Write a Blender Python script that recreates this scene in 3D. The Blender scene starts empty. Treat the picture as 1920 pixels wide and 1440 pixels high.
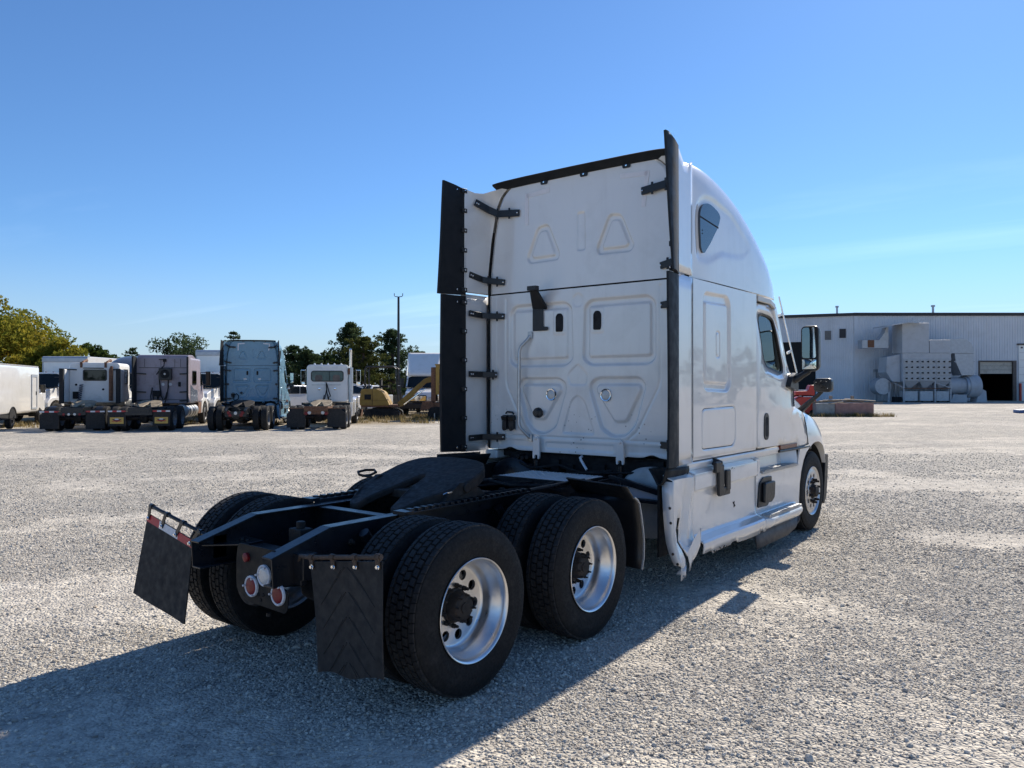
import bpy, bmesh, math, random
import numpy as np
from mathutils import Vector, Matrix

random.seed(7)
rng = np.random.default_rng(11)
sc = bpy.context.scene
PI = math.pi
R = math.radians

# ------------------------------------------------------------------ camera
CAM = Vector((4.185, -3.457, 1.827))
YAW = 0.664
cd = bpy.data.cameras.new('camera')
cam = bpy.data.objects.new('camera', cd)
sc.collection.objects.link(cam)
cam.location = CAM
cam.rotation_euler = (PI / 2 + 0.0039, 0, YAW)
cd.sensor_width = 36.0
cd.lens = 27.0
cd.clip_start = 0.05
cd.clip_end = 6000
sc.camera = cam

# ------------------------------------------------------------------ sky and sun
TO_SUN = Vector((-0.115, 1.245, 1.0)).normalized()
ELEV = math.asin(TO_SUN.z)
AZ = math.atan2(TO_SUN.x, TO_SUN.y)
world = bpy.data.worlds.new('World')
sc.world = world
world.use_nodes = True
wt = world.node_tree
wt.nodes.clear()
wo = wt.nodes.new('ShaderNodeOutputWorld')
bg = wt.nodes.new('ShaderNodeBackground')
sky = wt.nodes.new('ShaderNodeTexSky')
sky.sky_type = 'NISHITA'
sky.sun_disc = False
sky.sun_elevation = ELEV
sky.sun_rotation = AZ
sky.altitude = 250
sky.air_density = 1.0
sky.dust_density = 0.15
sky.ozone_density = 2.6
bg.inputs['Strength'].default_value = 0.086
# thin high cloud, laid on a flat layer far overhead
tc = wt.nodes.new('ShaderNodeTexCoord')
sep = wt.nodes.new('ShaderNodeSeparateXYZ')
wt.links.new(tc.outputs['Generated'], sep.inputs[0])
def wmath(op, a, b=None):
    n = wt.nodes.new('ShaderNodeMath')
    n.operation = op
    for i, x in enumerate((a, b)):
        if x is None:
            continue
        if isinstance(x, (int, float)):
            n.inputs[i].default_value = x
        else:
            wt.links.new(x, n.inputs[i])
    return n.outputs[0]
zc = wmath('ADD', wmath('MAXIMUM', sep.outputs[2], 0.0), 0.05)
cmb = wt.nodes.new('ShaderNodeCombineXYZ')
wt.links.new(wmath('DIVIDE', sep.outputs[0], zc), cmb.inputs[0])
wt.links.new(wmath('DIVIDE', sep.outputs[1], zc), cmb.inputs[1])
mp = wt.nodes.new('ShaderNodeMapping')
mp.inputs['Rotation'].default_value = (0, 0, R(-32))
mp.inputs['Scale'].default_value = (0.16, 0.75, 1)
wt.links.new(cmb.outputs[0], mp.inputs[0])
nz = wt.nodes.new('ShaderNodeTexNoise')
nz.inputs['Scale'].default_value = 1.0
nz.inputs['Detail'].default_value = 7
nz.inputs['Roughness'].default_value = 0.55
nz.inputs['Distortion'].default_value = 0.6
wt.links.new(mp.outputs[0], nz.inputs['Vector'])
cr = wt.nodes.new('ShaderNodeValToRGB')
cr.color_ramp.elements[0].position = 0.56
cr.color_ramp.elements[0].color = (0, 0, 0, 1)
cr.color_ramp.elements[1].position = 0.78
cr.color_ramp.elements[1].color = (0.35, 0.35, 0.35, 1)
wt.links.new(nz.outputs[0], cr.inputs[0])
mixc = wt.nodes.new('ShaderNodeMixRGB')
mixc.blend_type = 'ADD'
wt.links.new(cr.outputs[0], mixc.inputs[0])
# clear blue overhead, paling evenly toward the horizon all round
tint = wt.nodes.new('ShaderNodeMixRGB')
tint.blend_type = 'MULTIPLY'
tint.inputs[0].default_value = 1.0
tint.inputs[2].default_value = (0.66, 0.94, 1.24, 1)
wt.links.new(sky.outputs[0], tint.inputs[1])
hz = wt.nodes.new('ShaderNodeMapRange')
hz.interpolation_type = 'SMOOTHERSTEP'
hz.inputs[1].default_value, hz.inputs[2].default_value = 0.21, -0.08
hz.inputs[3].default_value, hz.inputs[4].default_value = 0.0, 0.95
wt.links.new(sep.outputs[2], hz.inputs[0])
pale = wt.nodes.new('ShaderNodeMixRGB')
wt.links.new(hz.outputs[0], pale.inputs[0])
wt.links.new(tint.outputs[0], pale.inputs[1])
pale.inputs[2].default_value = (4.8, 5.6, 6.5, 1)
wt.links.new(pale.outputs[0], mixc.inputs[1])
mixc.inputs[2].default_value = (3.6, 3.6, 3.5, 1)
wt.links.new(mixc.outputs[0], bg.inputs[0])
wt.links.new(bg.outputs[0], wo.inputs[0])

sl = bpy.data.lights.new('sun', 'SUN')
sl.energy = 5.0
sl.angle = R(0.5)
sl.color = (1.0, 0.915, 0.79)
sun = bpy.data.objects.new('sun', sl)
sun.rotation_euler = TO_SUN.to_track_quat('Z', 'Y').to_euler()
sun.location = (0, 0, 30)
sc.collection.objects.link(sun)

sc.view_settings.view_transform = 'Standard'
sc.view_settings.look = 'None'
sc.view_settings.gamma = 1.0
sc.view_settings.exposure = 0.42
sc.view_settings.use_curve_mapping = False
sc.cycles.use_denoising = True
sc.cycles.max_bounces = 8
sc.cycles.transparent_max_bounces = 12

# ------------------------------------------------------------------ helpers
COL = sc.collection

def yard(u, d, z=0.0):
    """site coordinates: u across the yard, d down the yard from its gravel edge"""
    c, s = math.cos(YAW), math.sin(YAW)
    return Vector((4.185 + c * u - s * d, -3.457 + s * u + c * d, z))

def obj(name, me, parent=None, mats=()):
    o = bpy.data.objects.new(name, me)
    COL.objects.link(o)
    if parent is not None:
        o.parent = parent
    return o

def thing(name, label, cat, loc=(0, 0, 0), rz=0.0, group=None):
    o = bpy.data.objects.new(name, None)
    COL.objects.link(o)
    o.empty_display_size = 0.2
    o.location = loc
    o.rotation_euler = (0, 0, rz)
    return tag(o, label, cat, group)

def tag(o, label, cat, group=None):
    o['label'] = label
    o['category'] = cat
    if group:
        o['group'] = group
    return o

def node(name, parent, loc=(0, 0, 0), rot=(0, 0, 0)):
    o = bpy.data.objects.new(name, None)
    COL.objects.link(o)
    o.empty_display_size = 0.1
    o.parent = parent
    o.location = loc
    o.rotation_euler = rot
    return o

class MB:
    """collects shapes for one mesh"""
    def __init__(self):
        self.v = []
        self.f = []
        self.mi = []
        self.n = 0

    def add(self, vs, fs, mi=0):
        vs = np.asarray(vs, float)
        b = self.n
        self.v.append(vs)
        self.n += len(vs)
        for f in fs:
            self.f.append([int(i) + b for i in f])
            self.mi.append(mi)
        return self

    def box(self, c, s, rot=None, mi=0):
        h = np.array(s) / 2
        vs = np.array([[x, y, z] for x in (-1, 1) for y in (-1, 1) for z in (-1, 1)]) * h
        if rot is not None:
            m = np.array(rot.to_3x3() if hasattr(rot, 'to_3x3') else rot)
            vs = vs @ m.T
        vs = vs + np.array(c)
        return self.add(vs, [(0, 1, 3, 2), (4, 6, 7, 5), (0, 4, 5, 1), (2, 3, 7, 6), (0, 2, 6, 4), (1, 5, 7, 3)], mi)

    def b2(self, x0, x1, y0, y1, z0, z1, mi=0):
        return self.box(((x0 + x1) / 2, (y0 + y1) / 2, (z0 + z1) / 2), (x1 - x0, y1 - y0, z1 - z0), None, mi)

    def bar(self, p, q, w, h, up=(0, 0, 1), mi=0):
        p, q = Vector(p), Vector(q)
        d = (q - p)
        L = d.length
        d.normalize()
        u = Vector(up)
        s = d.cross(u)
        if s.length < 1e-4:
            s = d.cross(Vector((1, 0, 0)))
        s.normalize()
        u = s.cross(d)
        m = np.array([s, d, u]).T
        return self.box(np.array((p + q) / 2), (w, L, h), m, mi)

    def tube(self, path, r, n=10, caps=True, mi=0):
        P = [Vector(p) for p in path]
        rr = r if isinstance(r, (list, tuple)) else [r] * len(P)
        vs, fs = [], []
        ref = None
        for i, p in enumerate(P):
            t = (P[min(i + 1, len(P) - 1)] - P[max(i - 1, 0)]).normalized()
            if ref is None:
                ref = t.orthogonal().normalized()
            ref = (ref - t * ref.dot(t))
            if ref.length < 1e-5:
                ref = t.orthogonal()
            ref.normalize()
            b = t.cross(ref)
            for k in range(n):
                a = 2 * PI * k / n
                vs.append(p + (ref * math.cos(a) + b * math.sin(a)) * rr[i])
        for i in range(len(P) - 1):
            for k in range(n):
                fs.append((i * n + k, i * n + (k + 1) % n, (i + 1) * n + (k + 1) % n, (i + 1) * n + k))
        if caps:
            fs.append(tuple(range(n))[::-1])
            fs.append(tuple((len(P) - 1) * n + k for k in range(n)))
        return self.add([tuple(v) for v in vs], fs, mi)

    def lathe(self, prof, n=48, c=(0, 0, 0), axis='x', mi=0, a0=0.0, a1=2 * PI, closed=False):
        """prof: list of (axial, radius)"""
        full = abs(a1 - a0 - 2 * PI) < 1e-6
        m = n if full else n + 1
        vs, fs = [], []
        for k in range(m):
            a = a0 + (a1 - a0) * k / n
            ca, sa = math.cos(a), math.sin(a)
            for (ax, r) in prof:
                if axis == 'x':
                    vs.append((c[0] + ax, c[1] + r * ca, c[2] + r * sa))
                elif axis == 'y':
                    vs.append((c[0] + r * sa, c[1] + ax, c[2] + r * ca))
                else:
                    vs.append((c[0] + r * ca, c[1] + r * sa, c[2] + ax))
        L = len(prof)
        for k in range(n):
            k2 = (k + 1) % m
            for j in range(L if closed else L - 1):
                j2 = (j + 1) % L
                fs.append((k * L + j, k2 * L + j, k2 * L + j2, k * L + j2))
        return self.add(vs, fs, mi)

    def cyl(self, p, q, r, n=16, mi=0):
        return self.tube([p, q], r, n, True, mi)

    def prism(self, poly, axis, a0, a1, mi=0):
        """poly: 2D points in the plane normal to axis (x: (y,z), y: (x,z), z: (x,y))"""
        def at(p, a):
            if axis == 'x':
                return (a, p[0], p[1])
            if axis == 'y':
                return (p[0], a, p[1])
            return (p[0], p[1], a)
        n = len(poly)
        vs = [at(p, a0) for p in poly] + [at(p, a1) for p in poly]
        fs = [tuple(range(n))[::-1], tuple(range(n, 2 * n))]
        fs += [(i, (i + 1) % n, n + (i + 1) % n, n + i) for i in range(n)]
        return self.add(vs, fs, mi)

    def grid(self, X, Y, Z, mi=0, keep=None):
        """2D arrays"""
        a, b = X.shape
        vs = np.stack([X.ravel(), Y.ravel(), Z.ravel()], 1)
        i, j = np.meshgrid(np.arange(a - 1), np.arange(b - 1), indexing='ij')
        q = np.stack([i * b + j, (i + 1) * b + j, (i + 1) * b + j + 1, i * b + j + 1], -1).reshape(-1, 4)
        if keep is not None:
            kk = keep.ravel()
            q = q[kk[q].all(1)]
        return self.add(vs, q, mi)

    def holed(self, outer, holes, axis, a, thick=0.0, mi=0):
        """flat plate with real openings; returns self"""
        bm = bmesh.new()
        loops = []
        for pl in [outer] + list(holes):
            vs = [bm.verts.new((p[0], p[1], 0)) for p in pl]
            es = [bm.edges.new((vs[i], vs[(i + 1) % len(vs)])) for i in range(len(vs))]
            loops.append((vs, es))
        bmesh.ops.triangle_fill(bm, use_beauty=True, use_dissolve=False, edges=bm.edges[:], normal=(0, 0, 1))
        bm.verts.index_update()
        def at(p, aa):
            if axis == 'x':
                return (aa, p[0], p[1])
            if axis == 'y':
                return (p[0], aa, p[1])
            return (p[0], p[1], aa)
        co = [(v.co.x, v.co.y) for v in bm.verts]
        fs = [[v.index for v in f.verts] for f in bm.faces]
        self.add([at(p, a) for p in co], fs, mi)
        if thick:
            self.add([at(p, a + thick) for p in co], [f[::-1] for f in fs], mi)
            n0 = 0
            for pl in [outer] + list(holes):
                n = len(pl)
                self.add([at(p, a) for p in pl] + [at(p, a + thick) for p in pl],
                         [(i, (i + 1) % n, n + (i + 1) % n, n + i) for i in range(n)], mi)
        bm.free()
        return self

    def mirror(self):
        o = MB()
        o.n = self.n
        for v in self.v:
            w = v.copy()
            w[:, 0] *= -1
            o.v.append(w)
        o.f = [f[::-1] for f in self.f]
        o.mi = list(self.mi)
        return o

    def mesh(self, name, mats, smooth=35, fix=True):
        me = bpy.data.meshes.new(name)
        V = np.concatenate(self.v) if self.v else np.zeros((0, 3))
        me.from_pydata(V.tolist(), [], self.f)
        if not isinstance(mats, (list, tuple)):
            mats = [mats]
        for m in mats:
            me.materials.append(m)
        if len(mats) > 1:
            me.polygons.foreach_set('material_index', self.mi)
        me.validate()
        if fix and len(self.f) < 40000:
            bm = bmesh.new()
            bm.from_mesh(me)
            bmesh.ops.recalc_face_normals(bm, faces=bm.faces[:])
            bm.to_mesh(me)
            bm.free()
        if smooth:
            me.shade_smooth()
            if smooth < 180:
                me.set_sharp_from_angle(angle=R(smooth))
        me.update()
        return me

    def build(self, name, mats, parent=None, smooth=35, bevel=0.0, seg=2, fix=True):
        o = obj(name, self.mesh(name, mats, smooth, fix), parent)
        if bevel:
            b = o.modifiers.new('bevel', 'BEVEL')
            b.width = bevel
            b.segments = seg
            b.limit_method = 'ANGLE'
            b.angle_limit = R(40)
            b.harden_normals = True
        return o

def kids(o):
    return [c for c in bpy.data.objects if c.parent == o]

def dupe(o, parent=None, swap=None, skip=(), depth=0):
    """copy of a thing or part with its parts; swap: {material name: material}"""
    c = o.copy()
    COL.objects.link(c)
    c.parent = parent
    if parent is not None:
        for k in ('label', 'category', 'group'):
            if k in c.keys():
                del c[k]
    if swap and c.type == 'MESH':
        for s in c.material_slots:
            if s.material and s.material.name in swap:
                m = swap[s.material.name]
                s.link = 'OBJECT'
                s.material = m
    for ch in CH.get(o.name, []):
        if ch.name.split('.')[0] in skip:
            continue
        dupe(ch, c, swap, skip, depth + 1)
    return c

CH = {}
def index_children():
    CH.clear()
    for o in bpy.data.objects:
        if o.parent is not None:
            CH.setdefault(o.parent.name, []).append(o)

def rrect(x0, x1, y0, y1, r, n=5):
    pts = []
    for (cx, cy, a) in ((x1 - r, y1 - r, 0), (x0 + r, y1 - r, 90), (x0 + r, y0 + r, 180), (x1 - r, y0 + r, 270)):
        for k in range(n + 1):
            t = R(a + 90 * k / n)
            pts.append((cx + r * math.cos(t), cy + r * math.sin(t)))
    return pts

def circle(cx, cy, r, n=20):
    return [(cx + r * math.cos(2 * PI * k / n), cy + r * math.sin(2 * PI * k / n)) for k in range(n)]

def rpoly(pts, r, n=4):
    """round the corners of a polygon"""
    out = []
    N = len(pts)
    for i in range(N):
        p0, p, p1 = Vector(pts[i - 1]), Vector(pts[i]), Vector(pts[(i + 1) % N])
        d0, d1 = (p0 - p), (p1 - p)
        rr = min(r, d0.length * .45, d1.length * .45)
        a, b = p + d0.normalized() * rr, p + d1.normalized() * rr
        for k in range(n + 1):
            t = k / n
            q = a * (1 - t) ** 2 + p * 2 * t * (1 - t) + b * t * t
            out.append((q.x, q.y))
    return out

def interp(x, xs, ys):
    return float(np.interp(x, xs, ys))

# ------------------------------------------------------------------ materials
MATS = {}

def newmat(name):
    m = bpy.data.materials.new(name)
    m.use_nodes = True
    MATS[name] = m
    nt = m.node_tree
    return m, nt, nt.nodes['Principled BSDF']

def texnoise(nt, scale, detail=4, rough=.55, vec=None, coord='Object', dist=0.0, stretch=None):
    t = nt.nodes.new('ShaderNodeTexCoord')
    n = nt.nodes.new('ShaderNodeTexNoise')
    n.inputs['Scale'].default_value = scale
    n.inputs['Detail'].default_value = detail
    n.inputs['Roughness'].default_value = rough
    n.inputs['Distortion'].default_value = dist
    src = t.outputs[coord]
    if stretch:
        mpn = nt.nodes.new('ShaderNodeMapping')
        mpn.inputs['Scale'].default_value = stretch
        nt.links.new(src, mpn.inputs[0])
        src = mpn.outputs[0]
    nt.links.new(src, n.inputs['Vector'])
    return n.outputs[0]

def ramp(nt, src, stops):
    r = nt.nodes.new('ShaderNodeValToRGB')
    el = r.color_ramp.elements
    while len(el) < len(stops):
        el.new(0.5)
    for e, (p, c) in zip(el, stops):
        e.position = p
        e.color = (c[0], c[1], c[2], 1) if isinstance(c, (tuple, list)) else (c, c, c, 1)
    nt.links.new(src, r.inputs[0])
    return r.outputs[0]

def mixrgb(nt, fac, a, b, mode='MIX'):
    n = nt.nodes.new('ShaderNodeMixRGB')
    n.blend_type = mode
    for i, x in ((0, fac), (1, a), (2, b)):
        if isinstance(x, (int, float)):
            n.inputs[i].default_value = x
        elif isinstance(x, (tuple, list)):
            n.inputs[i].default_value = (x[0], x[1], x[2], 1)
        else:
            nt.links.new(x, n.inputs[i])
    return n.outputs[0]

def bump(nt, bs, src, strength, dist):
    b = nt.nodes.new('ShaderNodeBump')
    b.inputs['Strength'].default_value = strength
    b.inputs['Distance'].default_value = dist
    nt.links.new(src, b.inputs['Height'])
    nt.links.new(b.outputs[0], bs.inputs['Normal'])

def streaks(m, col, amt, stretch=(5, 5, .35), lo=.52, hi=.75):
    nt = m.node_tree
    bs = nt.nodes['Principled BSDF']
    old = bs.inputs['Base Color'].links[0].from_socket
    f = ramp(nt, texnoise(nt, 1.6, 6, .6, stretch=stretch), [(lo, 0.0), (hi, amt)])
    nt.links.new(mixrgb(nt, f, old, col), bs.inputs['Base Color'])

def mat(name, col, rough=.5, metal=0.0, coat=0.0, var=.12, scale=6.0, dirt=None, dirt_amt=.5, dirt_scale=2.5,
        bmp=0.0, bscale=200, bdist=.002, spec=.5, stretch=None):
    """plain surface with some grain, optional dirt stains with a shape of their own"""
    m, nt, bs = newmat(name)
    n = texnoise(nt, scale, 5, stretch=stretch)
    lo = tuple(c * (1 - var) for c in col)
    hi = tuple(min(1, c * (1 + var)) for c in col)
    c = ramp(nt, n, [(.3, lo), (.7, hi)])
    if dirt:
        d = texnoise(nt, dirt_scale, 8, .65, dist=.4)
        f = ramp(nt, d, [(.52, 0.0), (.78, dirt_amt)])
        c = mixrgb(nt, f, c, dirt)
    nt.links.new(c, bs.inputs['Base Color'])
    rr = ramp(nt, texnoise(nt, scale * 2.3, 4), [(.3, max(0, rough * .8)), (.75, min(1, rough * 1.25))])
    nt.links.new(rr, bs.inputs['Roughness'])
    bs.inputs['Metallic'].default_value = metal
    bs.inputs['Coat Weight'].default_value = coat
    bs.inputs['Coat Roughness'].default_value = .03
    bs.inputs['Specular IOR Level'].default_value = spec
    if bmp:
        bump(nt, bs, texnoise(nt, bscale, 3), bmp, bdist)
    return m

def glassmat(name, tint, gloss=(1, 1, 1), rough=.02):
    m = bpy.data.materials.new(name)
    m.use_nodes = True
    nt = m.node_tree
    nt.nodes.clear()
    o = nt.nodes.new('ShaderNodeOutputMaterial')
    tr = nt.nodes.new('ShaderNodeBsdfTransparent')
    tr.inputs[0].default_value = (*tint, 1)
    g = nt.nodes.new('ShaderNodeBsdfGlossy')
    g.inputs['Color'].default_value = (*gloss, 1)
    g.inputs['Roughness'].default_value = rough
    fr = nt.nodes.new('ShaderNodeFresnel')
    fr.inputs[0].default_value = 1.55
    mx = nt.nodes.new('ShaderNodeMixShader')
    nt.links.new(fr.outputs[0], mx.inputs[0])
    nt.links.new(tr.outputs[0], mx.inputs[1])
    nt.links.new(g.outputs[0], mx.inputs[2])
    nt.links.new(mx.outputs[0], o.inputs[0])
    return m

WHITE = mat('white_paint', (.81, .79, .755), .22, coat=1.0, var=.015, scale=1.5, dirt=(.46, .42, .36), dirt_amt=.26, dirt_scale=2.2)
streaks(WHITE, (.52, .48, .42), .13)
WHITE_OLD = mat('aged_white_paint', (.72, .72, .70), .45, coat=.1, var=.05, scale=2, dirt=(.28, .20, .12), dirt_amt=.5, dirt_scale=1.3)
BLUE = mat('blue_paint', (.17, .32, .43), .28, coat=.3, var=.04, scale=2, dirt=(.2, .22, .22), dirt_amt=.3)
MAUVE = mat('mauve_paint', (.31, .265, .30), .42, coat=.2, var=.06, scale=2, dirt=(.16, .11, .10), dirt_amt=.7, dirt_scale=2.2)
GREYP = mat('grey_paint', (.10, .12, .16), .3, coat=.3, var=.05)
TYRE = mat('tyre_rubber', (.009, .009, .0095), .72, var=.3, scale=30, dirt=(.055, .05, .044), dirt_amt=.45, dirt_scale=9, bmp=.25, bscale=160, bdist=.002, spec=.28)
TREAD = mat('tread_rubber', (.026, .025, .0245), .8, var=.4, scale=26, dirt=(.085, .078, .07), dirt_amt=.5, dirt_scale=14, bmp=.5, bscale=220, bdist=.003, spec=.35)
PLASTIC = mat('black_plastic', (.011, .012, .014), .4, var=.15, scale=12, dirt=(.05, .045, .04), dirt_amt=.25, bmp=.12, bscale=300, bdist=.001)
RUBBER = mat('rubber_edge', (.013, .015, .018), .62, var=.1, scale=5, dirt=(.03, .03, .03), dirt_amt=.15, spec=.3)
FLAPM = mat('flap_rubber', (.015, .0142, .014), .75, var=.2, scale=9, dirt=(.045, .041, .037), dirt_amt=.4, dirt_scale=4, bmp=.2, bscale=120, bdist=.002)
FRAME = mat('frame_paint', (.008, .010, .014), .32, var=.25, scale=9, dirt=(.045, .038, .032), dirt_amt=.3, dirt_scale=6, bmp=.1, bscale=90)
GREASE = mat('greasy_steel', (.016, .013, .011), .72, var=.5, scale=12, dirt=(.07, .034, .018), dirt_amt=.6, dirt_scale=5, bmp=.35, bscale=35, bdist=.006)
RUST = mat('rusty_steel', (.16, .075, .04), .8, var=.4, scale=12, dirt=(.05, .035, .03), dirt_amt=.8, dirt_scale=5, bmp=.3, bscale=60)
ALU = mat('polished_aluminium', (.76, .755, .75), .33, metal=1.0, var=.05, scale=8, dirt=(.45, .44, .43), dirt_amt=.4, dirt_scale=7)
ALUD = mat('dull_aluminium', (.52, .53, .54), .38, metal=.85, var=.1, scale=10, dirt=(.3, .28, .26), dirt_amt=.5, dirt_scale=5)
STEEL = mat('galvanised_steel', (.42, .45, .48), .5, metal=.55, var=.1, scale=3, dirt=(.3, .29, .27), dirt_amt=.4, dirt_scale=1.2)
CHROME = mat('chrome', (.85, .86, .87), .08, metal=1.0, var=.02)
TANKM = mat('tank_metal', (.46, .45, .43), .5, metal=.4, var=.08, scale=6, dirt=(.2, .19, .17), dirt_amt=.5, dirt_scale=5)
DARK = mat('dark_underside', (.006, .006, .007), .8, var=.3, scale=7)
INTERIOR = mat('cab_interior', (.05, .05, .052), .85, var=.2, scale=8)
LENSR = mat('red_lens', (.17, .003, .007), .45, coat=.0, var=.15, scale=60)
LENSC = mat('clear_lens', (.55, .55, .53), .2, coat=.6, var=.12, scale=80)
LENSA = mat('amber_lens', (.13, .018, .005), .3, coat=.15, var=.1, scale=60)
TAPER = mat('red_tape', (.45, .03, .035), .4, var=.15, scale=60)
TAPEW = mat('white_tape', (.62, .63, .66), .4, var=.1, scale=60)
RESID = mat('tape_residue', (.83, .80, .80), .55, var=.05, scale=20)
MIRROR = mat('mirror_glass', (.80, .86, .82), .03, metal=1.0, var=.01)
GLASS = glassmat('window_glass', (.42, .50, .47))
GLASSD = glassmat('dark_window_glass', (.10, .125, .13))
YELLOW = mat('yellow_machine_paint', (.32, .195, .04), .7, var=.15, scale=3, dirt=(.16, .08, .035), dirt_amt=.8, dirt_scale=2.2)
REDP = mat('red_machine_paint', (.48, .035, .02), .4, var=.12, scale=3, dirt=(.2, .05, .03), dirt_amt=.5)
CONC = mat('concrete_block', (.34, .33, .30), .9, var=.2, scale=4, dirt=(.2, .18, .15), dirt_amt=.6, bmp=.4, bscale=40, bdist=.01)
CONCR = mat('reddish_concrete', (.33, .19, .16), .9, var=.2, scale=3, dirt=(.22, .16, .14), dirt_amt=.6, bmp=.4, bscale=40, bdist=.01)
WOOD = mat('weathered_wood', (.30, .24, .18), .9, var=.3, scale=5, dirt=(.12, .09, .07), dirt_amt=.6, stretch=(1, 12, 1))
SIDING = mat('pale_metal_siding', (.64, .655, .67), .5, metal=.05, var=.05, scale=.6, dirt=(.36, .34, .31), dirt_amt=.45, dirt_scale=.25)
TRIM = mat('dark_roof_trim', (.03, .028, .03), .6, var=.2)
BARK = mat('bark', (.09, .065, .045), .95, var=.4, scale=6, stretch=(1, 1, .2))
BLUEP = mat('blue_plastic', (.05, .12, .28), .4, var=.1)
TAN = mat('tan_seat', (.16, .13, .11), .9, var=.2)
SIGNY = mat('yellow_sign', (.55, .36, .08), .6, var=.1, scale=30)
SIGNB = mat('dark_sign_mark', (.05, .03, .05), .6, var=.1)
SIGNR = mat('red_sign_mark', (.42, .05, .03), .6, var=.1)
# ------------------------------------------------------------------ relief panels
def sd_poly(U, V, pts):
    P = np.array(pts, float)
    d = np.full(U.shape, 1e9)
    s = np.ones(U.shape)
    n = len(P)
    j = n - 1
    for i in range(n):
        ex, ey = P[j][0] - P[i][0], P[j][1] - P[i][1]
        wx, wy = U - P[i][0], V - P[i][1]
        t = np.clip((wx * ex + wy * ey) / (ex * ex + ey * ey), 0, 1)
        bx, by = wx - ex * t, wy - ey * t
        d = np.minimum(d, bx * bx + by * by)
        c1, c2, c3 = V >= P[i][1], V < P[j][1], ex * wy > ey * wx
        flip = (c1 & c2 & c3) | (~c1 & ~c2 & ~c3)
        s = np.where(flip, -s, s)
        j = i
    return s * np.sqrt(d)

def sstep(x):
    x = np.clip(x, 0, 1)
    return x * x * (3 - 2 * x)

def recess(sd, depth, edge=.022):
    return depth * sstep(-sd / edge)

def channel(U, V, outer, inner, depth, edge=.02):
    return recess(sd_poly(U, V, rpoly(outer, .05)), depth, edge) - recess(sd_poly(U, V, rpoly(inner, .04)), depth * .8, edge)

def mir(pts):
    return [(-x, y) for x, y in pts][::-1]

def groove_line(U, V, pts, w, depth):
    d = np.full(U.shape, 1e9)
    for a, b in zip(pts[:-1], pts[1:]):
        ex, ey = b[0] - a[0], b[1] - a[1]
        t = np.clip(((U - a[0]) * ex + (V - a[1]) * ey) / (ex * ex + ey * ey), 0, 1)
        d = np.minimum(d, np.hypot(U - a[0] - ex * t, V - a[1] - ey * t))
    return depth * sstep(1 - d / w)

def axis(a, b, step):
    return np.linspace(a, b, int(round((b - a) / step)) + 1)

# ------------------------------------------------------------------ wheels
def tyre_mesh(name, blocks=True, width=.27, rib=False):
    m = MB()
    w = width / 2
    side = [(.82, .290), (.90, .300), (.955, .325), (.985, .36), (1.0, .395), (.992, .402), (1.0, .409), (.985, .43), (.955, .452), (.945, .456), (.93, .466), (.895, .482), (.86, .489)]
    prof = [(-a * w, r) for a, r in side] + [(a * w, r) for a, r in side[::-1]]
    m.lathe(prof, 64, mi=0)
    if rib:
        for c in (-.085, -.043, 0, .043, .085):
            h = .018
            m.lathe([(c - h, .492), (c - h, .505), (c + h, .505), (c + h, .492)], 72, mi=1)
    elif blocks:
        N = 58
        rows = [(-.0965, .032, 0.0, .96), (-.0495, .0395, .5, .86), (0, .0395, 0.0, .86), (.0495, .0395, .5, .86), (.0965, .032, 0.0, .96)]
        for ri, (cx, bw, off, frac) in enumerate(rows):
            for k in range(N):
                a0 = 2 * PI * (k + off - frac / 2) / N
                a1 = 2 * PI * (k + off + frac / 2) / N
                vs = []
                jig = random.uniform(-.0012, .0008)
                skew = .006 * (1 if (ri % 2) else -1)
                for rr, ins in ((.486, 0), (.507 + jig, .0015)):
                    for sx in (-1, 1):
                        for aa in (a0, a1):
                            a = aa + skew * sx + (ins / .5 if aa == a0 else -ins / .5)
                            x = cx + sx * (bw / 2 - ins)
                            r2 = rr - (.006 if abs(x) > .105 else 0)
                            vs.append((x, r2 * math.cos(a), r2 * math.sin(a)))
                m.add(vs, [(4, 5, 7, 6), (0, 1, 5, 4), (2, 6, 7, 3), (0, 4, 6, 2), (1, 3, 7, 5)], 1)
    return m.mesh(name, [TYRE, TREAD], 30)

def ring_disc(m, r0, r1, x, nh, rh, rc, depth, mi=0):
    outer = [(r1 * math.cos(2 * PI * k / 60), r1 * math.sin(2 * PI * k / 60)) for k in range(60)]
    holes = [[(r0 * math.cos(2 * PI * k / 40), r0 * math.sin(2 * PI * k / 40)) for k in range(40)]]
    for k in range(nh):
        a = 2 * PI * (k + .5) / nh
        holes.append(circle(rc * math.cos(a), rc * math.sin(a), rh, 18))
    m.holed(outer, holes, 'x', x, -depth, mi)

def drive_rim_mesh():
    m = MB()
    prof = [(.122, .300), (.129, .304), (.134, .3085), (.137, .306), (.135, .300), (.126, .2925), (.112, .289), (.085, .284), (.078, .276),
            (.045, .270), (.038, .263), (.0, .258), (-.022, .254), (-.034, .247), (-.040, .236), (-.0405, .226)]
    m.lathe(prof, 96)
    ring_disc(m, .095, .227, -.0405, 10, .032, .186, .022)
    m.lathe([(-.12, .27), (-.13, .285), (-.10, .29)], 48)
    return m.mesh('rim', ALU, 40)

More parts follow.
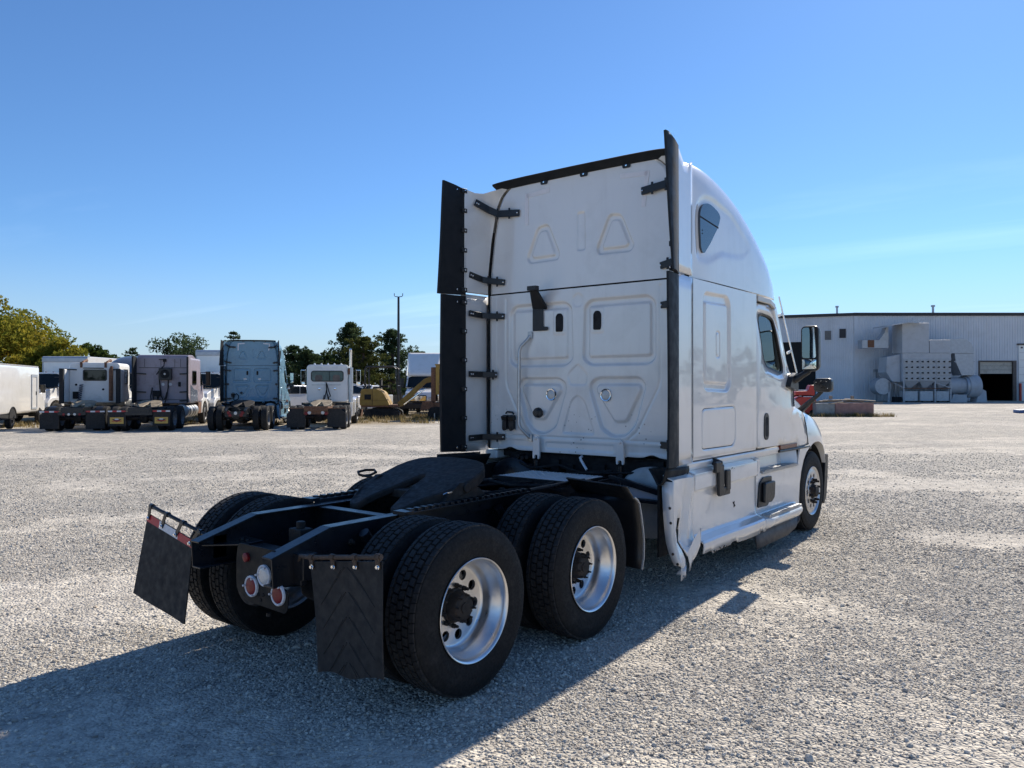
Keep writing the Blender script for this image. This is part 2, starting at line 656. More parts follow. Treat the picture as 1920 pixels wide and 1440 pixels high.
def drive_hub_mesh():
    m = MB()
    m.lathe([(-.044, .106), (-.030, .104), (-.026, .090), (.026, .085), (.040, .080), (.046, .068), (.046, .034), (.053, .031), (.053, .001)], 40)
    for k in range(10):
        a = 2 * PI * k / 10
        y, z = .120 * math.cos(a), .120 * math.sin(a)
        m.lathe([(-.045, .015), (-.018, .014), (-.016, .010), (.004, .009), (.006, .001)], 6, c=(0, y, z))
    for k in range(8):
        a = 2 * PI * (k + .5) / 8
        y, z = .076 * math.cos(a), .076 * math.sin(a)
        m.lathe([(.025, .011), (.048, .010), (.050, .0065), (.068, .006), (.069, .001)], 6, c=(0, y, z))
    return m.mesh('hub', GREASE, 40)

STEERALU = mat('worn_aluminium', (.62, .61, .60), .36, metal=.85, var=.12, scale=14, dirt=(.2, .19, .18), dirt_amt=.6, dirt_scale=8)
def steer_rim_mesh():
    m = MB()
    prof = [(.118, .300), (.127, .304), (.132, .308), (.135, .305), (.132, .298), (.124, .291), (.116, .283), (.120, .262), (.126, .240), (.126, .228)]
    m.lathe(prof, 80)
    ring_disc(m, .105, .229, .126, 10, .029, .193, .03)
    m.lathe([(.126, .17), (.132, .165), (.132, .105)], 48)
    return m.mesh('rim', STEERALU, 40)

def steer_hub_mesh():
    m = MB()
    m.lathe([(.10, .105), (.134, .102), (.146, .082), (.180, .072), (.190, .064), (.192, .04), (.192, .001)], 36)
    for k in range(10):
        a = 2 * PI * k / 10
        y, z = .1425 * math.cos(a), .1425 * math.sin(a)
        m.lathe([(.128, .021), (.142, .020), (.144, .016), (.185, .014), (.188, .001)], 8, c=(0, y, z))
    return m.mesh('hub', GREASE, 40)

TYRE_ME = tyre_mesh('tyre')
TYRE_STEER = tyre_mesh('tyre', rib=True)
DRIM, DHUB, SRIM, SHUB = drive_rim_mesh(), drive_hub_mesh(), steer_rim_mesh(), steer_hub_mesh()

FAR = False
DULLRIM = mat('dull_rim', (.16, .16, .165), .5, metal=.4, var=.2, scale=10)
def wheel(root, x, y, side, kind, z=.503, spin=None):
    """kind: outer / inner / steer"""
    out = 1 if kind != 'inner' else -1
    flip = (side * out) < 0
    a = random.uniform(0, 6) if spin is None else spin
    w = node('wheel', root, (x, y, z), (a, 0, PI if flip else 0))
    t = obj('tyre', TYRE_STEER if kind == 'steer' else TYRE_ME, w)
    r = obj('rim', SRIM if kind == 'steer' else DRIM, w)
    if FAR:
        for sl_ in r.material_slots:
            sl_.link = 'OBJECT'
            sl_.material = DULLRIM
    h = obj('hub', SHUB if kind == 'steer' else DHUB, w)
    if kind == 'inner':
        h.hide_render = False
    return w

def tandem(root, y0=0.0, y1=1.32, spins=(.2, .55)):
    for y, sp in ((y0, spins[0]), (y1, spins[1])):
        for s in (-1, 1):
            wheel(root, s * 1.075, y, s, 'outer', spin=sp)
            wheel(root, s * .735, y, s, 'inner', spin=sp + .2)

# ------------------------------------------------------------------ chassis of the white truck
truck = thing('semi_truck', 'white sleeper semi truck parked alone on gravel with torn side skirt', 'truck')
T = truck
tandem(T)
for s in (-1, 1):
    wheel(T, s * 1.03, 6.64, s, 'steer', spin=.3)

def frame_rail(root, s, y_end=7.7, taper=True, mt=None):
    m = MB()
    top = [(-.87, .848), (-.45, .968), (y_end, .978)] if taper else [(-.75, .97), (-.4, .97), (y_end, .978)]
    bot = .685
    poly = [(p[0], p[1]) for p in top] + [(y_end, bot), (-.86, bot) if taper else (-.74, bot)]
    m.prism(poly, 'x', s * .432, s * .424)
    for a, b in zip(top[:-1], top[1:]):
        n = Vector((0, -(b[1] - a[1]), b[0] - a[0])).normalized() * .005
        m.bar((s * .385, a[0], a[1]), (s * .385, b[0], b[1]), .094, .011, up=(0, 0, 1))
    m.b2(min(s * .338, s * .432), max(s * .338, s * .432), -.86 if taper else -.74, y_end, bot - .005, bot + .006)
    return m.build('frame_rail', mt or FRAME, root, bevel=.003)

for s in (-1, 1):
    frame_rail(T, s)

def cross(y, z0, z1, t=.16, w=.424, mt=None):
    m = MB()
    m.b2(-w, w, y - t / 2, y + t / 2, z1 - .012, z1)
    m.b2(-w, w, y - .006, y + .006, z0, z1 - .012)
    m.b2(-w, w, y - t / 2, y + t / 2, z0, z0 + .01)
    return m.build('crossmember', mt or FRAME, T, bevel=.003)
cross(.10, .72, .962, .085)
cross(1.45, .72, .955, .14)
cross(2.05, .72, .955, .16)
cross(3.4, .72, .955, .2)
cross(5.0, .72, .955, .2)
# rear closing crossmember with gussets
m = MB()
m.b2(-.424, .424, -.62, -.47, .79, .80)
m.b2(-.424, .424, -.50, -.49, .69, .79)
m.prism([(-.424, -.80), (-.24, -.62), (-.24, -.47), (-.424, -.45)], 'z', .803, .815)
m.prism([(.424, -.80), (.24, -.62), (.24, -.47), (.424, -.45)], 'z', .803, .815)
for x in (-.36, -.3, .3, .36):
    m.lathe([(0, .018), (.014, .017), (.015, .001)], 6, c=(x, -.55, .815), axis='z')
m.build('rear_crossmember', FRAME, T, bevel=.003)

# axles, diffs, suspension
for y in (0, 1.32):
    m = MB()
    m.cyl((-.9, y, .5), (.9, y, .5), .075, 16)
    m.lathe([(-.20, .02), (-.19, .12), (-.12, .19), (0, .215), (.12, .17), (.25, .09), (.34, .06), (.35, .01)], 24, c=(.06, y, .5), axis='y')
    m.build('axle', GREASE, T)
    for s in (-1, 1):
        m = MB()
        m.lathe([(.52, .02), (.53, .10), (.56, .135), (.62, .14), (.66, .12), (.70, .14), (.74, .11), (.75, .02)], 20, c=(s * .33, y - .42, 0), axis='z')
        m.build('air_spring', DARK, T)
        m = MB()
        m.bar((s * .45, y + .45, .58), (s * .45, y - .05, .42), .09, .05)
        m.bar((s * .45, y - .05, .42), (s * .36, y - .45, .50), .09, .045)
        m.cyl((s * .50, y + .1, .45), (s * .50, y - .25, .92), .035, 12)
        m.build('suspension_arm', FRAME, T)
        m = MB()
        m.lathe([(-.17, .03), (-.16, .075), (-.06, .085), (-.055, .095), (-.035, .095), (-.03, .085), (.06, .07), (.08, .03), (.20, .015)], 20, c=(s * .55, y - .18, .60), axis='y')
        m.build('brake_chamber', GREASE, T)
m = MB()
m.cyl((0, 1.7, .55), (0, 5.2, .75), .06, 16)
m.build('drive_shaft', FRAME, T)

# tail light plate
m = MB()
plate = rpoly([(-.03, .60), (.09, .54), (.46, .53), (.485, .56), (.485, .66), (.38, .70), (.38, .88), (-.01, .88), (-.03, .80)], .03)
m.prism(plate, 'y', -.80, -.792)
lp = m.build('tail_light_plate', mat('plate_paint', (.007, .008, .009), .6, var=.2, spec=.25), T, bevel=.002)
for (x, z, mt) in ((.138, .640, LENSR), (.266, .722, LENSC), (.402, .632, LENSR)):
    m = MB()
    m.lathe([(-.798, .064), (-.812, .063), (-.816, .057), (-.812, .050)], 36, c=(x, 0, z), axis='y')
    for k in range(3):
        a = 2 * PI * k / 3 + .5
        m.lathe([(-.82, .007), (-.829, .006), (-.83, .001)], 8, c=(x + .056 * math.sin(a), 0, z + .056 * math.cos(a)), axis='y')
    b = m.build('light_bezel', TAPEW, lp)
    m = MB()
    m.lathe([(-.795, .053), (-.808, .052), (-.814, .046), (-.817, .03), (-.818, .001)], 32, c=(x, 0, z), axis='y')
    m.build('tail_light' if mt is LENSR else 'backup_light', mt, lp)
m = MB()
m.lathe([(-.80, .028), (-.815, .027), (-.82, .018), (-.822, .001)], 20, c=(.085, 0, .805), axis='y')
m.build('marker_light', LENSR, lp)
m = MB()
for (x, z) in ((.20, .60), (.25, .605), (.225, .57)):
    m = MB()
    m.lathe([(-.80, .012), (-.803, .011), (-.8035, .001)], 12, c=(x, 0, z), axis='y')
    m.build('plate_hole', DARK, lp)
m = MB()
m.lathe([(-.74, .02), (-.735, .13), (-.70, .145), (-.60, .145), (-.58, .12), (-.575, .02)], 28, c=(.0, 0, .62), axis='y')
m.cyl((.1, -.66, .44), (.1, -.66, .42), .015, 8)
m.build('air_tank', GREASE, T)
for y, z in ((-.3, .86), (-.12, .80), (.05, .84), (-.55, .80), (-.2, .74), (.2, .75)):
    m = MB()
    m.lathe([(0, .022), (.02, .021), (.024, .012), (.05, .011), (.052, .001)], 6, c=(.424, y, z), axis='x')
    m.build('frame_bolt', GREASE, T)
o = MB()
o.b2(.424, .52, -.72, -.62, .71, .86)
o.b2(.425, .50, -.72, -.68, .68, .72)
o.build('flap_bracket', FRAME, T, bevel=.004)
o = MB()
o.b2(-.52, -.424, -.72, -.62, .71, .86)
o.build('flap_bracket', FRAME, T, bevel=.004)

# mud flaps on their spring bars
def bilerp(c, u, v):
    a, b, cc, d = [np.array(p) for p in c]
    return (a * (1 - u) + b * u) * (1 - v) + (d * (1 - u) + cc * u) * v

def mud_flap(corners, chevron, tape, bar, nb, barmat):
    """corners: inner-top, outer-top, outer-bottom, inner-bottom"""
    u = np.linspace(0, 1, 22)
    v = np.linspace(0, 1, 26)
    U, V = np.meshgrid(u, v, indexing='ij')
    P = np.array([[bilerp(corners, a, b) for b in v] for a in u])
    amp = .012 if chevron else .004
    bend = amp * np.sin(V * 3.0 + U * 2.2) + .010 * V * V * np.sin(U * 6)
    P[..., 1] += bend * (1 if chevron else .4)
    if chevron:
        P[..., 2] += .012 * np.sin(U * 9) * (V > .97)
    m = MB()
    m.grid(P[..., 0], P[..., 1] - .004, P[..., 2])
    m.grid(P[..., 0], P[..., 1] + .004, P[..., 2])
    n, k = len(u), len(v)
    edge = [(i, 0) for i in range(n)] + [(n - 1, j) for j in range(1, k)] + [(i, k - 1) for i in range(n - 2, -1, -1)] + [(0, j) for j in range(k - 2, 0, -1)]
    E0 = [P[e] + np.array([0, -.004, 0]) for e in edge]
    E1 = [P[e] + np.array([0, .004, 0]) for e in edge]
    L = len(edge)
    m.add(E0 + E1, [(i, (i + 1) % L, L + (i + 1) % L, L + i) for i in range(L)])
    fl = m.build('mud_flap', FLAPM, T, smooth=30)
    def at(a, b, off=-.006):
        i, j = a * 21, b * 25
        i0, j0 = int(min(i, 20)), int(min(j, 24))
        fi, fj = i - i0, j - j0
        p = (P[i0, j0] * (1 - fi) * (1 - fj) + P[i0 + 1, j0] * fi * (1 - fj) + P[i0, j0 + 1] * (1 - fi) * fj + P[i0 + 1, j0 + 1] * fi * fj)
        return Vector(p) + Vector((0, off, 0))
    if chevron:
        m = MB()
        for b0 in (.05, .27, .49, .71, .88):
            for sx in (-1, 1):
                for off in (0, .055):
                    a0, a1 = .5 + sx * (.02 + off), .5 + sx * .40
                    b1 = min(.99, b0 + .34)
                    fr = (b1 - b0) / .34
                    a1 = a0 + (a1 - a0) * fr
                    path = [at(a0 + (a1 - a0) * t, b0 + off * .5 + (b1 - b0 - off * .5) * t, -.0045) for t in np.linspace(0, 1, 7)]
                    m.tube(path, .003, 5)
        m.build('chevron_rib', FLAPM, fl)
    if tape:
        cuts = [0, .31, .72, 1.0]
        for q in range(3):
            uu = np.linspace(cuts[q], cuts[q + 1], 6)
            G = np.array([[at(a, b, -.0062) for b in (.0, .095)] for a in uu])
            m = MB()
            m.grid(G[..., 0], G[..., 1], G[..., 2])
            m.build('reflective_tape', TAPER if q != 1 else TAPEW, fl)
    m = MB()
    m.tube(bar, .013, 10)
    for q in range(nb):
        t = .04 + .92 * q / (nb - 1)
        p = at(t, .035, -.008)
        pb = Vector(bar[-2]).lerp(Vector(bar[-1]), t)
        m.bar(pb + Vector((0, -.012, .014)), p + Vector((0, -.002, -.015)), .03, .006, up=(0, 1, 0))
        m.tube([pb + Vector((-.016, 0, 0)), pb + Vector((.016, 0, 0))], .019, 10)
    hb = m.build('hanger_bar', barmat, T)
    for q in range(nb):
        t = .04 + .92 * q / (nb - 1)
        p = at(t, .045, -.012)
        m = MB()
        m.lathe([(0, .014), (-.003, .014), (-.004, .009), (-.012, .009), (-.013, .001)], 8, c=p, axis='y')
        m.build('bolt', CHROME, fl)
    return fl

BROWNBAR = mat('rusty_bar', (.07, .045, .03), .7, var=.3, scale=20)
mud_flap([(.629, -.752, .845), (1.211, -.752, .925), (1.262, -.765, .335), (.715, -.765, .245)], True, False,
         [(.45, -.70, .80), (.50, -.72, .85), (.53, -.745, .862), (.62, -.752, .868), (1.215, -.752, .950)], 4, BROWNBAR)
mud_flap([(-.606, -.752, .812), (-1.208, -.752, .932), (-1.222, -.845, .385), (-.568, -.835, .285)], False, True,
         [(-.43, -.70, .83), (-.50, -.745, .870), (-1.19, -.748, .988)], 4, FRAME)

# fifth wheel
FY0, FZ0, FY1, FZ1 = .28, 1.0, 1.0, 1.215
def fz(y):
    return FZ0 + (y - FY0) * (FZ1 - FZ0) / (FY1 - FY0)
half = [(0.0, .80), (.035, .775), (.05, .70), (.075, .58), (.115, .46), (.15, .36), (.165, .285), (.20, .262), (.245, .265), (.285, .30),
        (.36, .44), (.42, .56), (.455, .68), (.465, .82), (.455, .93), (.42, 1.02), (.35, 1.09), (.25, 1.13), (.12, 1.15), (0, 1.155)]
outl = half + [(-x, y) for x, y in half[::-1][1:-1]]
m = MB()
n = len(outl)
bm = bmesh.new()
def droop(x, y):
    return -.03 * max(0, (.45 - y) / .2) ** 1.5 - .012 * max(0, abs(x) - .40) / .06
vt = [bm.verts.new((x, y, fz(y) + droop(x, y))) for x, y in outl]
f = bm.faces.new(vt)
ret = bmesh.ops.extrude_face_region(bm, geom=[f])
for g in ret['geom']:
    if isinstance(g, bmesh.types.BMVert):
        g.co.z -= .058 + .03 * (1 if abs(g.co.x) > .3 else 0)
bmesh.ops.recalc_face_normals(bm, faces=bm.faces[:])
me = bpy.data.meshes.new('fifth_wheel')
bm.to_mesh(me)
bm.free()
me.materials.append(GREASE)
fw = obj('fifth_wheel', me, T)
bv = fw.modifiers.new('bevel', 'BEVEL')
bv.width = .014
bv.segments = 3
bv.limit_method = 'ANGLE'
me.shade_smooth()
me.set_sharp_from_angle(angle=R(50))
m = MB()
for s in (-1, 1):
    m.prism([(.50, .985), (1.02, .985), (.94, 1.06), (.82, 1.13), (.70, 1.13), (.58, 1.06)], 'x', s * .40, s * .455)
    m.cyl((s * .38, .76, 1.09), (s * .475, .76, 1.09), .035, 14)
m.b2(-.40, .40, .62, .90, .985, 1.0)
m.b2(-.2, .2, .55, 1.0, 1.0, 1.06)
m.build('mounting_bracket', GREASE, fw, bevel=.006)
m = MB()
hp = [(-.45, .80, 1.07), (-.60, .82, 1.08), (-.74, .78, 1.10), (-.80, .82, 1.115), (-.83, .93, 1.12), (-.78, .98, 1.12), (-.70, .93, 1.11), (-.68, .85, 1.095), (-.72, .79, 1.09)]
m.tube(hp, .011, 8)
m.build('release_handle', GREASE, fw)
m = MB()
m.tube([(.43, .55, 1.06), (.46, .56, 1.075), (.465, .60, 1.075)], .006, 6)
m.build('grease_nipple', CHROME, fw)
# slide rails with teeth
for s in (-1, 1):
    m = MB()
    m.b2(min(s * .435, s * .53), max(s * .435, s * .53), .10, 1.45, .988, .998)
    m.b2(min(s * .435, s * .447), max(s * .435, s * .447), .10, 1.45, .90, .988)
    for k in range(20):
        y = .14 + k * .066
        m.b2(min(s * .47, s * .52), max(s * .47, s * .52), y, y + .034, .998, 1.018)
    m.b2(min(s * .43, s * .55), max(s * .43, s * .55), .06, .14, .985, 1.01)
    m.build('slide_rail', FRAME, T, bevel=.002)

# deck plate with raised tread pattern
m = MB()
DECK = mat('sky_bright_tread_plate', (.62, .64, .66), .35, metal=.25, var=.08, scale=12)  # light, barely metallic colour stands in for the sky's reflection
m.b2(-.395, .43, 2.14, 2.72, .985, .993)
dp = m.build('deck_plate', DECK, T, bevel=.003)
m = MB()
for i in range(20):
    for j in range(14):
        x, y = -.375 + i * .0415, 2.16 + j * .0415
        a = R(45) if (i + j) % 2 else R(-45)
        m.box((x, y, .9945), (.030, .008, .004), Matrix.Rotation(a, 3, 'Z'))
m.build('tread_pattern', DECK, dp)
m = MB()
m.tube([(.482, 1.50, .992), (.482, 2.13, 1.0)], .02, 10)
m.tube([(.482, 2.12, 1.0), (.60, 2.14, 1.02)], .02, 10)
m.build('fender_support', FRAME, T)
m = MB()
m.b2(-.55, .55, 1.86, 1.92, .955, .975)
m.b2(-.40, .43, 2.10, 2.135, .95, 1.0)
m.tube([(-.35, 1.55, .99), (-.1, 1.7, 1.01), (.2, 1.62, 1.0), (.38, 1.85, .99), (.3, 2.1, .98)], .016, 8)
m.tube([(-.25, 1.5, .96), (0, 1.9, .98), (.1, 2.2, .97)], .012, 8)
m.tube([(.1, 1.35, .95), (.25, 1.6, .97), (.15, 2.1, .96), (-.1, 2.5, .95)], .014, 8)
m.build('air_hose', DARK, T)
# lines, valves and clips along the frame
for k, (y0, y1, z0) in enumerate(((-.30, 1.9, .80), (-.10, 2.4, .84), (.3, 2.7, .76))):
    m = MB()
    yy_ = np.linspace(y0, y1, 12)
    m.tube([(.330 - .02 * k, y, z0 + .015 * math.sin(y * 6 + k)) for y in yy_], .009, 6)
    m.build('brake_line', DARK if k else BROWNBAR, T)
for y_ in (-.35, .55, 1.75):
    m = MB()
    m.box((.0, y_, .86), (.13, .10, .09))
    m.cyl((.07, y_, .86), (.13, y_, .86), .022, 10)
    m.cyl((0, y_, .90), (0, y_, .95), .03, 12)
    m.build('air_valve', GREASE, T, bevel=.008)

# quarter fenders ahead of the drive wheels
def quarter_fender(s):
    prof0 = [(1.80, 1.052), (1.815, 1.056), (1.92, .955), (1.965, .93), (2.0, .895), (2.03, .80), (2.06, .68), (2.075, .58), (2.07, .45), (2.04, .362)]
    m = MB()
    X = np.linspace(.50, 1.20, 9)
    G = np.array([[(x, y + (.20 - .20 * (x - .5) / .7) * (1 if z > .9 else .35), z) for (y, z) in prof0] for x in X])
    G[..., 0] *= s
    m.grid(G[..., 0], G[..., 1], G[..., 2])
    o = m.build('quarter_fender', PLASTIC, T)
    so = o.modifiers.new('solid', 'SOLIDIFY')
    so.thickness = .012
    m = MB()
    path = [(s * 1.205, y, z) for (y, z) in prof0[2:]]
    for a, b in zip(path[:-1], path[1:]):
        m.bar(a, b, .012, .014, up=(1, 0, 0))
    m.build('fender_edge', TANKM, T)
quarter_fender(1)
quarter_fender(-1)

# tanks and boxes below the cab
for s in (-1, 1):
    m = MB()
    m.lathe([(2.88, .001), (2.875, .15), (2.885, .27), (2.92, .33), (4.35, .33), (4.39, .27), (4.4, .001)], 48, c=(s * .80, 0, .755), axis='y')
    tk = m.build('fuel_tank', TANKM if s > 0 else FRAME, T, smooth=40)
    for y in (3.15, 4.1):
        m = MB()
        m.lathe([(y - .03, .333), (y - .03, .339), (y + .03, .339), (y + .03, .333)], 48, c=(s * .80, 0, .755), axis='y')
        m.build('tank_strap', PLASTIC, tk)
m = MB()
m.b2(.50, .53, 2.52, 3.0, .78, .98)
m.bar((.50, 2.72, .99), (1.16, 2.72, .86), .05, .05)
m.bar((.50, 2.72, .80), (1.16, 2.72, .80), .05, .03)
m.bar((.62, 2.70, .97), (.66, 2.70, .80), .04, .03)
m.build('skirt_bracket', FRAME, T, bevel=.004)
m = MB()
m.prism(rpoly([(.66, .82), (.70, .925), (1.02, .885), (1.05, .83), (1.04, .815)], .03), 'y', 2.74, 2.80)
m.build('reservoir', mat('reservoir_plastic', (.42, .46, .52), .4, var=.05), T, bevel=.006)
m = MB()
m.lathe([(2.2, .001), (2.205, .10), (2.23, .13), (2.9, .13), (2.93, .10), (2.935, .001)], 28, c=(-.66, 0, .80), axis='y')
m.build('air_tank', GREASE, T)
# cab underside structure
m = MB()
m.b2(-.9, .9, 3.02, 3.12, .99, 1.13)
m.b2(-1.1, 1.1, 3.05, 5.9, 1.09, 1.15)
m.b2(-.42, .42, 3.5, 5.8, .80, 1.09)
m.build('cab_floor', DARK, T)
for x in (-.48, .505):
    m = MB()
    m.cyl((x, 2.915, .87), (x, 2.915, 1.08), .030, 14)
    m.cyl((x, 2.915, .78), (x, 2.915, .90), .045, 14)
    m.build('cab_shock', FRAME, T)
    m = MB()
    hk = rpoly([(x - .035, 1.30), (x, 1.335), (x + .035, 1.30), (x + .045, 1.12), (x + .04, 1.09), (x + .02, 1.09), (x + .018, 1.13), (x - .018, 1.13), (x - .02, 1.09), (x - .04, 1.09), (x - .045, 1.12)], .015)
    m.prism(hk, 'y', 2.925, 2.90)
    m.lathe([(2.905, .014), (2.888, .013), (2.887, .001)], 10, c=(x, 0, 1.30), axis='y')
    m.build('cab_mount', WHITE, T, bevel=.004)
m = MB()
m.tube([(.05, 2.95, 1.14), (.055, 2.91, 1.13), (.07, 2.90, 1.11), (.15, 2.88, 1.02)], .013, 10)
m.build('drain_hose', mat('white_hose', (.72, .74, .78), .4, var=.03), T)
m = MB()
for x, z in ((-.72, 1.10), (-.66, 1.09), (-.60, 1.10)):
    m.cyl((x, 2.90, z), (x, 3.05, z), .022, 12)
for (x, w_, h_) in ((-.3, .1, .16), (-.12, .08, .12), (.22, .14, .14), (.75, .16, .12)):
    m.b2(x - w_ / 2, x + w_ / 2, 2.98, 3.08, .93, .93 + h_)
m.tube([(-.8, 2.95, 1.06), (-.5, 2.85, 1.0), (-.2, 2.92, 1.04), (.1, 2.85, .99), (.4, 2.94, 1.02)], .014, 8)
m.tube([(-.6, 2.95, 1.02), (-.2, 2.80, .97), (.3, 2.86, 1.0), (.8, 2.94, 1.03)], .011, 8)
m.build('plumbing', DARK, T)
# ------------------------------------------------------------------ sleeper body
YB = 2.95
# lower back panel, pressed steel
ux = axis(-1.145, 1.145, .0085)
vz = axis(1.165, 2.812, .0085)
U, V = np.meshgrid(ux, vz, indexing='ij')
H = np.zeros_like(U)
TRo = [(.05, 2.10), (.067, 2.63), (.143, 2.692), (.79, 2.692), (.865, 2.62), (.865, 2.09), (.79, 2.03), (.142, 2.03)]
TRi = [(.118, 2.11), (.118, 2.63), (.815, 2.63), (.815, 2.11)]
for f_ in (lambda p: p, mir):
    H += channel(U, V, f_(TRo), f_(TRi), .030, .024)
    BRo = [(.13, 1.80), (.14, 1.875), (.22, 1.93), (.70, 1.93), (.768, 1.85), (.655, 1.46), (.55, 1.35), (.40, 1.333), (.26, 1.41)]
    BRi = [(.195, 1.79), (.22, 1.862), (.69, 1.862), (.715, 1.80), (.55, 1.485), (.41, 1.478)]
    H += channel(U, V, f_(BRo), f_(BRi), .034, .027)
    # frame round the vent slots, slightly proud
    H -= recess(sd_poly(U, V, f_(rpoly([(.147, 2.351), (.30, 2.351), (.30, 2.61), (.147, 2.61)], .03))), .005, .010)
    H += groove_line(U, V, f_([(.905, 2.76), (.905, 1.90), (.885, 1.82), (.66, 1.40), (.56, 1.325)]), .018, .006)
    H += groove_line(U, V, f_([(1.03, 2.80), (1.03, 1.17)]), .012, .004)
    H += recess(sd_poly(U, V, f_(rpoly([(.50, 1.19), (.50, 1.28), (1.0, 1.28), (1.0, 1.19)], .03))), .006, .015)
H += recess(sd_poly(U, V, rpoly([(-.005, 1.765), (-.09, 1.70), (-.20, 1.352), (.21, 1.352), (.09, 1.70)], .05)), .009, .022)
H += recess(sd_poly(U, V, rpoly([(-.001, 2.07), (-.13, 1.955), (-.10, 1.838), (.10, 1.838), (.122, 1.955)], .04)), .006, .012)
H += recess(sd_poly(U, V, rpoly([(-.07, 2.725), (0, 2.775), (.067, 2.725), (.05, 2.63), (0, 2.612), (-.05, 2.63)], .03)), .005, .012)
H += recess(sd_poly(U, V, rpoly([(-.40, 1.19), (-.40, 1.275), (.42, 1.275), (.42, 1.19)], .03)), .007, .016)
H += groove_line(U, V, [(-1.14, 1.318), (1.14, 1.318)], .014, .006)
H += .02 * sstep((np.abs(U) - 1.105) / .04)            # rolled outer edges
H += .0015 * np.sin(U * 3.1 + 1) * np.sin(V * 2.7)
wav = .028 * (np.exp(-((U + .85) / .07) ** 2) + np.exp(-((U - .82) / .07) ** 2)) - .006 * (np.abs(U) < .55)
Vd = V + wav * np.clip(1 - (V - 1.165) / .06, 0, 1)
m = MB()
m.grid(U, YB + H, Vd)
SPECK = mat('white_paint_chipped', (.81, .79, .755), .22, coat=1.0, var=.015, scale=1.5, dirt=(.46, .42, .36), dirt_amt=.26, dirt_scale=2.2)
streaks(SPECK, (.50, .46, .40), .17)
nt = SPECK.node_tree
bs = nt.nodes['Principled BSDF']
old = bs.inputs['Base Color'].links[0].from_socket
vo = nt.nodes.new('ShaderNodeTexVoronoi')
vo.inputs['Scale'].default_value = 16
tcn = nt.nodes.new('ShaderNodeTexCoord')
nt.links.new(tcn.outputs['Object'], vo.inputs['Vector'])
spot = ramp(nt, vo.outputs['Distance'], [(.09, 1.0), (.14, 0.0)])
big = ramp(nt, texnoise(nt, 2.2, 2), [(.49, 0.0), (.56, 1.0)])
sx = nt.nodes.new('ShaderNodeSeparateXYZ')
nt.links.new(tcn.outputs['Object'], sx.inputs[0])
low = ramp(nt, sx.outputs[2], [(.0, 0.0), (1.0, 1.0)])
mr = nt.nodes.new('ShaderNodeMapRange')
nt.links.new(sx.outputs[2], mr.inputs[0])
mr.inputs[1].default_value, mr.inputs[2].default_value, mr.inputs[3].default_value, mr.inputs[4].default_value = 1.25, 1.75, 1.0, 0.0
fac = mixrgb(nt, 1.0, mixrgb(nt, 1.0, spot, big, 'MULTIPLY'), mr.outputs[0], 'MULTIPLY')
nt.links.new(mixrgb(nt, fac, old, (.02, .02, .02)), bs.inputs['Base Color'])
bp = m.build('sleeper_back_panel', SPECK, T, smooth=180, fix=False)

# upper back panel
vz2 = axis(2.828, 3.955, .0085)
U, V = np.meshgrid(axis(-1.145, 1.145, .0085), vz2, indexing='ij')
H = np.zeros_like(U)
TO = [(.38, 3.50), (.53, 3.485), (.655, 3.165), (.61, 3.105), (.24, 3.112), (.22, 3.185)]
TI = [(.405, 3.445), (.505, 3.435), (.60, 3.19), (.56, 3.155), (.29, 3.158), (.285, 3.20)]
for f_ in (lambda p: p, lambda p: [(-x, y) for x, y in p][::-1]):
    H += channel(U, V, f_(TO), f_(TI), .024, .017)
H += recess(sd_poly(U, V, rpoly([(-.012, 3.175), (-.012, 3.565), (.095, 3.565), (.095, 3.175)], .03)), .013, .016)
H += .02 * sstep((np.abs(U) - 1.105) / .04)
# crown outline narrows with a rounded shoulder near the top
WZ, WX = [2.82, 3.05, 3.4, 3.75, 3.85, 3.91, 3.96], [1.135, 1.13, 1.085, 1.01, .96, .90, .82]
wtop = np.interp(V, WZ, WX)
m = MB()
m.grid(U / 1.145 * wtop, YB + H, V)
m.build('upper_back_panel', WHITE, T, smooth=180, fix=False)
for s, x0 in ((-1, -.63), (1, .775)):
    for (a, b) in (((x0, 3.82), (x0 - s * .29, 3.84)), ((x0, 3.845), (x0 - (.0 if s < 0 else .045), 3.515))):
        m = MB()
        m.bar((a[0], YB - .003, a[1]), (b[0], YB - .003, b[1]), .003, .045, up=(0, 0, 1) if abs(a[0] - b[0]) > .1 else (1, 0, 0))
        m.build('tape_residue', RESID, T)

# fittings on the back
for s, x in ((-1, -.218), (1, .228)):
    m = MB()
    m.prism(rpoly([(x - .042, 2.385), (x + .034, 2.385), (x + .042, 2.42), (x + .042, 2.54), (x + .02, 2.57), (x - .02, 2.57), (x - .042, 2.54)], .014), 'y', YB - .012, YB + .02)
    m.build('vent', DARK, T, bevel=.003)
for x in (-.318, .328):
    m = MB()
    m.lathe([(YB + .01, .064), (YB - .008, .064), (YB - .016, .058), (YB - .014, .050), (YB - .004, .047)], 36, c=(x, 0, 1.75), axis='y')
    wl = m.build('work_light', CHROME, T)
    m = MB()
    m.lathe([(YB + .01, .048), (YB - .008, .046), (YB - .013, .03), (YB - .015, .001)], 28, c=(x, 0, 1.75), axis='y')
    m.build('lens', LENSC, wl)
m = MB()
m.tube([(-.582, YB - .01, 2.36), (-.60, YB - .03, 2.32), (-.665, YB - .055, 2.25), (-.682, YB - .065, 2.20), (-.686, YB - .065, 1.82), (-.686, YB - .065, 1.44), (-.67, YB - .06, 1.40), (-.605, YB - .03, 1.325), (-.588, YB - .01, 1.30)], .017, 14)
for z in (2.365, 1.30):
    m.box((-.584, YB - .008, z), (.05, .016, .075))
m.build('grab_rail', ALUD, T)
m = MB()
m.prism(rpoly([(-.55, 2.405), (-.55, 2.64), (-.415, 2.63), (-.415, 2.445), (-.36, 2.445), (-.352, 2.42), (-.365, 2.405)], .012), 'y', YB - .012, YB - .004)
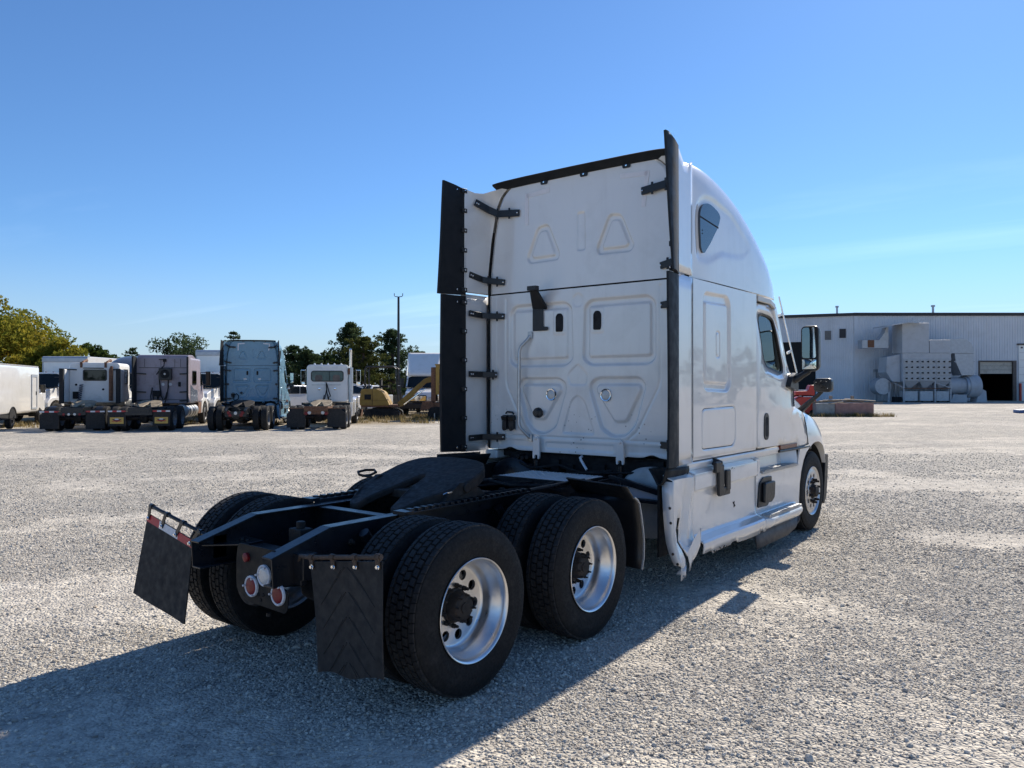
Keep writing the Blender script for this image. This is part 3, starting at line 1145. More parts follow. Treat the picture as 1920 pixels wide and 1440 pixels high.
A = [(-.55, YB - .012, 2.632), (-.362, YB - .012, 2.618), (-.375, 2.77, 2.800), (-.465, 2.77, 2.806)]
Bt = [(-.55, YB - .012, 2.675), (-.362, YB - .012, 2.655), (-.375, 2.775, 2.825), (-.465, 2.775, 2.835)]
m.add(A + Bt, [(0, 1, 2, 3), (7, 6, 5, 4), (0, 4, 5, 1), (1, 5, 6, 2), (2, 6, 7, 3), (3, 7, 4, 0)])
m.b2(-.475, -.365, 2.74, 2.80, 2.80, 2.845)
m.build('hose_bracket', PLASTIC, T, bevel=.004)
m = MB()
m.lathe([(YB + .01, .055), (YB - .02, .052), (YB - .03, .04), (YB - .05, .036), (YB - .052, .001)], 16, c=(-.486, 0, 1.562), axis='y')
m.box((-.445, YB - .025, 1.56), (.05, .04, .05))
m.build('electric_socket', PLASTIC, T, bevel=.004)
m = MB()
for x in (-.895, -.805):
    m.box((x, YB - .035, 1.50), (.07, .05, .05), Matrix.Rotation(R(20), 3, 'X'))
    m.box((x, YB - .03, 1.425), (.055, .05, .085))
    m.cyl((x, YB - .03, 1.39), (x, YB - .06, 1.385), .022, 12)
m.box((-.85, YB - .015, 1.47), (.12, .03, .12))
m.tube([(-.89, YB - .03, 1.545), (-.87, YB - .03, 1.565), (-.80, YB - .03, 1.56), (-.78, YB - .03, 1.54)], .010, 8)
m.build('glad_hand_holder', PLASTIC, T, bevel=.004)

# roof: sections along the length
RY = [2.95, 3.3, 3.6, 3.95, 4.25, 4.55, 4.85, 5.10, 5.28, 5.42, 5.52]
RZ = [3.945, 3.965, 3.94, 3.862, 3.755, 3.61, 3.42, 3.23, 3.05, 2.925, 2.84]
RW = [1.165, 1.195, 1.20, 1.20, 1.20, 1.20, 1.195, 1.18, 1.15, 1.10, 1.03]
ys = np.linspace(2.985, 5.52, 150)
tt = np.linspace(0, PI, 201)
G = np.zeros((len(ys), len(tt), 3))
# smooth the height curve
fine = np.linspace(2.9, 5.55, 400)
zf_ = np.interp(fine, RY, RZ)
ker = np.ones(45) / 45
zf_s = np.convolve(np.pad(zf_, 22, mode='edge'), ker, 'valid')
wf_s = np.convolve(np.pad(np.interp(fine, RY, RW), 22, mode='edge'), ker, 'valid')
for i, y in enumerate(ys):
    zt, w = np.interp(y, fine, zf_s), np.interp(y, fine, wf_s)
    hgt = max(zt - 2.822, .012)
    e = np.interp(y, [2.95, 4.2, 5.0, 5.5], [.26, .28, .34, .5])   # superellipse exponent: small = boxy
    td = np.linspace(0, PI, 1601)
    c, s_ = np.cos(td), np.sin(td)
    x = w * np.sign(c) * np.abs(c) ** (e * .55)
    z = 2.822 + hgt * np.abs(s_) ** (e * 1.15)
    L0 = np.concatenate([[0], np.cumsum(np.hypot(np.diff(x), np.diff(z)))])
    q = np.linspace(0, L0[-1], len(tt))
    G[i, :, 0], G[i, :, 1], G[i, :, 2] = np.interp(q, L0, x), y, np.interp(q, L0, z)
# dished surround of the side windows
RECP = rpoly([(3.09, 3.26), (3.09, 3.40), (3.13, 3.54), (3.27, 3.635), (3.45, 3.65), (3.93, 3.575), (4.48, 3.28), (4.2, 3.12), (3.62, 3.08), (3.36, 2.96), (3.12, 2.97)], .1)
sdw = sd_poly(G[..., 1], G[..., 2], RECP)
fade = np.clip((4.55 - G[..., 1]) / .9, 0, 1)
G[..., 0] -= np.sign(G[..., 0]) * recess(sdw, .016, .06) * fade * sstep((G[..., 2] - 2.93) / .16) * (np.abs(G[..., 0]) > .9)
m = MB()
m.grid(G[..., 0], G[..., 1], G[..., 2])
roof = m.build('roof', WHITE, T, smooth=60)

# roof side windows
WINP = [(3.185, 3.30), (3.19, 3.456), (3.25, 3.523), (3.35, 3.555), (3.45, 3.55), (3.60, 3.515), (3.655, 3.475), (3.60, 3.371), (3.42, 3.19), (3.29, 3.08), (3.25, 3.07), (3.205, 3.11)]
for s in (-1, 1):
    m = MB()
    wp = rpoly(WINP, .05)
    m.prism(wp, 'x', s * 1.16, s * 1.191)
    g = m.build('roof_window', mat('roof_window_glass', (.035, .05, .07), .12, coat=.5, var=.1) if s < 0 else MATS['roof_window_glass'], T)
    m = MB()
    m.bar((s * 1.1915, 3.187, 3.40), (s * 1.1915, 3.60, 3.36), .004, .012)
    for z in (3.25, 3.28):
        m.lathe([(0, .006), (s * .004, .005)], 8, c=(s * 1.191, 3.23, z), axis='x')
    m.build('window_divider', DARK, g)

# side panels of the sleeper
uy = axis(3.012, 4.578, .0085)
vz = axis(1.158, 2.812, .0085)
U, V = np.meshgrid(uy, vz, indexing='ij')
H = np.zeros_like(U)
EO = [(3.217, 1.864), (3.217, 2.63), (3.27, 2.715), (3.80, 2.725), (3.877, 2.65), (3.877, 1.86), (3.80, 1.775), (3.28, 1.79)]
EI = [(3.275, 1.86), (3.275, 2.63), (3.81, 2.64), (3.815, 1.845)]
H += channel(U, V, EO, EI, .026, .022)
H += groove_line(U, V, rpoly([(3.53, 2.115), (3.53, 2.35), (3.61, 2.355), (3.61, 2.115)], .03) + [(3.55, 2.115)], .012, .010)
LD = rpoly([(3.20, 1.25), (3.20, 1.60), (3.26, 1.625), (3.95, 1.635), (3.99, 1.59), (3.985, 1.30), (3.93, 1.245)], .06)
H += groove_line(U, V, LD + [LD[0]], .012, .014)
H += .012 * sstep((1.195 - V) / .03)
H += .004 * np.sin(U * 2.1) * np.sin(V * 2.3 + .4)
for s in (-1, 1):
    m = MB()
    m.grid(s * (1.20 - H), U, V)
    m.build('sleeper_side_panel', WHITE, T, smooth=180, fix=False)
    m = MB()
    m.b2(min(s * 1.150, s * 1.172), max(s * 1.140, s * 1.165), 2.99, 4.62, 1.17, 2.81)
    m.b2(min(s * 1.10, s * 1.172), max(s * 1.10, s * 1.172), 2.975, 2.99, 1.16, 3.5)
    m.build('inner_side_wall', DARK, T)
    m = MB()
    m.tube([(s * 1.188, p[0], p[1]) for p in LD + [LD[0]]], .0055, 6, caps=False)  # dark tube stands in for the shaded gap round the baggage door
    m.build('baggage_door_gap_line', DARK, T)
    # belt trim under the sleeper and the door
    m = MB()
    m.prism([(1.02, 1.06), (1.02, 1.15), (1.185, 1.15), (1.19, 1.12), (1.17, 1.075), (1.12, 1.05)] if s > 0 else [(-1.02, 1.06), (-1.02, 1.15), (-1.185, 1.15), (-1.19, 1.12), (-1.17, 1.075), (-1.12, 1.05)], 'y', 2.93, 5.35)
    m.build('sill', WHITE, T, bevel=.02, seg=4)
m = MB()
m.b2(-1.09, 1.09, 3.03, 3.05, 1.17, 2.82)
m.b2(-1.14, 1.14, 2.975, 4.9, 2.80, 2.822)
m.b2(-1.16, 1.16, 4.40, 4.44, 1.15, 2.80)
m.build('inner_bulkhead', INTERIOR, T)
m = MB()
m.b2(-1.13, 1.13, 2.970, 2.99, 2.79, 2.85)
m.build('seam_backing', DARK, T)

# side extenders with rubber edges
def extender(s):
    lo = MB()
    # white panels (double skinned)
    def panel(mb, y0, y1, z0, z1f, x0, x1):
        yy = np.linspace(y0, y1, 10)
        zz = np.linspace(0, 1, 14)
        A = np.zeros((10, 14, 3))
        for i, y in enumerate(yy):
            t = (y0 - y) / (y0 - y1)
            zt = z1f(y)
            for j, q in enumerate(zz):
                z = z0 + (zt - z0) * q
                A[i, j] = (s * (x0 + (x1 - x0) * t ** 1.2), y, z)
        mb.grid(A[..., 0], A[..., 1], A[..., 2])
        return A
    panel(lo, 3.004, 2.60, 1.142, lambda y: 2.812, 1.199, 1.222)
    o1 = lo.build('side_extender', WHITE, T)
    so = o1.modifiers.new('solid', 'SOLIDIFY')
    so.thickness = .022
    so.offset = -1 if s > 0 else 1
    up = MB()
    def ztop(y):
        return float(np.interp(y, [2.58, 2.66, 2.74, 2.82, 2.90, 3.0], [3.935, 3.915, 3.855, 3.79, 3.79, 3.86]))
    panel(up, 3.004, 2.60, 2.832, ztop, 1.196, 1.228)
    o2 = up.build('upper_side_extender', WHITE, T)
    so = o2.modifiers.new('solid', 'SOLIDIFY')
    so.thickness = .022
    so.offset = -1 if s > 0 else 1
    A = np.zeros((14, 24, 3))
    for i, t in enumerate(np.linspace(0, 1, 14)):
        y = 2.945 - .335 * t
        zt = float(np.interp(t, [0, .2, .45, .7, 1], [3.955, 3.925, 3.885, 3.885, 3.92]))
        for j, q in enumerate(np.linspace(0, 1, 24)):
            z = 2.835 + (zt - 2.835) * q
            xf = float(np.interp(z, WZ, WX)) + .022
            A[i, j] = (s * (xf + (1.20 - xf) * t ** .7), y, z)
    mm = MB()
    mm.grid(A[..., 0], A[..., 1], A[..., 2])
    mm.build('extender_inner_skin', WHITE, o2, smooth=60)
    # rubber
    for (z0, z1, nm, flare, parent) in ((1.145, 2.79, 'rubber_edge', 1.268, o1), (2.80, 3.965, 'rubber_edge', 1.278, o2)):
        zz = np.linspace(0, 1, 16)
        prof = [(1.226, 2.655, 0), (1.244, 2.63, 0), (1.262, 2.52, 0), (flare, 2.38, 0), (flare - .008, 2.34, 0), (flare - .030, 2.345, 0), (1.225, 2.50, 0), (1.195, 2.63, 0)]
        A = np.zeros((len(prof) + 1, 16, 3))
        for i, (x, y, _) in enumerate(prof + [prof[0]]):
            for j, q in enumerate(zz):
                zt = z1
                if z1 > 3.5:
                    zt = float(np.interp(y, [2.33, 2.45, 2.66], [3.965, 3.955, 3.90]))
                zb = z0 + (.0 if z0 > 2 else .03 * (2.66 - y))
                bow = .010 * math.sin(q * 5 + z0)
                fl_ = (.075 * (1 - q) - .005) if z0 > 2 else (.030 + .012 * math.sin(q * 3))
                A[i, j] = (s * (x + bow * (2.62 - y) + fl_ * (2.64 - y) / .29), y, zb + (zt - zb) * q)
        mm = MB()
        mm.grid(A[..., 0], A[..., 1], A[..., 2])
        mm.add(A[:-1, 0], [tuple(range(len(prof)))])
        mm.add(A[:-1, -1], [tuple(range(len(prof)))])
        rb = mm.build(nm, RUBBER, parent, smooth=30)
        nclip = 6
        for k in range(nclip):
            mm = MB()
            z = z0 + .05 + (z1 - z0 - .12) * k / (nclip - 1)
            mm.box((s * 1.192, 2.60, z), (.016, .075, .045))
            mm.build('clip', PLASTIC, parent, bevel=.003)
        for k in range(nclip):
            z = z0 + .05 + (z1 - z0 - .12) * k / (nclip - 1)
            for y in ((2.605,) if 0 < k < nclip - 1 else (2.605, 2.52)):
                mm = MB()
                x0 = 1.184 if y > 2.6 else 1.222
                mm.lathe([(s * x0, .011), (s * (x0 - .006), .010), (s * (x0 - .007), .001)], 8, c=(0, y, z), axis='x')
                mm.build('rivet', CHROME, parent)
    # arms to the back panel
    for (z0, z1, xe, wd) in ((3.655, 3.78, .72, .072), (2.94, 3.02, .915, .064), (2.578, 2.61, .92, .062), (1.958, 1.965, 1.02, .062), (1.295, 1.285, .915, .062)):
        mm = MB()
        y_p = YB - .015
        p0 = Vector((s * xe, y_p, z0))
        p1 = Vector((s * 1.10, y_p - .045, z0 + (z1 - z0) * .35))
        p2 = Vector((s * 1.165, 2.86, z0 + (z1 - z0) * .55))
        p3 = Vector((s * 1.190, 2.69, z1))
        if z0 > 3.3:
            p1, p2, p3 = Vector((s * .985, y_p - .03, z0 + .02)), Vector((s * 1.055, 2.84, z0 + .06)), Vector((s * 1.125, 2.71, z1))
        for a, b in ((p0, p1), (p1, p2), (p2, p3)):
            mm.bar(a, b + (b - a).normalized() * .012, .022, wd, up=(0, 0, 1))
        for k, q in enumerate((p0.lerp(p1, .45), p1)):
            for e in (-1, 1):
                mm.bar(q + Vector((0, -.005, e * .02)), q + Vector((0, -.005, e * (wd * .5 + .022))), .022, .012, up=(0, 1, 0))
        ar = mm.build('extender_arm', PLASTIC, T, bevel=.004)
        for q in (p0.lerp(p1, .08), p3.lerp(p2, .1), p3.lerp(p2, .25)):
            mm = MB()
            mm.lathe([(0, .009), (-.014, .009), (-.018, .006), (-.019, .001)], 8, c=q + Vector((-s * .004, -.004, 0)), axis='y')
            mm.build('arm_bolt', CHROME, ar)
    # dark gap between cab and extender
    mm = MB()
    mm.b2(min(s * 1.145, s * 1.17), max(s * 1.145, s * 1.17), YB + .012, YB + .04, 1.17, 3.6)
    mm.build('extender_gap', DARK, T)
extender(1)
extender(-1)
# rubber strip along the back of the roof
xs = np.linspace(-1.01, 1.05, 40)
prof = [(2.985, .028), (2.90, .036), (2.85, .038), (2.835, .030), (2.85, .012), (2.93, -.018), (2.945, -.026)]
A = np.zeros((40, len(prof) + 1, 3))
for i, x in enumerate(xs):
    zt = float(np.interp(abs(x), [0, .6, .86, .95, 1.02, 1.14], [3.965, 3.962, 3.957, 3.952, 3.945, 3.935]))
    for j, (y, dz) in enumerate(prof + [prof[0]]):
        A[i, j] = (x, y, zt + dz)
m = MB()
m.grid(A[..., 0], A[..., 1], A[..., 2])
m.add(A[0, :-1], [tuple(range(len(prof)))])
m.add(A[-1, :-1], [tuple(range(len(prof)))])
rs = m.build('roof_edge_strip', RUBBER, T, smooth=35)
for x in (-.406, .076, .555):
    m = MB()
    m.prism(rpoly([(x - .05, 3.96), (x - .04, 3.905), (x + .04, 3.905), (x + .05, 3.96)], .012), 'y', YB - .012, YB - .004)
    tb = m.build('strip_tab', PLASTIC, rs, bevel=.002)
    m = MB()
    m.lathe([(YB - .012, .011), (YB - .019, .010), (YB - .02, .001)], 8, c=(x, 0, 3.93), axis='y')
    m.build('tab_bolt', CHROME, rs)
# torn black lip under the extenders
for s in (-1, 1):
    m = MB()
    pr = [(1.22, 1.135), (1.225, 1.10), (1.20, 1.02), (1.17, .985), (1.14, .99), (1.10, 1.06), (1.06, 1.12)]
    A = np.zeros((8, len(pr), 3))
    for i, y in enumerate(np.linspace(2.44 if s > 0 else 2.20, 2.88, 8)):
        for j, (x, z) in enumerate(pr):
            A[i, j] = (s * (x - .02 * (2.88 - y)), y, z + .03 * (2.6 - y))
    m.grid(A[..., 0], A[..., 1], A[..., 2])
    o = m.build('rubber_lip', RUBBER, T)
    so = o.modifiers.new('solid', 'SOLIDIFY')
    so.thickness = .012

# ------------------------------------------------------------------ doors
DOOR = [(4.592, 1.172), (4.592, 2.735), (5.08, 2.735), (5.16, 2.70), (5.25, 2.575), (5.43, 2.29), (5.62, 2.02), (5.76, 1.94), (5.80, 1.80), (5.79, 1.59),
        (6.10, 1.515), (6.19, 1.45), (6.27, 1.34), (6.36, 1.10), (5.92, 1.108), (5.92, 1.16), (5.30, 1.165)]
DWIN = rpoly([(4.70, 2.50), (4.70, 2.60), (4.82, 2.635), (5.06, 2.62), (5.17, 2.585), (5.24, 2.45), (5.40, 2.05), (5.385, 1.985), (5.30, 1.975), (4.86, 2.045), (4.79, 2.12)], .05)
def door_x(z, y):
    """tumblehome above the waist, swell below"""
    x = 1.20
    if z > 1.95:
        x -= .05 * ((z - 1.95) / .8) ** 1.4
    x -= .05 * max(0, (y - 5.3)) ** 1.5 * (1 if z > 1.6 else .3)
    return x
for s in (-1, 1):
    m = MB()
    m.holed(rpoly(DOOR, .03, 3), [DWIN], 'x', 1.20)
    V_ = m.v[0]
    # refine: subdivide through bmesh for a shaped skin
    me = m.mesh('door', WHITE, 60)
    bm = bmesh.new()
    bm.from_mesh(me)
    bmesh.ops.triangulate(bm, faces=bm.faces[:])
    for _ in range(3):
        long = [e for e in bm.edges if e.calc_length() > .16 and not e.is_boundary]
        if long:
            bmesh.ops.subdivide_edges(bm, edges=long, cuts=1)
            bmesh.ops.triangulate(bm, faces=bm.faces[:])
    for v in bm.verts:
        y, z = v.co.y, v.co.z
        v.co.x = s * (door_x(z, y) + .012 * math.exp(-((z - 1.55) / .09) ** 2) * min(1, max(0, (y - 4.65) / .5)) + .006)
    if s < 0:
        bmesh.ops.reverse_faces(bm, faces=bm.faces[:])
    bm.to_mesh(me)
    bm.free()
    me.shade_smooth()
    d = obj('door', me, T)
    so = d.modifiers.new('solid', 'SOLIDIFY')
    so.thickness = .03
    so.offset = -1
    # window seal and pane
    m = MB()
    big_ = [(p[0], p[1]) for p in DWIN]
    c0 = np.mean(np.array(big_), axis=0)
    inn = [tuple(c0 + (np.array(p) - c0) * .93) for p in big_]
    n = len(big_)
    vs = []
    for ring, dx in ((big_, .010), (big_, -.012), (inn, .002), (inn, -.02)):
        vs += [(s * (door_x(p[1], p[0]) + dx), p[0], p[1]) for p in ring]
    fs = []
    for i in range(n):
        k = (i + 1) % n
        fs += [(i, k, 2 * n + k, 2 * n + i), (i, n + i, n + k, k), (2 * n + i, 2 * n + k, 3 * n + k, 3 * n + i)]
    m.add(vs, fs)
    m.build('window_seal', PLASTIC, d)
    m = MB()
    m.holed(inn, [], 'x', 0)
    vv = m.v[0]
    for i in range(len(vv)):
        vv[i][0] = s * (door_x(vv[i][2], vv[i][1]) - .012)
    m.build('window_pane', GLASS, d)
    m = MB()
    m.prism(rrect(4.775, 4.915, 1.25, 1.545, .062), 'x', s * 1.200, s * 1.2165)
    hd = m.build('door_handle', PLASTIC, d, bevel=.006)
    m = MB()
    m.prism(rrect(4.805, 4.885, 1.285, 1.50, .035), 'x', s * 1.216, s * 1.219)
    m.build('handle_pocket', DARK, d)
    m = MB()
    m.prism(rpoly([(5.31, 1.115), (5.31, 1.160), (5.90, 1.158), (5.885, 1.112)], .01), 'x', s * 1.155, s * 1.205)
    m.build('side_marker', LENSA, T, bevel=.004)
    # band for the roof overhang's underside, ground light painted in as cream
    m = MB()
    pth = [(s * 1.195, 4.60, 2.775), (s * 1.19, 5.0, 2.77), (s * 1.165, 5.22, 2.735), (s * 1.10, 5.38, 2.66)]
    for a, b in zip(pth[:-1], pth[1:]):
        m.bar(a, b, .03, .055)
    m.build('roof_overhang_band', mat('ground_lit_cream', (.62, .58, .52), .35, var=.04) if s < 0 else MATS['ground_lit_cream'], T, bevel=.006)
    # arch rubber line under the door
    m = MB()
    m.tube([(s * 1.19, 5.30, 1.095), (s * 1.20, 5.9, 1.092), (s * 1.20, 6.2, 1.090), (s * 1.195, 6.36, 1.092), (s * 1.19, 6.44, 1.06)], .017, 8)
    m.build('arch_rubber', PLASTIC, T)
    m = MB()
    m.tube([(s * (door_x(z_, y_) + .004), y_, z_) for y_, z_ in ((5.80, 1.80), (5.80, 1.585), (6.11, 1.518), (6.20, 1.452), (6.28, 1.34), (6.365, 1.11))], .008, 6)
    m.build('door_seam', DARK, T)
    # A-pillar
    m = MB()
    m.bar((s * 1.15, 5.20, 2.72), (s * 1.125, 5.70, 1.96), .07, .10)
    m.bar((s * 1.08, 5.27, 2.72), (s * 1.07, 5.80, 1.96), .10, .05)
    m.build('pillar', WHITE, T, bevel=.015)
    # air deflector rail beside the windscreen
    m = MB()
    P0, P1 = Vector((s * 1.13, 5.48, 2.88)), Vector((s * 1.20, 5.90, 1.99))
    m.bar(P0, P1, .012, .028, up=(0, 1, 0))
    for t in (.22, .70):
        q = P0.lerp(P1, t)
        m.bar(q, q + Vector((-s * .02, -.10, -.03)), .02, .03)
    m.build('windscreen_deflector', WHITE, T, bevel=.004)

# interior
m = MB()
for x in (-.58, .58):
    m.box((x, 4.85, 1.50), (.50, .50, .16))
    m.box((x, 4.62, 1.88), (.48, .14, .70), Matrix.Rotation(R(8), 3, 'X'))
    m.box((x, 4.60, 2.32), (.28, .10, .22))
m.build('seat', INTERIOR, T, bevel=.04, seg=3)
m = MB()
m.prism([(5.25, 1.30), (5.22, 1.78), (5.35, 1.92), (5.75, 1.94), (5.80, 1.3)], 'x', -1.1, 1.1)
m.build('dashboard', INTERIOR, T, bevel=.03)
m = MB()
ring = [(-.55 + .21 * math.cos(a), 5.12 + .21 * math.sin(a) * .5, 1.98 + .21 * math.sin(a) * .85) for a in np.linspace(0, 2 * PI, 25)]
m.tube(ring, .016, 8, caps=False)
m.tube([(-.55, 5.12, 1.98), (-.55, 5.35, 1.80)], .03, 8)
m.bar((-.75, 5.12, 1.98), (-.35, 5.12, 1.98), .03, .03)
m.build('steering_wheel', INTERIOR, T)

# windscreen and front
u = np.linspace(-1, 1, 21)
v = np.linspace(0, 1, 9)
A = np.zeros((21, 9, 3))
for i, a in enumerate(u):
    for j, b in enumerate(v):
        A[i, j] = (a * (1.10 - .03 * b), (5.80 - .50 * b) + .30 * (1 - a * a), 1.95 + .78 * b)
m = MB()
m.grid(A[..., 0], A[..., 1], A[..., 2])
m.build('windscreen', GLASSD, T)
m = MB()
A2 = np.zeros((21, 5, 3))
for i, a in enumerate(u):
    for j, b in enumerate(np.linspace(0, 1, 5)):
        A2[i, j] = (a * (1.08 + .03 * (1 - b)), (5.32 - .04 * b) + .28 * (1 - a * a) * (1 - .3 * b), 2.71 + .13 * b)
m.grid(A2[..., 0], A2[..., 1], A2[..., 2])
m.build('visor', WHITE, T)
# hood
HY = [5.72, 6.0, 6.4, 6.8, 7.2, 7.55, 7.8, 7.92]
HW = [1.08, 1.06, 1.0, .95, .90, .84, .76, .66]
HZ = [2.02, 1.97, 1.90, 1.82, 1.72, 1.60, 1.45, 1.28]
tt = np.linspace(0, PI, 41)
G = np.zeros((60, 41, 3))
for i, y in enumerate(np.linspace(5.78, 7.92, 60)):
    w, z = np.interp(y, HY, HW), np.interp(y, HY, HZ)
    G[i, :, 0] = w * np.sign(np.cos(tt)) * np.abs(np.cos(tt)) ** .38
    G[i, :, 1] = y
    G[i, :, 2] = 1.02 + (z - 1.02) * np.abs(np.sin(tt)) ** .42
m = MB()
m.grid(G[..., 0], G[..., 1], G[..., 2])
hood = m.build('hood', WHITE, T, smooth=60)
m = MB()
m.prism(rrect(-.55, .55, .62, 1.25, .08), 'y', 7.86, 7.95)
m.build('grille', PLASTIC, T, bevel=.01)
for s in (-1, 1):
    m = MB()
    m.prism(rpoly([(5.86, 1.56), (5.84, 1.82), (5.93, 1.90), (6.02, 1.80), (6.05, 1.55)], .04), 'x', s * 1.00, s * 1.065)
    m.build('cowl_vent', PLASTIC, T, bevel=.008)
    # fender
    lip = [(6.36, 1.105), (6.44, 1.055), (6.50, 1.085), (6.60, 1.12), (6.77, 1.13), (6.90, 1.11), (7.02, 1.07), (7.13, 1.0), (7.20, .915), (7.24, .80)]
    out = [(6.12, 1.51), (6.27, 1.50), (6.42, 1.49), (6.56, 1.475), (6.70, 1.45), (6.87, 1.405), (7.02, 1.345), (7.22, 1.25), (7.34, 1.12), (7.38, .92)]
    lip = np.array(lip)
    out = np.array(out)
    ti = np.linspace(0, 9, 46)
    L_ = np.stack([np.interp(ti, range(10), lip[:, k]) for k in (0, 1)], 1)
    O_ = np.stack([np.interp(ti, range(10), out[:, k]) for k in (0, 1)], 1)
    k5 = np.ones(5) / 5
    for arr in (L_, O_):
        for k in (0, 1):
            arr[:, k] = np.convolve(np.pad(arr[:, k], 2, mode='edge'), k5, 'valid')
    S = np.linspace(0, 1, 9)
    rows = []
    rows.append(np.stack([np.full(46, 1.02), L_[:, 0], L_[:, 1] + .004], 1))
    for q in S:
        P = L_ * (1 - q) + O_ * q
        x = 1.185 - .075 * q ** 2 - .045 * np.clip((P[:, 0] - 6.7) / .6, 0, 1) ** 2
        rows.append(np.stack([x, P[:, 0], P[:, 1]], 1))
    for q, dx, dz in ((1.0, -.06, .035), (1.0, -.16, .07), (1.0, -.32, .085)):
        P = O_.copy()
        x = 1.11 - .045 * np.clip((P[:, 0] - 6.7) / .6, 0, 1) ** 2 + dx
        rows.append(np.stack([x, P[:, 0] + (.02 if dx < -.1 else .01), P[:, 1] + dz], 1))
    G = np.array(rows)
    m = MB()
    m.grid(s * G[..., 0], G[..., 1], G[..., 2])
    m.build('fender', WHITE, T, smooth=50)
    m = MB()
    arc = [(6.64 + .62 * math.cos(a), .50 + .62 * math.sin(a)) for a in np.linspace(R(-5), R(185), 30)]
    A = np.array([[(s * x, p[0], p[1]) for x in (.70, .9, 1.12)] for p in arc])
    m.grid(A[..., 0], A[..., 1], A[..., 2])
    m.build('wheel_arch_liner', DARK, T)
    m = MB()
    m.prism([(7.26, .93), (7.38, .92), (7.36, .62), (7.30, .36), (7.20, .27), (7.16, .30), (7.22, .6)], 'x', s * .80, s * 1.145)
    m.build('front_splash_guard', PLASTIC, T, bevel=.008)
    m = MB()
    m.prism(rpoly([(s * .56, 7.34), (s * 1.02, 7.34), (s * .98, 7.55), (s * .84, 7.80), (s * .56, 7.96)][::int(s)], .05), 'z', .30, .95)
    m.build('bumper_end', WHITE, T, bevel=.03, seg=3)
    m = MB()
    m.prism(rpoly([(7.36, 1.02), (7.34, 1.2), (7.5, 1.26), (7.82, 1.06), (7.85, .98)], .05), 'x', s * .66, s * .93)
    m.build('headlight', LENSC, T, bevel=.02, seg=3)
m = MB()
m.b2(-.56, .56, 7.75, 7.98, .32, .62)
m.build('bumper', PLASTIC, T, bevel=.03)

# ------------------------------------------------------------------ mirrors
for s in (-1, 1):
    mr_ = node('mirror', T, (s * 1.20, 5.72, 1.90))
    def L(*p):
        return (s * p[0], p[1], p[2])
    m = MB()
    m.prism(rpoly([(-.24, -.07), (-.14, .05), (.0, .10), (.06, -.06), (.05, -.12)], .03), 'x', s * -.02, s * .06)
    m.tube([L(.03, -.06, .0), L(.07, -.05, .02), L(.14, -.04, .07), L(.19, -.02, .10), L(.22, 0, .16)], [.045, .042, .036, .032, .032], 12)
    m.build('mirror_arm', PLASTIC, mr_)
    m = MB()
    sh = rrect(.125, .322, .115, .632, .05, 6)
    cc = np.mean(np.array(sh), axis=0)
    rings = []
    for (k, y) in ((1.0, -.06), (1.02, -.04), (1.0, .0), (.94, .045), (.8, .075), (.4, .09)):
        rings.append([(s * (cc[0] + (p[0] - cc[0]) * k), y, cc[1] + (p[1] - cc[1]) * k) for p in sh])
    n = len(sh)
    vs = [p for r_ in rings for p in r_]
    fs = [(a * n + i, a * n + (i + 1) % n, (a + 1) * n + (i + 1) % n, (a + 1) * n + i) for a in range(len(rings) - 1) for i in range(n)]
    fs.append(tuple((len(rings) - 1) * n + i for i in range(n)))
    fs.append(tuple(range(n)))
    m.add(vs, fs)
    m.build('mirror_housing', PLASTIC, mr_, smooth=50)
    m = MB()
    m.prism(rrect(.139, .298, .262, .615, .03), 'y', -.063, -.067)
    m.build('mirror_glass', MIRROR, mr_)
    m = MB()
    ux_ = np.linspace(-1, 1, 9)
    A = np.array([[(s * (.218 + .078 * a), -.065 - .010 * (1 - max(abs(a), abs(b)) ** 2), .190 + .055 * b) for b in ux_] for a in ux_])
    m.grid(A[..., 0], A[..., 1], A[..., 2])
    m.build('convex_glass', MIRROR, mr_, smooth=180)
    hm = node('hood_mirror', T, (s * 1.02, 6.75, 1.58))
    m = MB()
    m.tube([L(-.06, .04, -.06), L(.0, .02, -.01), L(.08, .0, .06), L(.18, -.02, .14), L(.23, -.03, .19)], [.045, .04, .032, .026, .026], 10)
    m.build('mirror_arm', PLASTIC, hm)
    m = MB()
    sh = rrect(.145, .367, .183, .357, .045, 6)
    cc = np.mean(np.array(sh), axis=0)
    rings = []
    for (k, y) in ((.8, -.095), (.97, -.085), (1.02, -.055), (1.0, .0), (.8, .05), (.3, .08)):
        rings.append([(s * (cc[0] + (p[0] - cc[0]) * k), y, cc[1] + (p[1] - cc[1]) * k) for p in sh])
    n = len(sh)
    vs = [p for r_ in rings for p in r_]
    fs = [(a * n + i, a * n + (i + 1) % n, (a + 1) * n + (i + 1) % n, (a + 1) * n + i) for a in range(len(rings) - 1) for i in range(n)]
    fs += [tuple((len(rings) - 1) * n + i for i in range(n)), tuple(range(n))]
    m.add(vs, fs)
    m.build('mirror_housing', PLASTIC, hm, smooth=50)
    m = MB()
    m.lathe([(-.090, .042), (-.100, .040), (-.102, .032), (-.096, .028), (-.102, .016), (-.103, .001)], 20, c=(s * cc[0], 0, cc[1]), axis='y')
    m.build('mirror_pivot', PLASTIC, hm)
    for k in range(4):
        m = MB()
        x = cc[0] + (-.075, -.015, .05, .065)[k]
        z = cc[1] + (.04, .055, .045, -.04)[k]
        m.lathe([(-.088, .006), (-.098, .005), (-.099, .001)], 8, c=(s * x, 0, z), axis='y')
        m.build('mirror_screw', CHROME, hm)

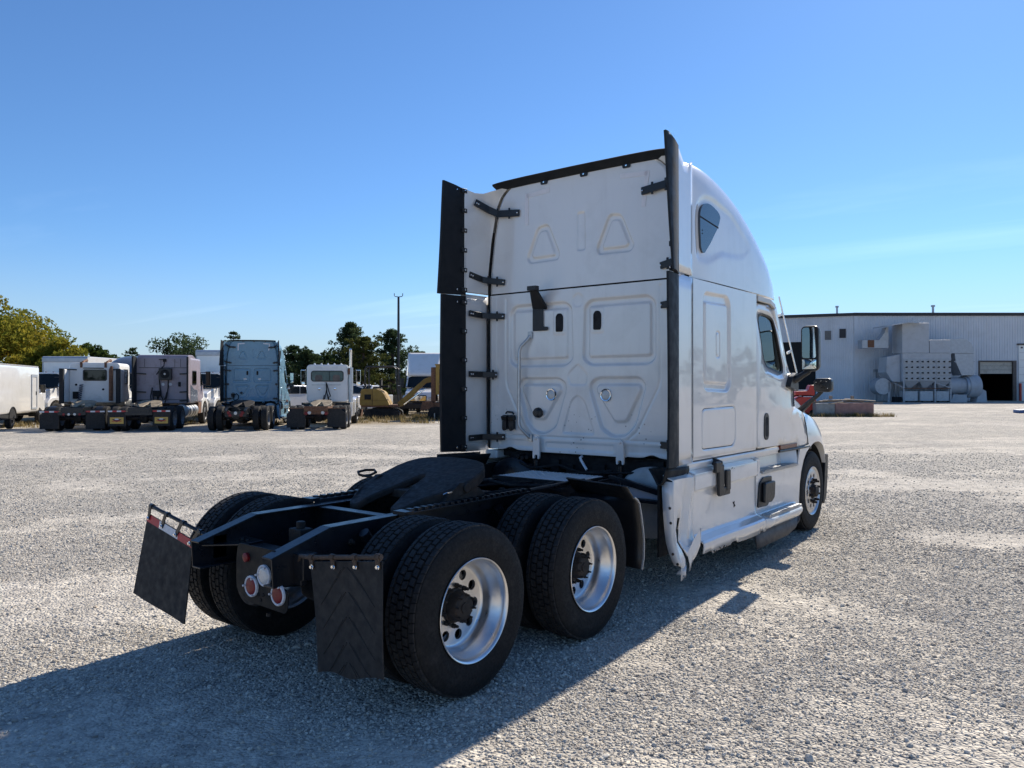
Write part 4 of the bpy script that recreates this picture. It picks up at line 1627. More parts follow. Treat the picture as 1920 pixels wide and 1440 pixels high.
# ------------------------------------------------------------------ side fairings and steps
def fairing_section(y, crush=0.0):
    return [(1.03, 1.105), (1.10, 1.10), (1.16, 1.075), (1.205, 1.052), (1.232, 1.045), (1.236, 1.03), (1.236, .905), (1.228, .888), (1.205, .880), (1.202, .86), (1.205, .66),
            (1.212, .50), (1.235, .478), (1.305, .452), (1.325, .436), (1.328, .40), (1.32, .315)]

def tank_fairing(s, damaged):
    ys_ = np.linspace(2.955, 4.525, 60)
    sec = np.array(fairing_section(3))
    A = np.zeros((60, len(sec), 3))
    rr = np.random.default_rng(5)
    for i, y in enumerate(ys_):
        A[i, :, 0] = s * (sec[:, 0] + (.006 * math.sin(y * 5) if damaged else 0))
        A[i, :, 1] = y
        A[i, :, 2] = sec[:, 1]
        if damaged:
            dz = (.022 if 3.62 < y < 3.74 or 4.36 < y < 4.47 else 0) + .008 * max(0, math.sin(y * 4))
            A[i, -1, 2] = .318 + max(-.02, dz) + .03 * (y < 3.15)
    m = MB()
    m.grid(A[..., 0], A[..., 1], A[..., 2])
    o = m.build('tank_fairing', WHITE, T, smooth=18)
    so = o.modifiers.new('solid', 'SOLIDIFY')
    so.thickness = .012
    so.offset = -1
    # latch strap
    m = MB()
    m.tube([(s * 1.13, 3.50, 1.115), (s * 1.20, 3.50, 1.115), (s * 1.262, 3.50, 1.09)], .035, 10)
    m.b2(min(s * 1.236, s * 1.272), max(s * 1.236, s * 1.272), 3.36, 3.48, 1.02, 1.125)
    m.b2(min(s * 1.238, s * 1.268), max(s * 1.238, s * 1.268), 3.44, 3.56, .80, 1.09)
    m.b2(min(s * 1.238, s * 1.268), max(s * 1.238, s * 1.268), 3.62, 3.72, .83, 1.03)
    m.b2(min(s * 1.225, s * 1.262), max(s * 1.225, s * 1.262), 3.48, 3.72, .79, .87)
    m.build('fairing_latch', PLASTIC, o, bevel=.012, seg=3)
    if damaged:
        m = MB()
        for k in range(6):
            y = 3.16 + k * .075 + rr.uniform(-.01, .01)
            m.box((s * 1.333, y, .325 + rr.uniform(-.012, .02)), (.004, .035, .008 + rr.uniform(0, .008)), Matrix.Rotation(rr.uniform(-.8, .8), 3, 'X'))
        m.build('torn_edge', DARK, o)
        m = MB()
        m.bar((s * 1.21, 3.905, .685), (s * 1.212, 3.95, .64), .008, .012)
        m.bar((s * 1.21, 3.94, .69), (s * 1.212, 3.925, .63), .006, .008)
        m.build('scuff', DARK, o)
        m = MB()
        for k in range(5):
            y = 3.80 + k * .05
            m.bar((s * 1.236, y, 1.022 + .01 * math.sin(k * 3)), (s * 1.238, y + .03, 1.035 - .012 * (k % 2)), .003, .006)
        m.build('scratch', DARK, o)
    # dark joint and rear end
    if damaged:
        # crumpled tail of the fairing
        yy = np.linspace(2.50, 2.93, 26)
        sec2 = np.array([(1.16, 1.075), (1.205, 1.052), (1.250, 1.035), (1.256, .98), (1.25, .90), (1.245, .80), (1.245, .70), (1.25, .60), (1.262, .50), (1.30, .44), (1.33, .36), (1.335, .26), (1.33, .20)])
        A = np.zeros((26, 13, 3))
        for i, y in enumerate(yy):
            t = (y - 2.50) / .43
            for j, (x, z) in enumerate(sec2):
                low = max(0, (1.0 - z)) / .8
                fold = -.03 * low * math.sin(t * PI) - .04 * math.exp(-((t - .62) / .13) ** 2) * low + .025 * math.exp(-((t - .80 + .2 * low) / .09) ** 2)
                fold += .008 * math.sin(z * 15 + t * 7) * math.sin(t * PI)
                zz = z
                if j >= 10:
                    zz = z + (.0 if t < .45 else (t - .45) * .42)
                yy_ = y + .05 * low * math.sin(t * PI) * math.sin(z * 9)
                A[i, j] = (s * (x + fold), yy_ - (.06 * low * t), zz)
        keep = np.ones((26, 13), bool)
        for i in range(26):
            t = i / 25
            for j in range(13):
                if 7 <= j <= 11 and .30 < t < .30 + .035 * (j - 5):
                    keep[i, j] = False
        m = MB()
        m.grid(A[..., 0], A[..., 1], A[..., 2], keep=keep)
        o2 = m.build('crumpled_skirt', WHITE, T, smooth=25)
        so = o2.modifiers.new('solid', 'SOLIDIFY')
        so.thickness = .008
        so.offset = -1
        o2['label'] = 'crumpled torn rear end of the side skirt'
    # rear facing flange
    zz = [1.022, .9, .75, .6, .5, .42, .36, .32]
    xi = [1.150, 1.155, 1.163, 1.176, 1.190, 1.215, 1.243, 1.268]
    xo = [1.258, 1.260, 1.263, 1.273, 1.286, 1.308, 1.330, 1.346]
    m = MB()
    A = np.array([[(s * a, 2.502, z), (s * b, 2.498, z)] for a, b, z in zip(xi, xo, zz)])
    m.grid(A[..., 0], A[..., 1], A[..., 2])
    o3 = m.build('skirt_flange', WHITE, T, smooth=12)
    so = o3.modifiers.new('solid', 'SOLIDIFY')
    so.thickness = .008
    for (x, z) in ((1.228, .80), (1.236, .675), (1.255, .415), (1.298, .335)):
        m = MB()
        m.lathe([(2.495, .013), (2.488, .012), (2.486, .006), (2.485, .001)], 10, c=(s * x, 0, z), axis='y')
        m.build('flange_bolt', GREASE, T)
    if damaged:
        m = MB()
        A = np.array([[(s * 1.283, 2.50, .245), (s * 1.30, 2.52, .285)], [(s * 1.33, 2.50, .25), (s * 1.335, 2.52, .30)], [(s * 1.368, 2.505, .25), (s * 1.362, 2.53, .33)]])
        m.grid(A[..., 0], A[..., 1], A[..., 2])
        o4 = m.build('torn_strip', WHITE, T)
        so = o4.modifiers.new('solid', 'SOLIDIFY')
        so.thickness = .006
    else:
        m = MB()
        A = np.array([[(s * x, y, z) for (x, z) in fairing_section(3)[3:]] for y in np.linspace(2.505, 2.95, 4)])
        m.grid(A[..., 0], A[..., 1], A[..., 2])
        o2 = m.build('fairing_tail', WHITE, T, smooth=28)
    m = MB()
    m.b2(min(s * 1.0, s * 1.18), max(s * 1.0, s * 1.18), 2.97, 4.5, .36, 1.0)
    m.b2(min(s * 1.09, s * 1.11), max(s * 1.09, s * 1.11), 2.53, 2.97, .36, 1.0)
    m.build('fairing_backing', DARK, T)

def step_fairing(s):
    # panel between fairing and front wheel with a deep upper step pocket
    arch = [(6.40, 1.085), (6.24, 1.02), (6.13, .93), (6.04, .80), (5.985, .66), (5.96, .50), (5.955, .42)]
    outer = [(4.545, .445), (4.545, 1.055), (4.66, 1.055), (4.66, .905), (5.92, .905), (6.0, 1.085)] + arch
    m = MB()
    m.holed(outer, [], 'x', s * 1.205, -s * .02)
    o = m.build('step_fairing', WHITE, T, bevel=.006)
    # pocket walls
    m = MB()
    m.add([(s * 1.05, 4.66, 1.12), (s * 1.08, 4.66, .90), (s * 1.08, 5.70, .90), (s * 1.05, 5.70, 1.12)], [(0, 1, 2, 3)])
    m.add([(s * 1.08, 5.70, .90), (s * 1.05, 5.70, 1.12), (s * 1.16, 5.98, 1.10), (s * 1.20, 5.93, .905)], [(0, 1, 2, 3)])
    m.add([(s * 1.05, 4.66, 1.12), (s * 1.08, 4.66, .90), (s * 1.205, 4.66, .905), (s * 1.205, 4.66, 1.055)], [(0, 1, 2, 3)])
    m.add([(s * 1.205, 4.545, 1.055), (s * 1.205, 4.66, 1.055), (s * 1.05, 4.66, 1.10), (s * 1.05, 4.545, 1.10)], [(0, 1, 2, 3)])
    m.build('step_pocket', WHITE, o)
    for (y0, y1, z, x0, x1) in ((4.70, 5.88, .918, 1.075, 1.225), (4.60, 5.66, .470, 1.17, 1.335)):
        m = MB()
        m.b2(min(s * x0, s * x1), max(s * x0, s * x1), y0, y1, z - .03, z)
        st = m.build('step', TANKM, o, bevel=.006)
        m = MB()
        nrib = 4
        for k in range(nrib):
            x = x0 + .03 + (x1 - x0 - .05) * k / (nrib - 1)
            m.b2(min(s * x - .006, s * x + .006), max(s * x - .006, s * x + .006), y0 + .04, y1 - .04, z + .0005, z + .006)
        for k in range(int((y1 - y0 - .1) / .036)):
            y = y0 + .05 + k * .036
            m.b2(min(s * (x1 - .014), s * (x1 + .005)), max(s * (x1 - .014), s * (x1 + .005)), y, y + .02, z - .015, z + .009)
        m.build('step_grip', ALUD, o)
    # lower step body, swelling outward
    sec = [(1.16, .49), (1.215, .475), (1.30, .452), (1.352, .44), (1.362, .42), (1.355, .385), (1.33, .345), (1.28, .31), (1.22, .29), (1.18, .285)]
    yy = np.linspace(4.535, 5.80, 24)
    A = np.zeros((24, len(sec), 3))
    for i, y in enumerate(yy):
        k = float(np.interp(y, [4.53, 4.62, 5.62, 5.80], [.75, 1.0, 1.0, .35]))
        for j, (x, z) in enumerate(sec):
            A[i, j] = (s * (1.18 + (x - 1.18) * k), y, z)
    m = MB()
    m.grid(A[..., 0], A[..., 1], A[..., 2])
    m.build('lower_step_body', WHITE, o, smooth=40)
    m = MB()
    A = np.array([[(s * 1.215, y, .30), (s * 1.232, y, .22), (s * 1.245, y, float(np.interp(y, [4.45, 5.4, 5.75, 5.9], [.13, .135, .19, .30])))] for y in np.linspace(4.45, 5.88, 16)])
    m.grid(A[..., 0], A[..., 1], A[..., 2])
    o2 = m.build('ground_skirt', mat('skirt_rubber', (.075, .075, .078), .6, var=.1) if 'skirt_rubber' not in MATS else MATS['skirt_rubber'], o)
    so = o2.modifiers.new('solid', 'SOLIDIFY')
    so.thickness = .012
    # black flap cover
    m = MB()
    m.prism(rpoly([(4.56, .545), (4.61, .80), (4.72, .855), (4.98, .85), (4.98, .80), (4.93, .60), (4.86, .535)], .03), 'x', s * 1.206, s * 1.222)
    c = m.build('access_cover', PLASTIC, o, bevel=.006)
    m = MB()
    m.prism(rpoly([(4.66, .59), (4.68, .80), (4.99, .80), (4.97, .62), (4.88, .575)], .03), 'x', s * 1.222, s * 1.262)
    m.build('cover_lid', PLASTIC, o, bevel=.014, seg=3)
    m = MB()
    m.b2(min(s * .95, s * 1.04), max(s * .95, s * 1.04), 4.55, 6.0, .30, 1.15)
    m.b2(min(s * .95, s * 1.18), max(s * .95, s * 1.18), 4.55, 5.95, .30, .86)
    m.build('step_backing', DARK, T)

for s in (1, -1):
    tank_fairing(s, s > 0)
    step_fairing(s)
# ------------------------------------------------------------------ ground
def ground_axis():
    a = np.concatenate([np.linspace(0, 30, 201), np.geomspace(30.6, 3000, 70)])
    return np.concatenate([-a[::-1][:-1], a])
gx = ground_axis() + 1.0
gy = ground_axis() + 1.5
GX, GY = np.meshgrid(gx, gy, indexing='ij')
def gz(X, Y):
    near = np.exp(-(np.hypot(X - 1, Y - 1.5) / 40) ** 2)
    return near * (.012 * np.sin(X * .9 + .4 * Y) * np.sin(Y * .7 - .3) + .006 * np.sin(X * 2.3 + Y * 1.1)) - .012
LAT = np.random.default_rng(42).random((256, 256))
def vnoise(x, y):
    xi, yi = np.floor(x).astype(int), np.floor(y).astype(int)
    fx, fy = x - xi, y - yi
    fx, fy = fx * fx * (3 - 2 * fx), fy * fy * (3 - 2 * fy)
    g_ = lambda a, b: LAT[a % 256, b % 256]
    return (g_(xi, yi) * (1 - fx) + g_(xi + 1, yi) * fx) * (1 - fy) + (g_(xi, yi + 1) * (1 - fx) + g_(xi + 1, yi + 1) * fx) * fy
def dust_mask(X, Y):
    """compacted dusty lanes and bare patches, 0..1"""
    cy, sy = math.cos(YAW), math.sin(YAW)
    u_ = cy * (X - 4.185) + sy * (Y + 3.457)
    d_ = -sy * (X - 4.185) + cy * (Y + 3.457)
    lane = .55 * vnoise(u_ * .10 + 7, d_ * .55) + .25 * vnoise(u_ * .3, d_ * 1.3 + 9) 
    pat = .55 * vnoise(X * .7 + 31, Y * .7) + .30 * vnoise(X * 1.9, Y * 1.9 + 5) + .15 * vnoise(X * 5, Y * 5)
    return np.clip((.55 * lane / .8 + .6 * pat - .575) / .13, 0, 1)
m = MB()
m.grid(GX, GY, gz(GX, GY))
g, nt, bs = newmat('gravel_ground')
tcg = nt.nodes.new('ShaderNodeTexCoord')
def voro(scale, feature='F1', rnd=1.0):
    v_ = nt.nodes.new('ShaderNodeTexVoronoi')
    v_.feature = feature
    v_.inputs['Scale'].default_value = scale
    v_.inputs['Randomness'].default_value = rnd
    nt.links.new(tcg.outputs['Object'], v_.inputs['Vector'])
    return v_
v1 = voro(46)
v2 = voro(22)
stone = ramp(nt, v1.outputs['Color'], [(.1, (.32, .30, .27)), (.45, (.47, .44, .39)), (.75, (.60, .55, .475)), (.95, (.40, .36, .315))])
dust = ramp(nt, texnoise(nt, 3.0, 6), [(.3, (.56, .515, .45)), (.7, (.70, .65, .57))])
at_d = nt.nodes.new('ShaderNodeAttribute')
at_d.attribute_name = 'dust'
patch = mixrgb(nt, 1.0, at_d.outputs['Fac'], ramp(nt, texnoise(nt, 7.0, 5, .7), [(.32, .25), (.6, 1.0)]), 'MULTIPLY')
c = mixrgb(nt, patch, stone, dust)
# broad streaks left by tyres and grading
streak = ramp(nt, texnoise(nt, .35, 6, .65), [(.3, (.84, .84, .85)), (.7, (1.12, 1.1, 1.06))])
c = mixrgb(nt, 1.0, c, streak, 'MULTIPLY')
speck = ramp(nt, texnoise(nt, 9.0, 3, .75), [(.34, (.60, .60, .62)), (.5, (.96, .96, .96)), (.66, (1.2, 1.19, 1.17))])
c = mixrgb(nt, .8, c, speck, 'MULTIPLY')
speck2 = ramp(nt, texnoise(nt, 2.4, 8, .8), [(.36, (.68, .68, .69)), (.52, (1.0, 1.0, .99)), (.66, (1.18, 1.16, 1.13))])
c = mixrgb(nt, .9, c, speck2, 'MULTIPLY')
# dry grass margin below the parked row: coordinates turned to follow the yard
rot = nt.nodes.new('ShaderNodeMapping')
rot.vector_type = 'TEXTURE'
rot.inputs['Location'].default_value = (4.185, -3.457, 0)
rot.inputs['Rotation'].default_value = (0, 0, YAW)
nt.links.new(tcg.outputs['Object'], rot.inputs[0])
sp = nt.nodes.new('ShaderNodeSeparateXYZ')
nt.links.new(rot.outputs[0], sp.inputs[0])
def nmath(op, a, b=None, clamp=False):
    n_ = nt.nodes.new('ShaderNodeMath')
    n_.operation = op
    n_.use_clamp = clamp
    for i, x in enumerate((a, b)):
        if x is None:
            continue
        if isinstance(x, (int, float)):
            n_.inputs[i].default_value = x
        else:
            nt.links.new(x, n_.inputs[i])
    return n_.outputs[0]
wob = nmath('MULTIPLY', nmath('SUBTRACT', texnoise(nt, .35, 5), .5), 9.0)
dd = nmath('ADD', sp.outputs[1], wob)
f_d = nmath('MULTIPLY', nmath('SUBTRACT', dd, 36.5), .35, True)
f_u = nmath('MULTIPLY', nmath('SUBTRACT', -3.0, nmath('ADD', sp.outputs[0], wob)), .5, True)
grassf = nmath('MULTIPLY', f_d, f_u, True)
soil = ramp(nt, texnoise(nt, 2.6, 7, .65), [(.28, (.10, .085, .045)), (.5, (.26, .20, .12)), (.72, (.36, .30, .20))])
c = mixrgb(nt, nmath('MULTIPLY', grassf, .9), c, soil)
nt.links.new(c, bs.inputs['Base Color'])
bs.inputs['Roughness'].default_value = .92
bs.inputs['Specular IOR Level'].default_value = .25
hgt = nmath('ADD', nmath('MULTIPLY', v1.outputs['Distance'], -1.0), nmath('MULTIPLY', v2.outputs['Distance'], -.8))
b1 = nt.nodes.new('ShaderNodeBump')
b1.inputs['Strength'].default_value = .9
b1.inputs['Distance'].default_value = .02
nt.links.new(hgt, b1.inputs['Height'])
nt.links.new(b1.outputs[0], bs.inputs['Normal'])
ground = m.build('ground', g, None, smooth=180, fix=False)
ground['kind'] = 'structure'
at_g = ground.data.attributes.new('dust', 'FLOAT', 'POINT')
at_g.data.foreach_set('value', dust_mask(GX.ravel(), GY.ravel()).astype(np.float32))

# loose stones, as real pebbles over the nearer yard
def scatter():
    pts = []
    def region(n, x0, x1, y0, y1):
        return np.stack([rng.uniform(x0, x1, n), rng.uniform(y0, y1, n)], 1)
    P = region(1900000, -11, 12, -6, 14)
    c0 = np.array([4.185, -3.457])
    d = np.hypot(*(P - c0).T)
    keep = rng.random(len(P)) < np.clip(1.2 - (d - 2) / 11.0, 0.0, 1.0) ** 1.3
    keep &= rng.random(len(P)) > .85 * dust_mask(P[:, 0], P[:, 1])
    keep &= d < 15.0
    A_ = P[keep]
    Q = region(650000, -20, 22, -6, 26)
    d = np.hypot(*(Q - c0).T)
    k2 = (d > 9) & (d < 27) & (rng.random(len(Q)) < np.clip((27 - d) / 17, 0, 1) ** .8)
    k2 &= rng.random(len(Q)) > .9 * dust_mask(Q[:, 0], Q[:, 1])
    return A_, Q[k2]
P, P_far = scatter()
n_near = len(P)
P = np.concatenate([P, P_far])
n = len(P)
me = bpy.data.meshes.new('gravel')
me.vertices.add(n)
Z = gz(P[:, 0], P[:, 1])
size = np.clip(rng.lognormal(math.log(.0047), .42, n), .004, .028)
size[n_near:] = np.clip(size[n_near:] * 1.5, .004, .018)
co = np.stack([P[:, 0], P[:, 1], Z + size * .25], 1)
me.vertices.foreach_set('co', co.ravel())
at_ = me.attributes.new('size', 'FLOAT_VECTOR', 'POINT')
at_.data.foreach_set('vector', (size[:, None] * np.stack([rng.uniform(.85, 1.45, n), rng.uniform(.7, 1.05, n), rng.uniform(.5, .85, n)], 1)).ravel())
at_ = me.attributes.new('turn', 'FLOAT_VECTOR', 'POINT')
at_.data.foreach_set('vector', np.stack([rng.uniform(-.5, .5, n), rng.uniform(-.5, .5, n), rng.uniform(0, 6.28, n)], 1).ravel())
at_ = me.attributes.new('kind_index', 'INT', 'POINT')
at_.data.foreach_set('value', rng.integers(0, 4, n))
peb, nt2, bs2 = newmat('pebble')
oi = nt2.nodes.new('ShaderNodeObjectInfo')
pc = ramp(nt2, oi.outputs['Random'], [(0, (.34, .32, .285)), (.25, (.47, .44, .385)), (.55, (.58, .535, .46)), (.8, (.70, .645, .55)), (.93, (.52, .44, .345)), (1.0, (.25, .23, .205))])
nt2.links.new(pc, bs2.inputs['Base Color'])
bs2.inputs['Roughness'].default_value = .85
bs2.inputs['Specular IOR Level'].default_value = .3
gravel = obj('gravel', me)
gravel['kind'] = 'stuff'
gravel['label'] = 'loose pale grey gravel stones covering the yard'
gravel['category'] = 'gravel'
ng = bpy.data.node_groups.new('pebbles', 'GeometryNodeTree')
ng.interface.new_socket('Geometry', in_out='INPUT', socket_type='NodeSocketGeometry')
ng.interface.new_socket('Geometry', in_out='OUTPUT', socket_type='NodeSocketGeometry')
N = ng.nodes
gi, go = N.new('NodeGroupInput'), N.new('NodeGroupOutput')
m2p = N.new('GeometryNodeMeshToPoints')
ng.links.new(gi.outputs[0], m2p.inputs[0])
iop = N.new('GeometryNodeInstanceOnPoints')
ng.links.new(m2p.outputs[0], iop.inputs['Points'])
g2i = N.new('GeometryNodeGeometryToInstance')
for k in range(4):
    ico = N.new('GeometryNodeMeshIcoSphere')
    ico.inputs['Subdivisions'].default_value = 2
    ico.inputs['Radius'].default_value = 1.0
    sp_ = N.new('GeometryNodeSetPosition')
    ns = N.new('ShaderNodeTexNoise')
    ns.noise_dimensions = '4D'
    ns.inputs['W'].default_value = k * 3.7
    ns.inputs['Scale'].default_value = 1.1
    sub = N.new('ShaderNodeVectorMath')
    sub.operation = 'SUBTRACT'
    sub.inputs[1].default_value = (.5, .5, .5)
    scl = N.new('ShaderNodeVectorMath')
    scl.operation = 'SCALE'
    scl.inputs['Scale'].default_value = 1.7
    ng.links.new(ns.outputs['Color'], sub.inputs[0])
    ng.links.new(sub.outputs[0], scl.inputs[0])
    ng.links.new(scl.outputs[0], sp_.inputs['Offset'])
    ng.links.new(ico.outputs[0], sp_.inputs[0])
    sm = N.new('GeometryNodeSetMaterial')
    sm.inputs['Material'].default_value = peb
    ng.links.new(sp_.outputs[0], sm.inputs[0])
    ng.links.new(sm.outputs[0], g2i.inputs[0])
ng.links.new(g2i.outputs[0], iop.inputs['Instance'])
iop.inputs['Pick Instance'].default_value = True
def attr(name, typ):
    a = N.new('GeometryNodeInputNamedAttribute')
    a.data_type = typ
    a.inputs[0].default_value = name
    return a.outputs['Attribute']
ng.links.new(attr('kind_index', 'INT'), iop.inputs['Instance Index'])
e2r = N.new('FunctionNodeEulerToRotation')
ng.links.new(attr('turn', 'FLOAT_VECTOR'), e2r.inputs[0])
ng.links.new(e2r.outputs[0], iop.inputs['Rotation'])
ng.links.new(attr('size', 'FLOAT_VECTOR'), iop.inputs['Scale'])
ng.links.new(iop.outputs[0], go.inputs[0])
md = gravel.modifiers.new('pebbles', 'NODES')
md.node_group = ng
# ------------------------------------------------------------------ other vehicles
FAR = True
index_children()
def part_of(name):
    return [o for o in CH[truck.name] if o.name.split('.')[0] == name]
FIFTH = part_of('fifth_wheel')[0]
RUSTFIFTH = mat('worn_fifth_wheel', (.30, .24, .16), .55, var=.4, scale=5, dirt=(.07, .05, .04), dirt_amt=.8)

def road(u, d, deg):
    return yard(u, d), YAW + R(deg)

def dual_chassis(root, steer_y, mt=None, end=-.75, flaps=None, front=None):
    for s in (-1, 1):
        frame_rail(root, s, y_end=steer_y + .8, taper=False, mt=mt)
    m = MB()
    m.b2(-.424, .424, -.80, -.76, .68, .97)
    m.b2(-.52, .52, -.82, -.80, .66, .80)
    m.build('rear_crossmember', mt or FRAME, root, bevel=.01)
    tandem(root)
    for s in (-1, 1):
        wheel(root, s * 1.03, steer_y, s, 'steer')
    for y in (0, 1.32):
        m = MB()
        m.cyl((-.95, y, .5), (.95, y, .5), .08, 12)
        m.lathe([(-.20, .02), (-.15, .15), (0, .21), (.15, .15), (.3, .02)], 16, c=(0, y, .5), axis='y')
        m.build('axle', GREASE, root)
    fwc = dupe(FIFTH, root, {'greasy_steel': RUSTFIFTH})
    m = MB()
    m.b2(-.42, .42, .2, 1.3, .95, .985)
    m.b2(-.40, .40, 1.5, 2.1, .93, .97)
    m.build('frame_deck', FRAME, root)
    return fwc

def round_lights(root, spots, y=-.83, r=.055):
    for (x, z, mt) in spots:
        m = MB()
        m.lathe([(y + .03, r), (y, r), (y - .012, r * .8), (y - .014, .001)], 20, c=(x, 0, z), axis='y')
        m.build('tail_light' if mt is LENSR else 'backup_light', mt, root)

def far_flap(root, x0, x1, z0, z1, y=-.74, tape=True, sign=False, cut=0, barm=None):
    s = 1 if x0 + x1 > 0 else -1
    m = MB()
    if cut:
        xi, xo = (x0, x1) if abs(x0) < abs(x1) else (x1, x0)
        m.prism([(xi, z1), (xi + (xo - xi) * .68, z1), (xo, z1 - cut), (xo, z0), (xi, z0)], 'y', y, y + .012)
    else:
        m.b2(x0, x1, y, y + .012, z0, z1)
    f = m.build('mud_flap', FLAPM, root)
    if tape:
        n = 4
        for k in range(n):
            a, b = x0 + (x1 - x0) * k / n, x0 + (x1 - x0) * (k + 1) / n
            m = MB()
            m.b2(a, b, y - .008, y - .003, z1 - .06, z1)
            m.build('reflective_tape', TAPER if k % 2 == (0 if s > 0 else 1) else TAPEW, f)
    if sign:
        m = MB()
        cx = (x0 + x1) / 2
        m.b2(cx - .26, cx + .26, y - .010, y - .004, z0 + .10, z0 + .36)
        m.build('flap_sign', SIGNY, f)
        m = MB()
        m.prism([(cx - .20, z0 + .30), (cx - .03, z0 + .27), (cx, z0 + .24), (cx + .03, z0 + .27), (cx + .20, z0 + .30), (cx + .08, z0 + .20), (cx, z0 + .16), (cx - .08, z0 + .20)], 'y', y - .014, y - .011)
        m.build('sign_wing', SIGNB, f)
        m = MB()
        m.b2(cx - .19, cx + .19, y - .017, y - .015, z0 + .19, z0 + .225)
        m.build('sign_bar', SIGNR, f)
        m = MB()
        m.b2(cx - .07, cx + .07, y - .017, y - .015, z0 + .26, z0 + .31)
        m.build('sign_cap', TAPEW, f)
    m = MB()
    m.bar((s * .43, y, z1 + .02), ((x1 if s > 0 else x0), y, z1 + .02), .03, .03)
    m.build('hanger_bar', barm or FRAME, root)
    return f

def shell(x, y0, y1, z0, z1, r, n=5):
    """rounded cab box along y"""
    m = MB()
    m.prism(rrect(-x, x, z0, z1, r, n), 'y', y0, y1)
    return m

def framed_pane(root, axis_, poly, a, out, glass=GLASSD, frame=PLASTIC, grow=1.12):
    c0 = np.mean(np.array(poly), axis=0)
    big = [tuple(c0 + (np.array(p) - c0) * np.array([grow, grow + .04])) for p in poly]
    m = MB()
    m.holed(big, [poly], axis_, a, out * .02)
    f = m.build('window', frame, root)
    m = MB()
    m.holed(poly, [], axis_, a + out * .006)
    m.build('pane', glass, f)
    return f

def simple_nose(root, y0, y1, w, z0, z1, paint, wheel_y, fend=1.15):
    """hood, fenders, grille, bumper, headlights"""
    m = MB()
    m.prism(rpoly([(y0, z0), (y0, z1), (y0 + (y1 - y0) * .55, z1 - .10), (y1 - .12, z1 - .32), (y1, z0 + .1), (y1, z0)], .12), 'x', -w, w)
    m.build('hood', paint, root, bevel=.08, seg=4)
    for s in (-1, 1):
        m = MB()
        arc = [(wheel_y + .60 * math.cos(a), .52 + .60 * math.sin(a)) for a in np.linspace(R(178), R(8), 14)]
        out_ = [(min(y1, wheel_y + .78), .55), (min(y1, wheel_y + .76), 1.0), (wheel_y + .45, 1.27), (wheel_y - .3, 1.32), (wheel_y - .75, 1.2), (wheel_y - .78, .55)]
        m.prism(out_ + [(wheel_y - .61, .55)] + arc[1:], 'x', s * (w - .04), s * fend)
        m.build('fender', paint, root, bevel=.04, seg=3)
        m = MB()
        m.prism(rrect(min(s * (w - .25), s * (w + .12)), max(s * (w - .25), s * (w + .12)), 1.0, 1.2, .08), 'y', y1 - .22, y1 + .02)
        m.build('headlight', LENSC, root, bevel=.03, seg=3)
    m = MB()
    m.prism(rrect(-w * .6, w * .6, z0 - .1, z1 - .5, .08), 'y', y1 - .02, y1 + .03)
    gr = m.build('grille', PLASTIC, root, bevel=.01)
    for k in range(5):
        m = MB()
        z = z0 + (z1 - .6 - z0) * k / 4
        m.b2(-w * .55, w * .55, y1 + .03, y1 + .05, z, z + .03)
        m.build('grille_bar', CHROME, gr)
    m = MB()
    m.b2(-1.18, 1.18, y1 - .15, y1 + .14, .42, .78)
    m.build('bumper', PLASTIC, root, bevel=.05, seg=3)

def side_mirror(root, s, x, y, z, h=.6, mt=None):
    m = MB()
    m.b2(min(s * x, s * (x + .22)), max(s * x, s * (x + .22)), y - .05, y + .05, z - h / 2, z + h / 2)
    mm = m.build('mirror', mt or CHROME, root, bevel=.03, seg=3)
    m = MB()
    m.tube([(s * (x - .35), y + .05, z + h * .42), (s * (x + .1), y, z + h * .42)], .018, 8)
    m.tube([(s * (x - .35), y + .05, z - h * .42), (s * (x + .1), y, z - h * .42)], .018, 8)
    m.build('mirror_bracket', PLASTIC, mm)
    m = MB()
    m.b2(min(s * (x + .02), s * (x + .20)), max(s * (x + .02), s * (x + .20)), y - .056, y - .051, z - h * .44, z + h * .44)
    m.build('mirror_glass', GLASSD, mm)

# ---- blue sleeper tractor, the same model as the white one
p, rz = road(-11.57, 32.6, 8.6)
blue = dupe(truck, None, {'polished_aluminium': DULLRIM, 'white_paint': BLUE, 'white_paint_chipped': BLUE, 'ground_lit_cream': BLUE, 'greasy_steel': GREASE},
            skip=('mud_flap', 'hanger_bar', 'flap_bracket', 'crumpled_skirt', 'torn_strip', 'hose_bracket', 'grab_rail', 'frame_bolt', 'drain_hose', 'quarter_fender', 'fender_edge', 'tail_light_plate', 'deck_plate'))
blue.location = p
blue.rotation_euler = (0, 0, rz)
tag(blue, 'steel blue high roof sleeper tractor seen from behind, without mud flaps', 'truck', 'trucks parked along the far gravel edge')
blue.name = 'semi_truck'
index_children()
for c_ in CH.get(blue.name, []):
    if c_.name.startswith('work_light'):
        c_.location.z += .44
m = MB()
m.b2(-.42, .42, -.80, -.78, .60, .80)
tlp = m.build('tail_light_plate', FRAME, blue)
round_lights(tlp, ((-.22, .66, LENSR), (.22, .66, LENSR), (0, .74, LENSC), (-.28, .76, LENSR), (.28, .76, LENSR)), y=-.81, r=.07)
m = MB()
m.tube([(-.86, 2.90, 1.30), (-.80, 2.86, 1.45), (-.68, 2.84, 1.52), (-.58, 2.86, 1.42), (-.62, 2.87, 1.26), (-.76, 2.86, 1.20), (-.84, 2.86, 1.30), (-.78, 2.85, 1.42)], .022, 8)
m.build('coiled_hose', DARK, blue)

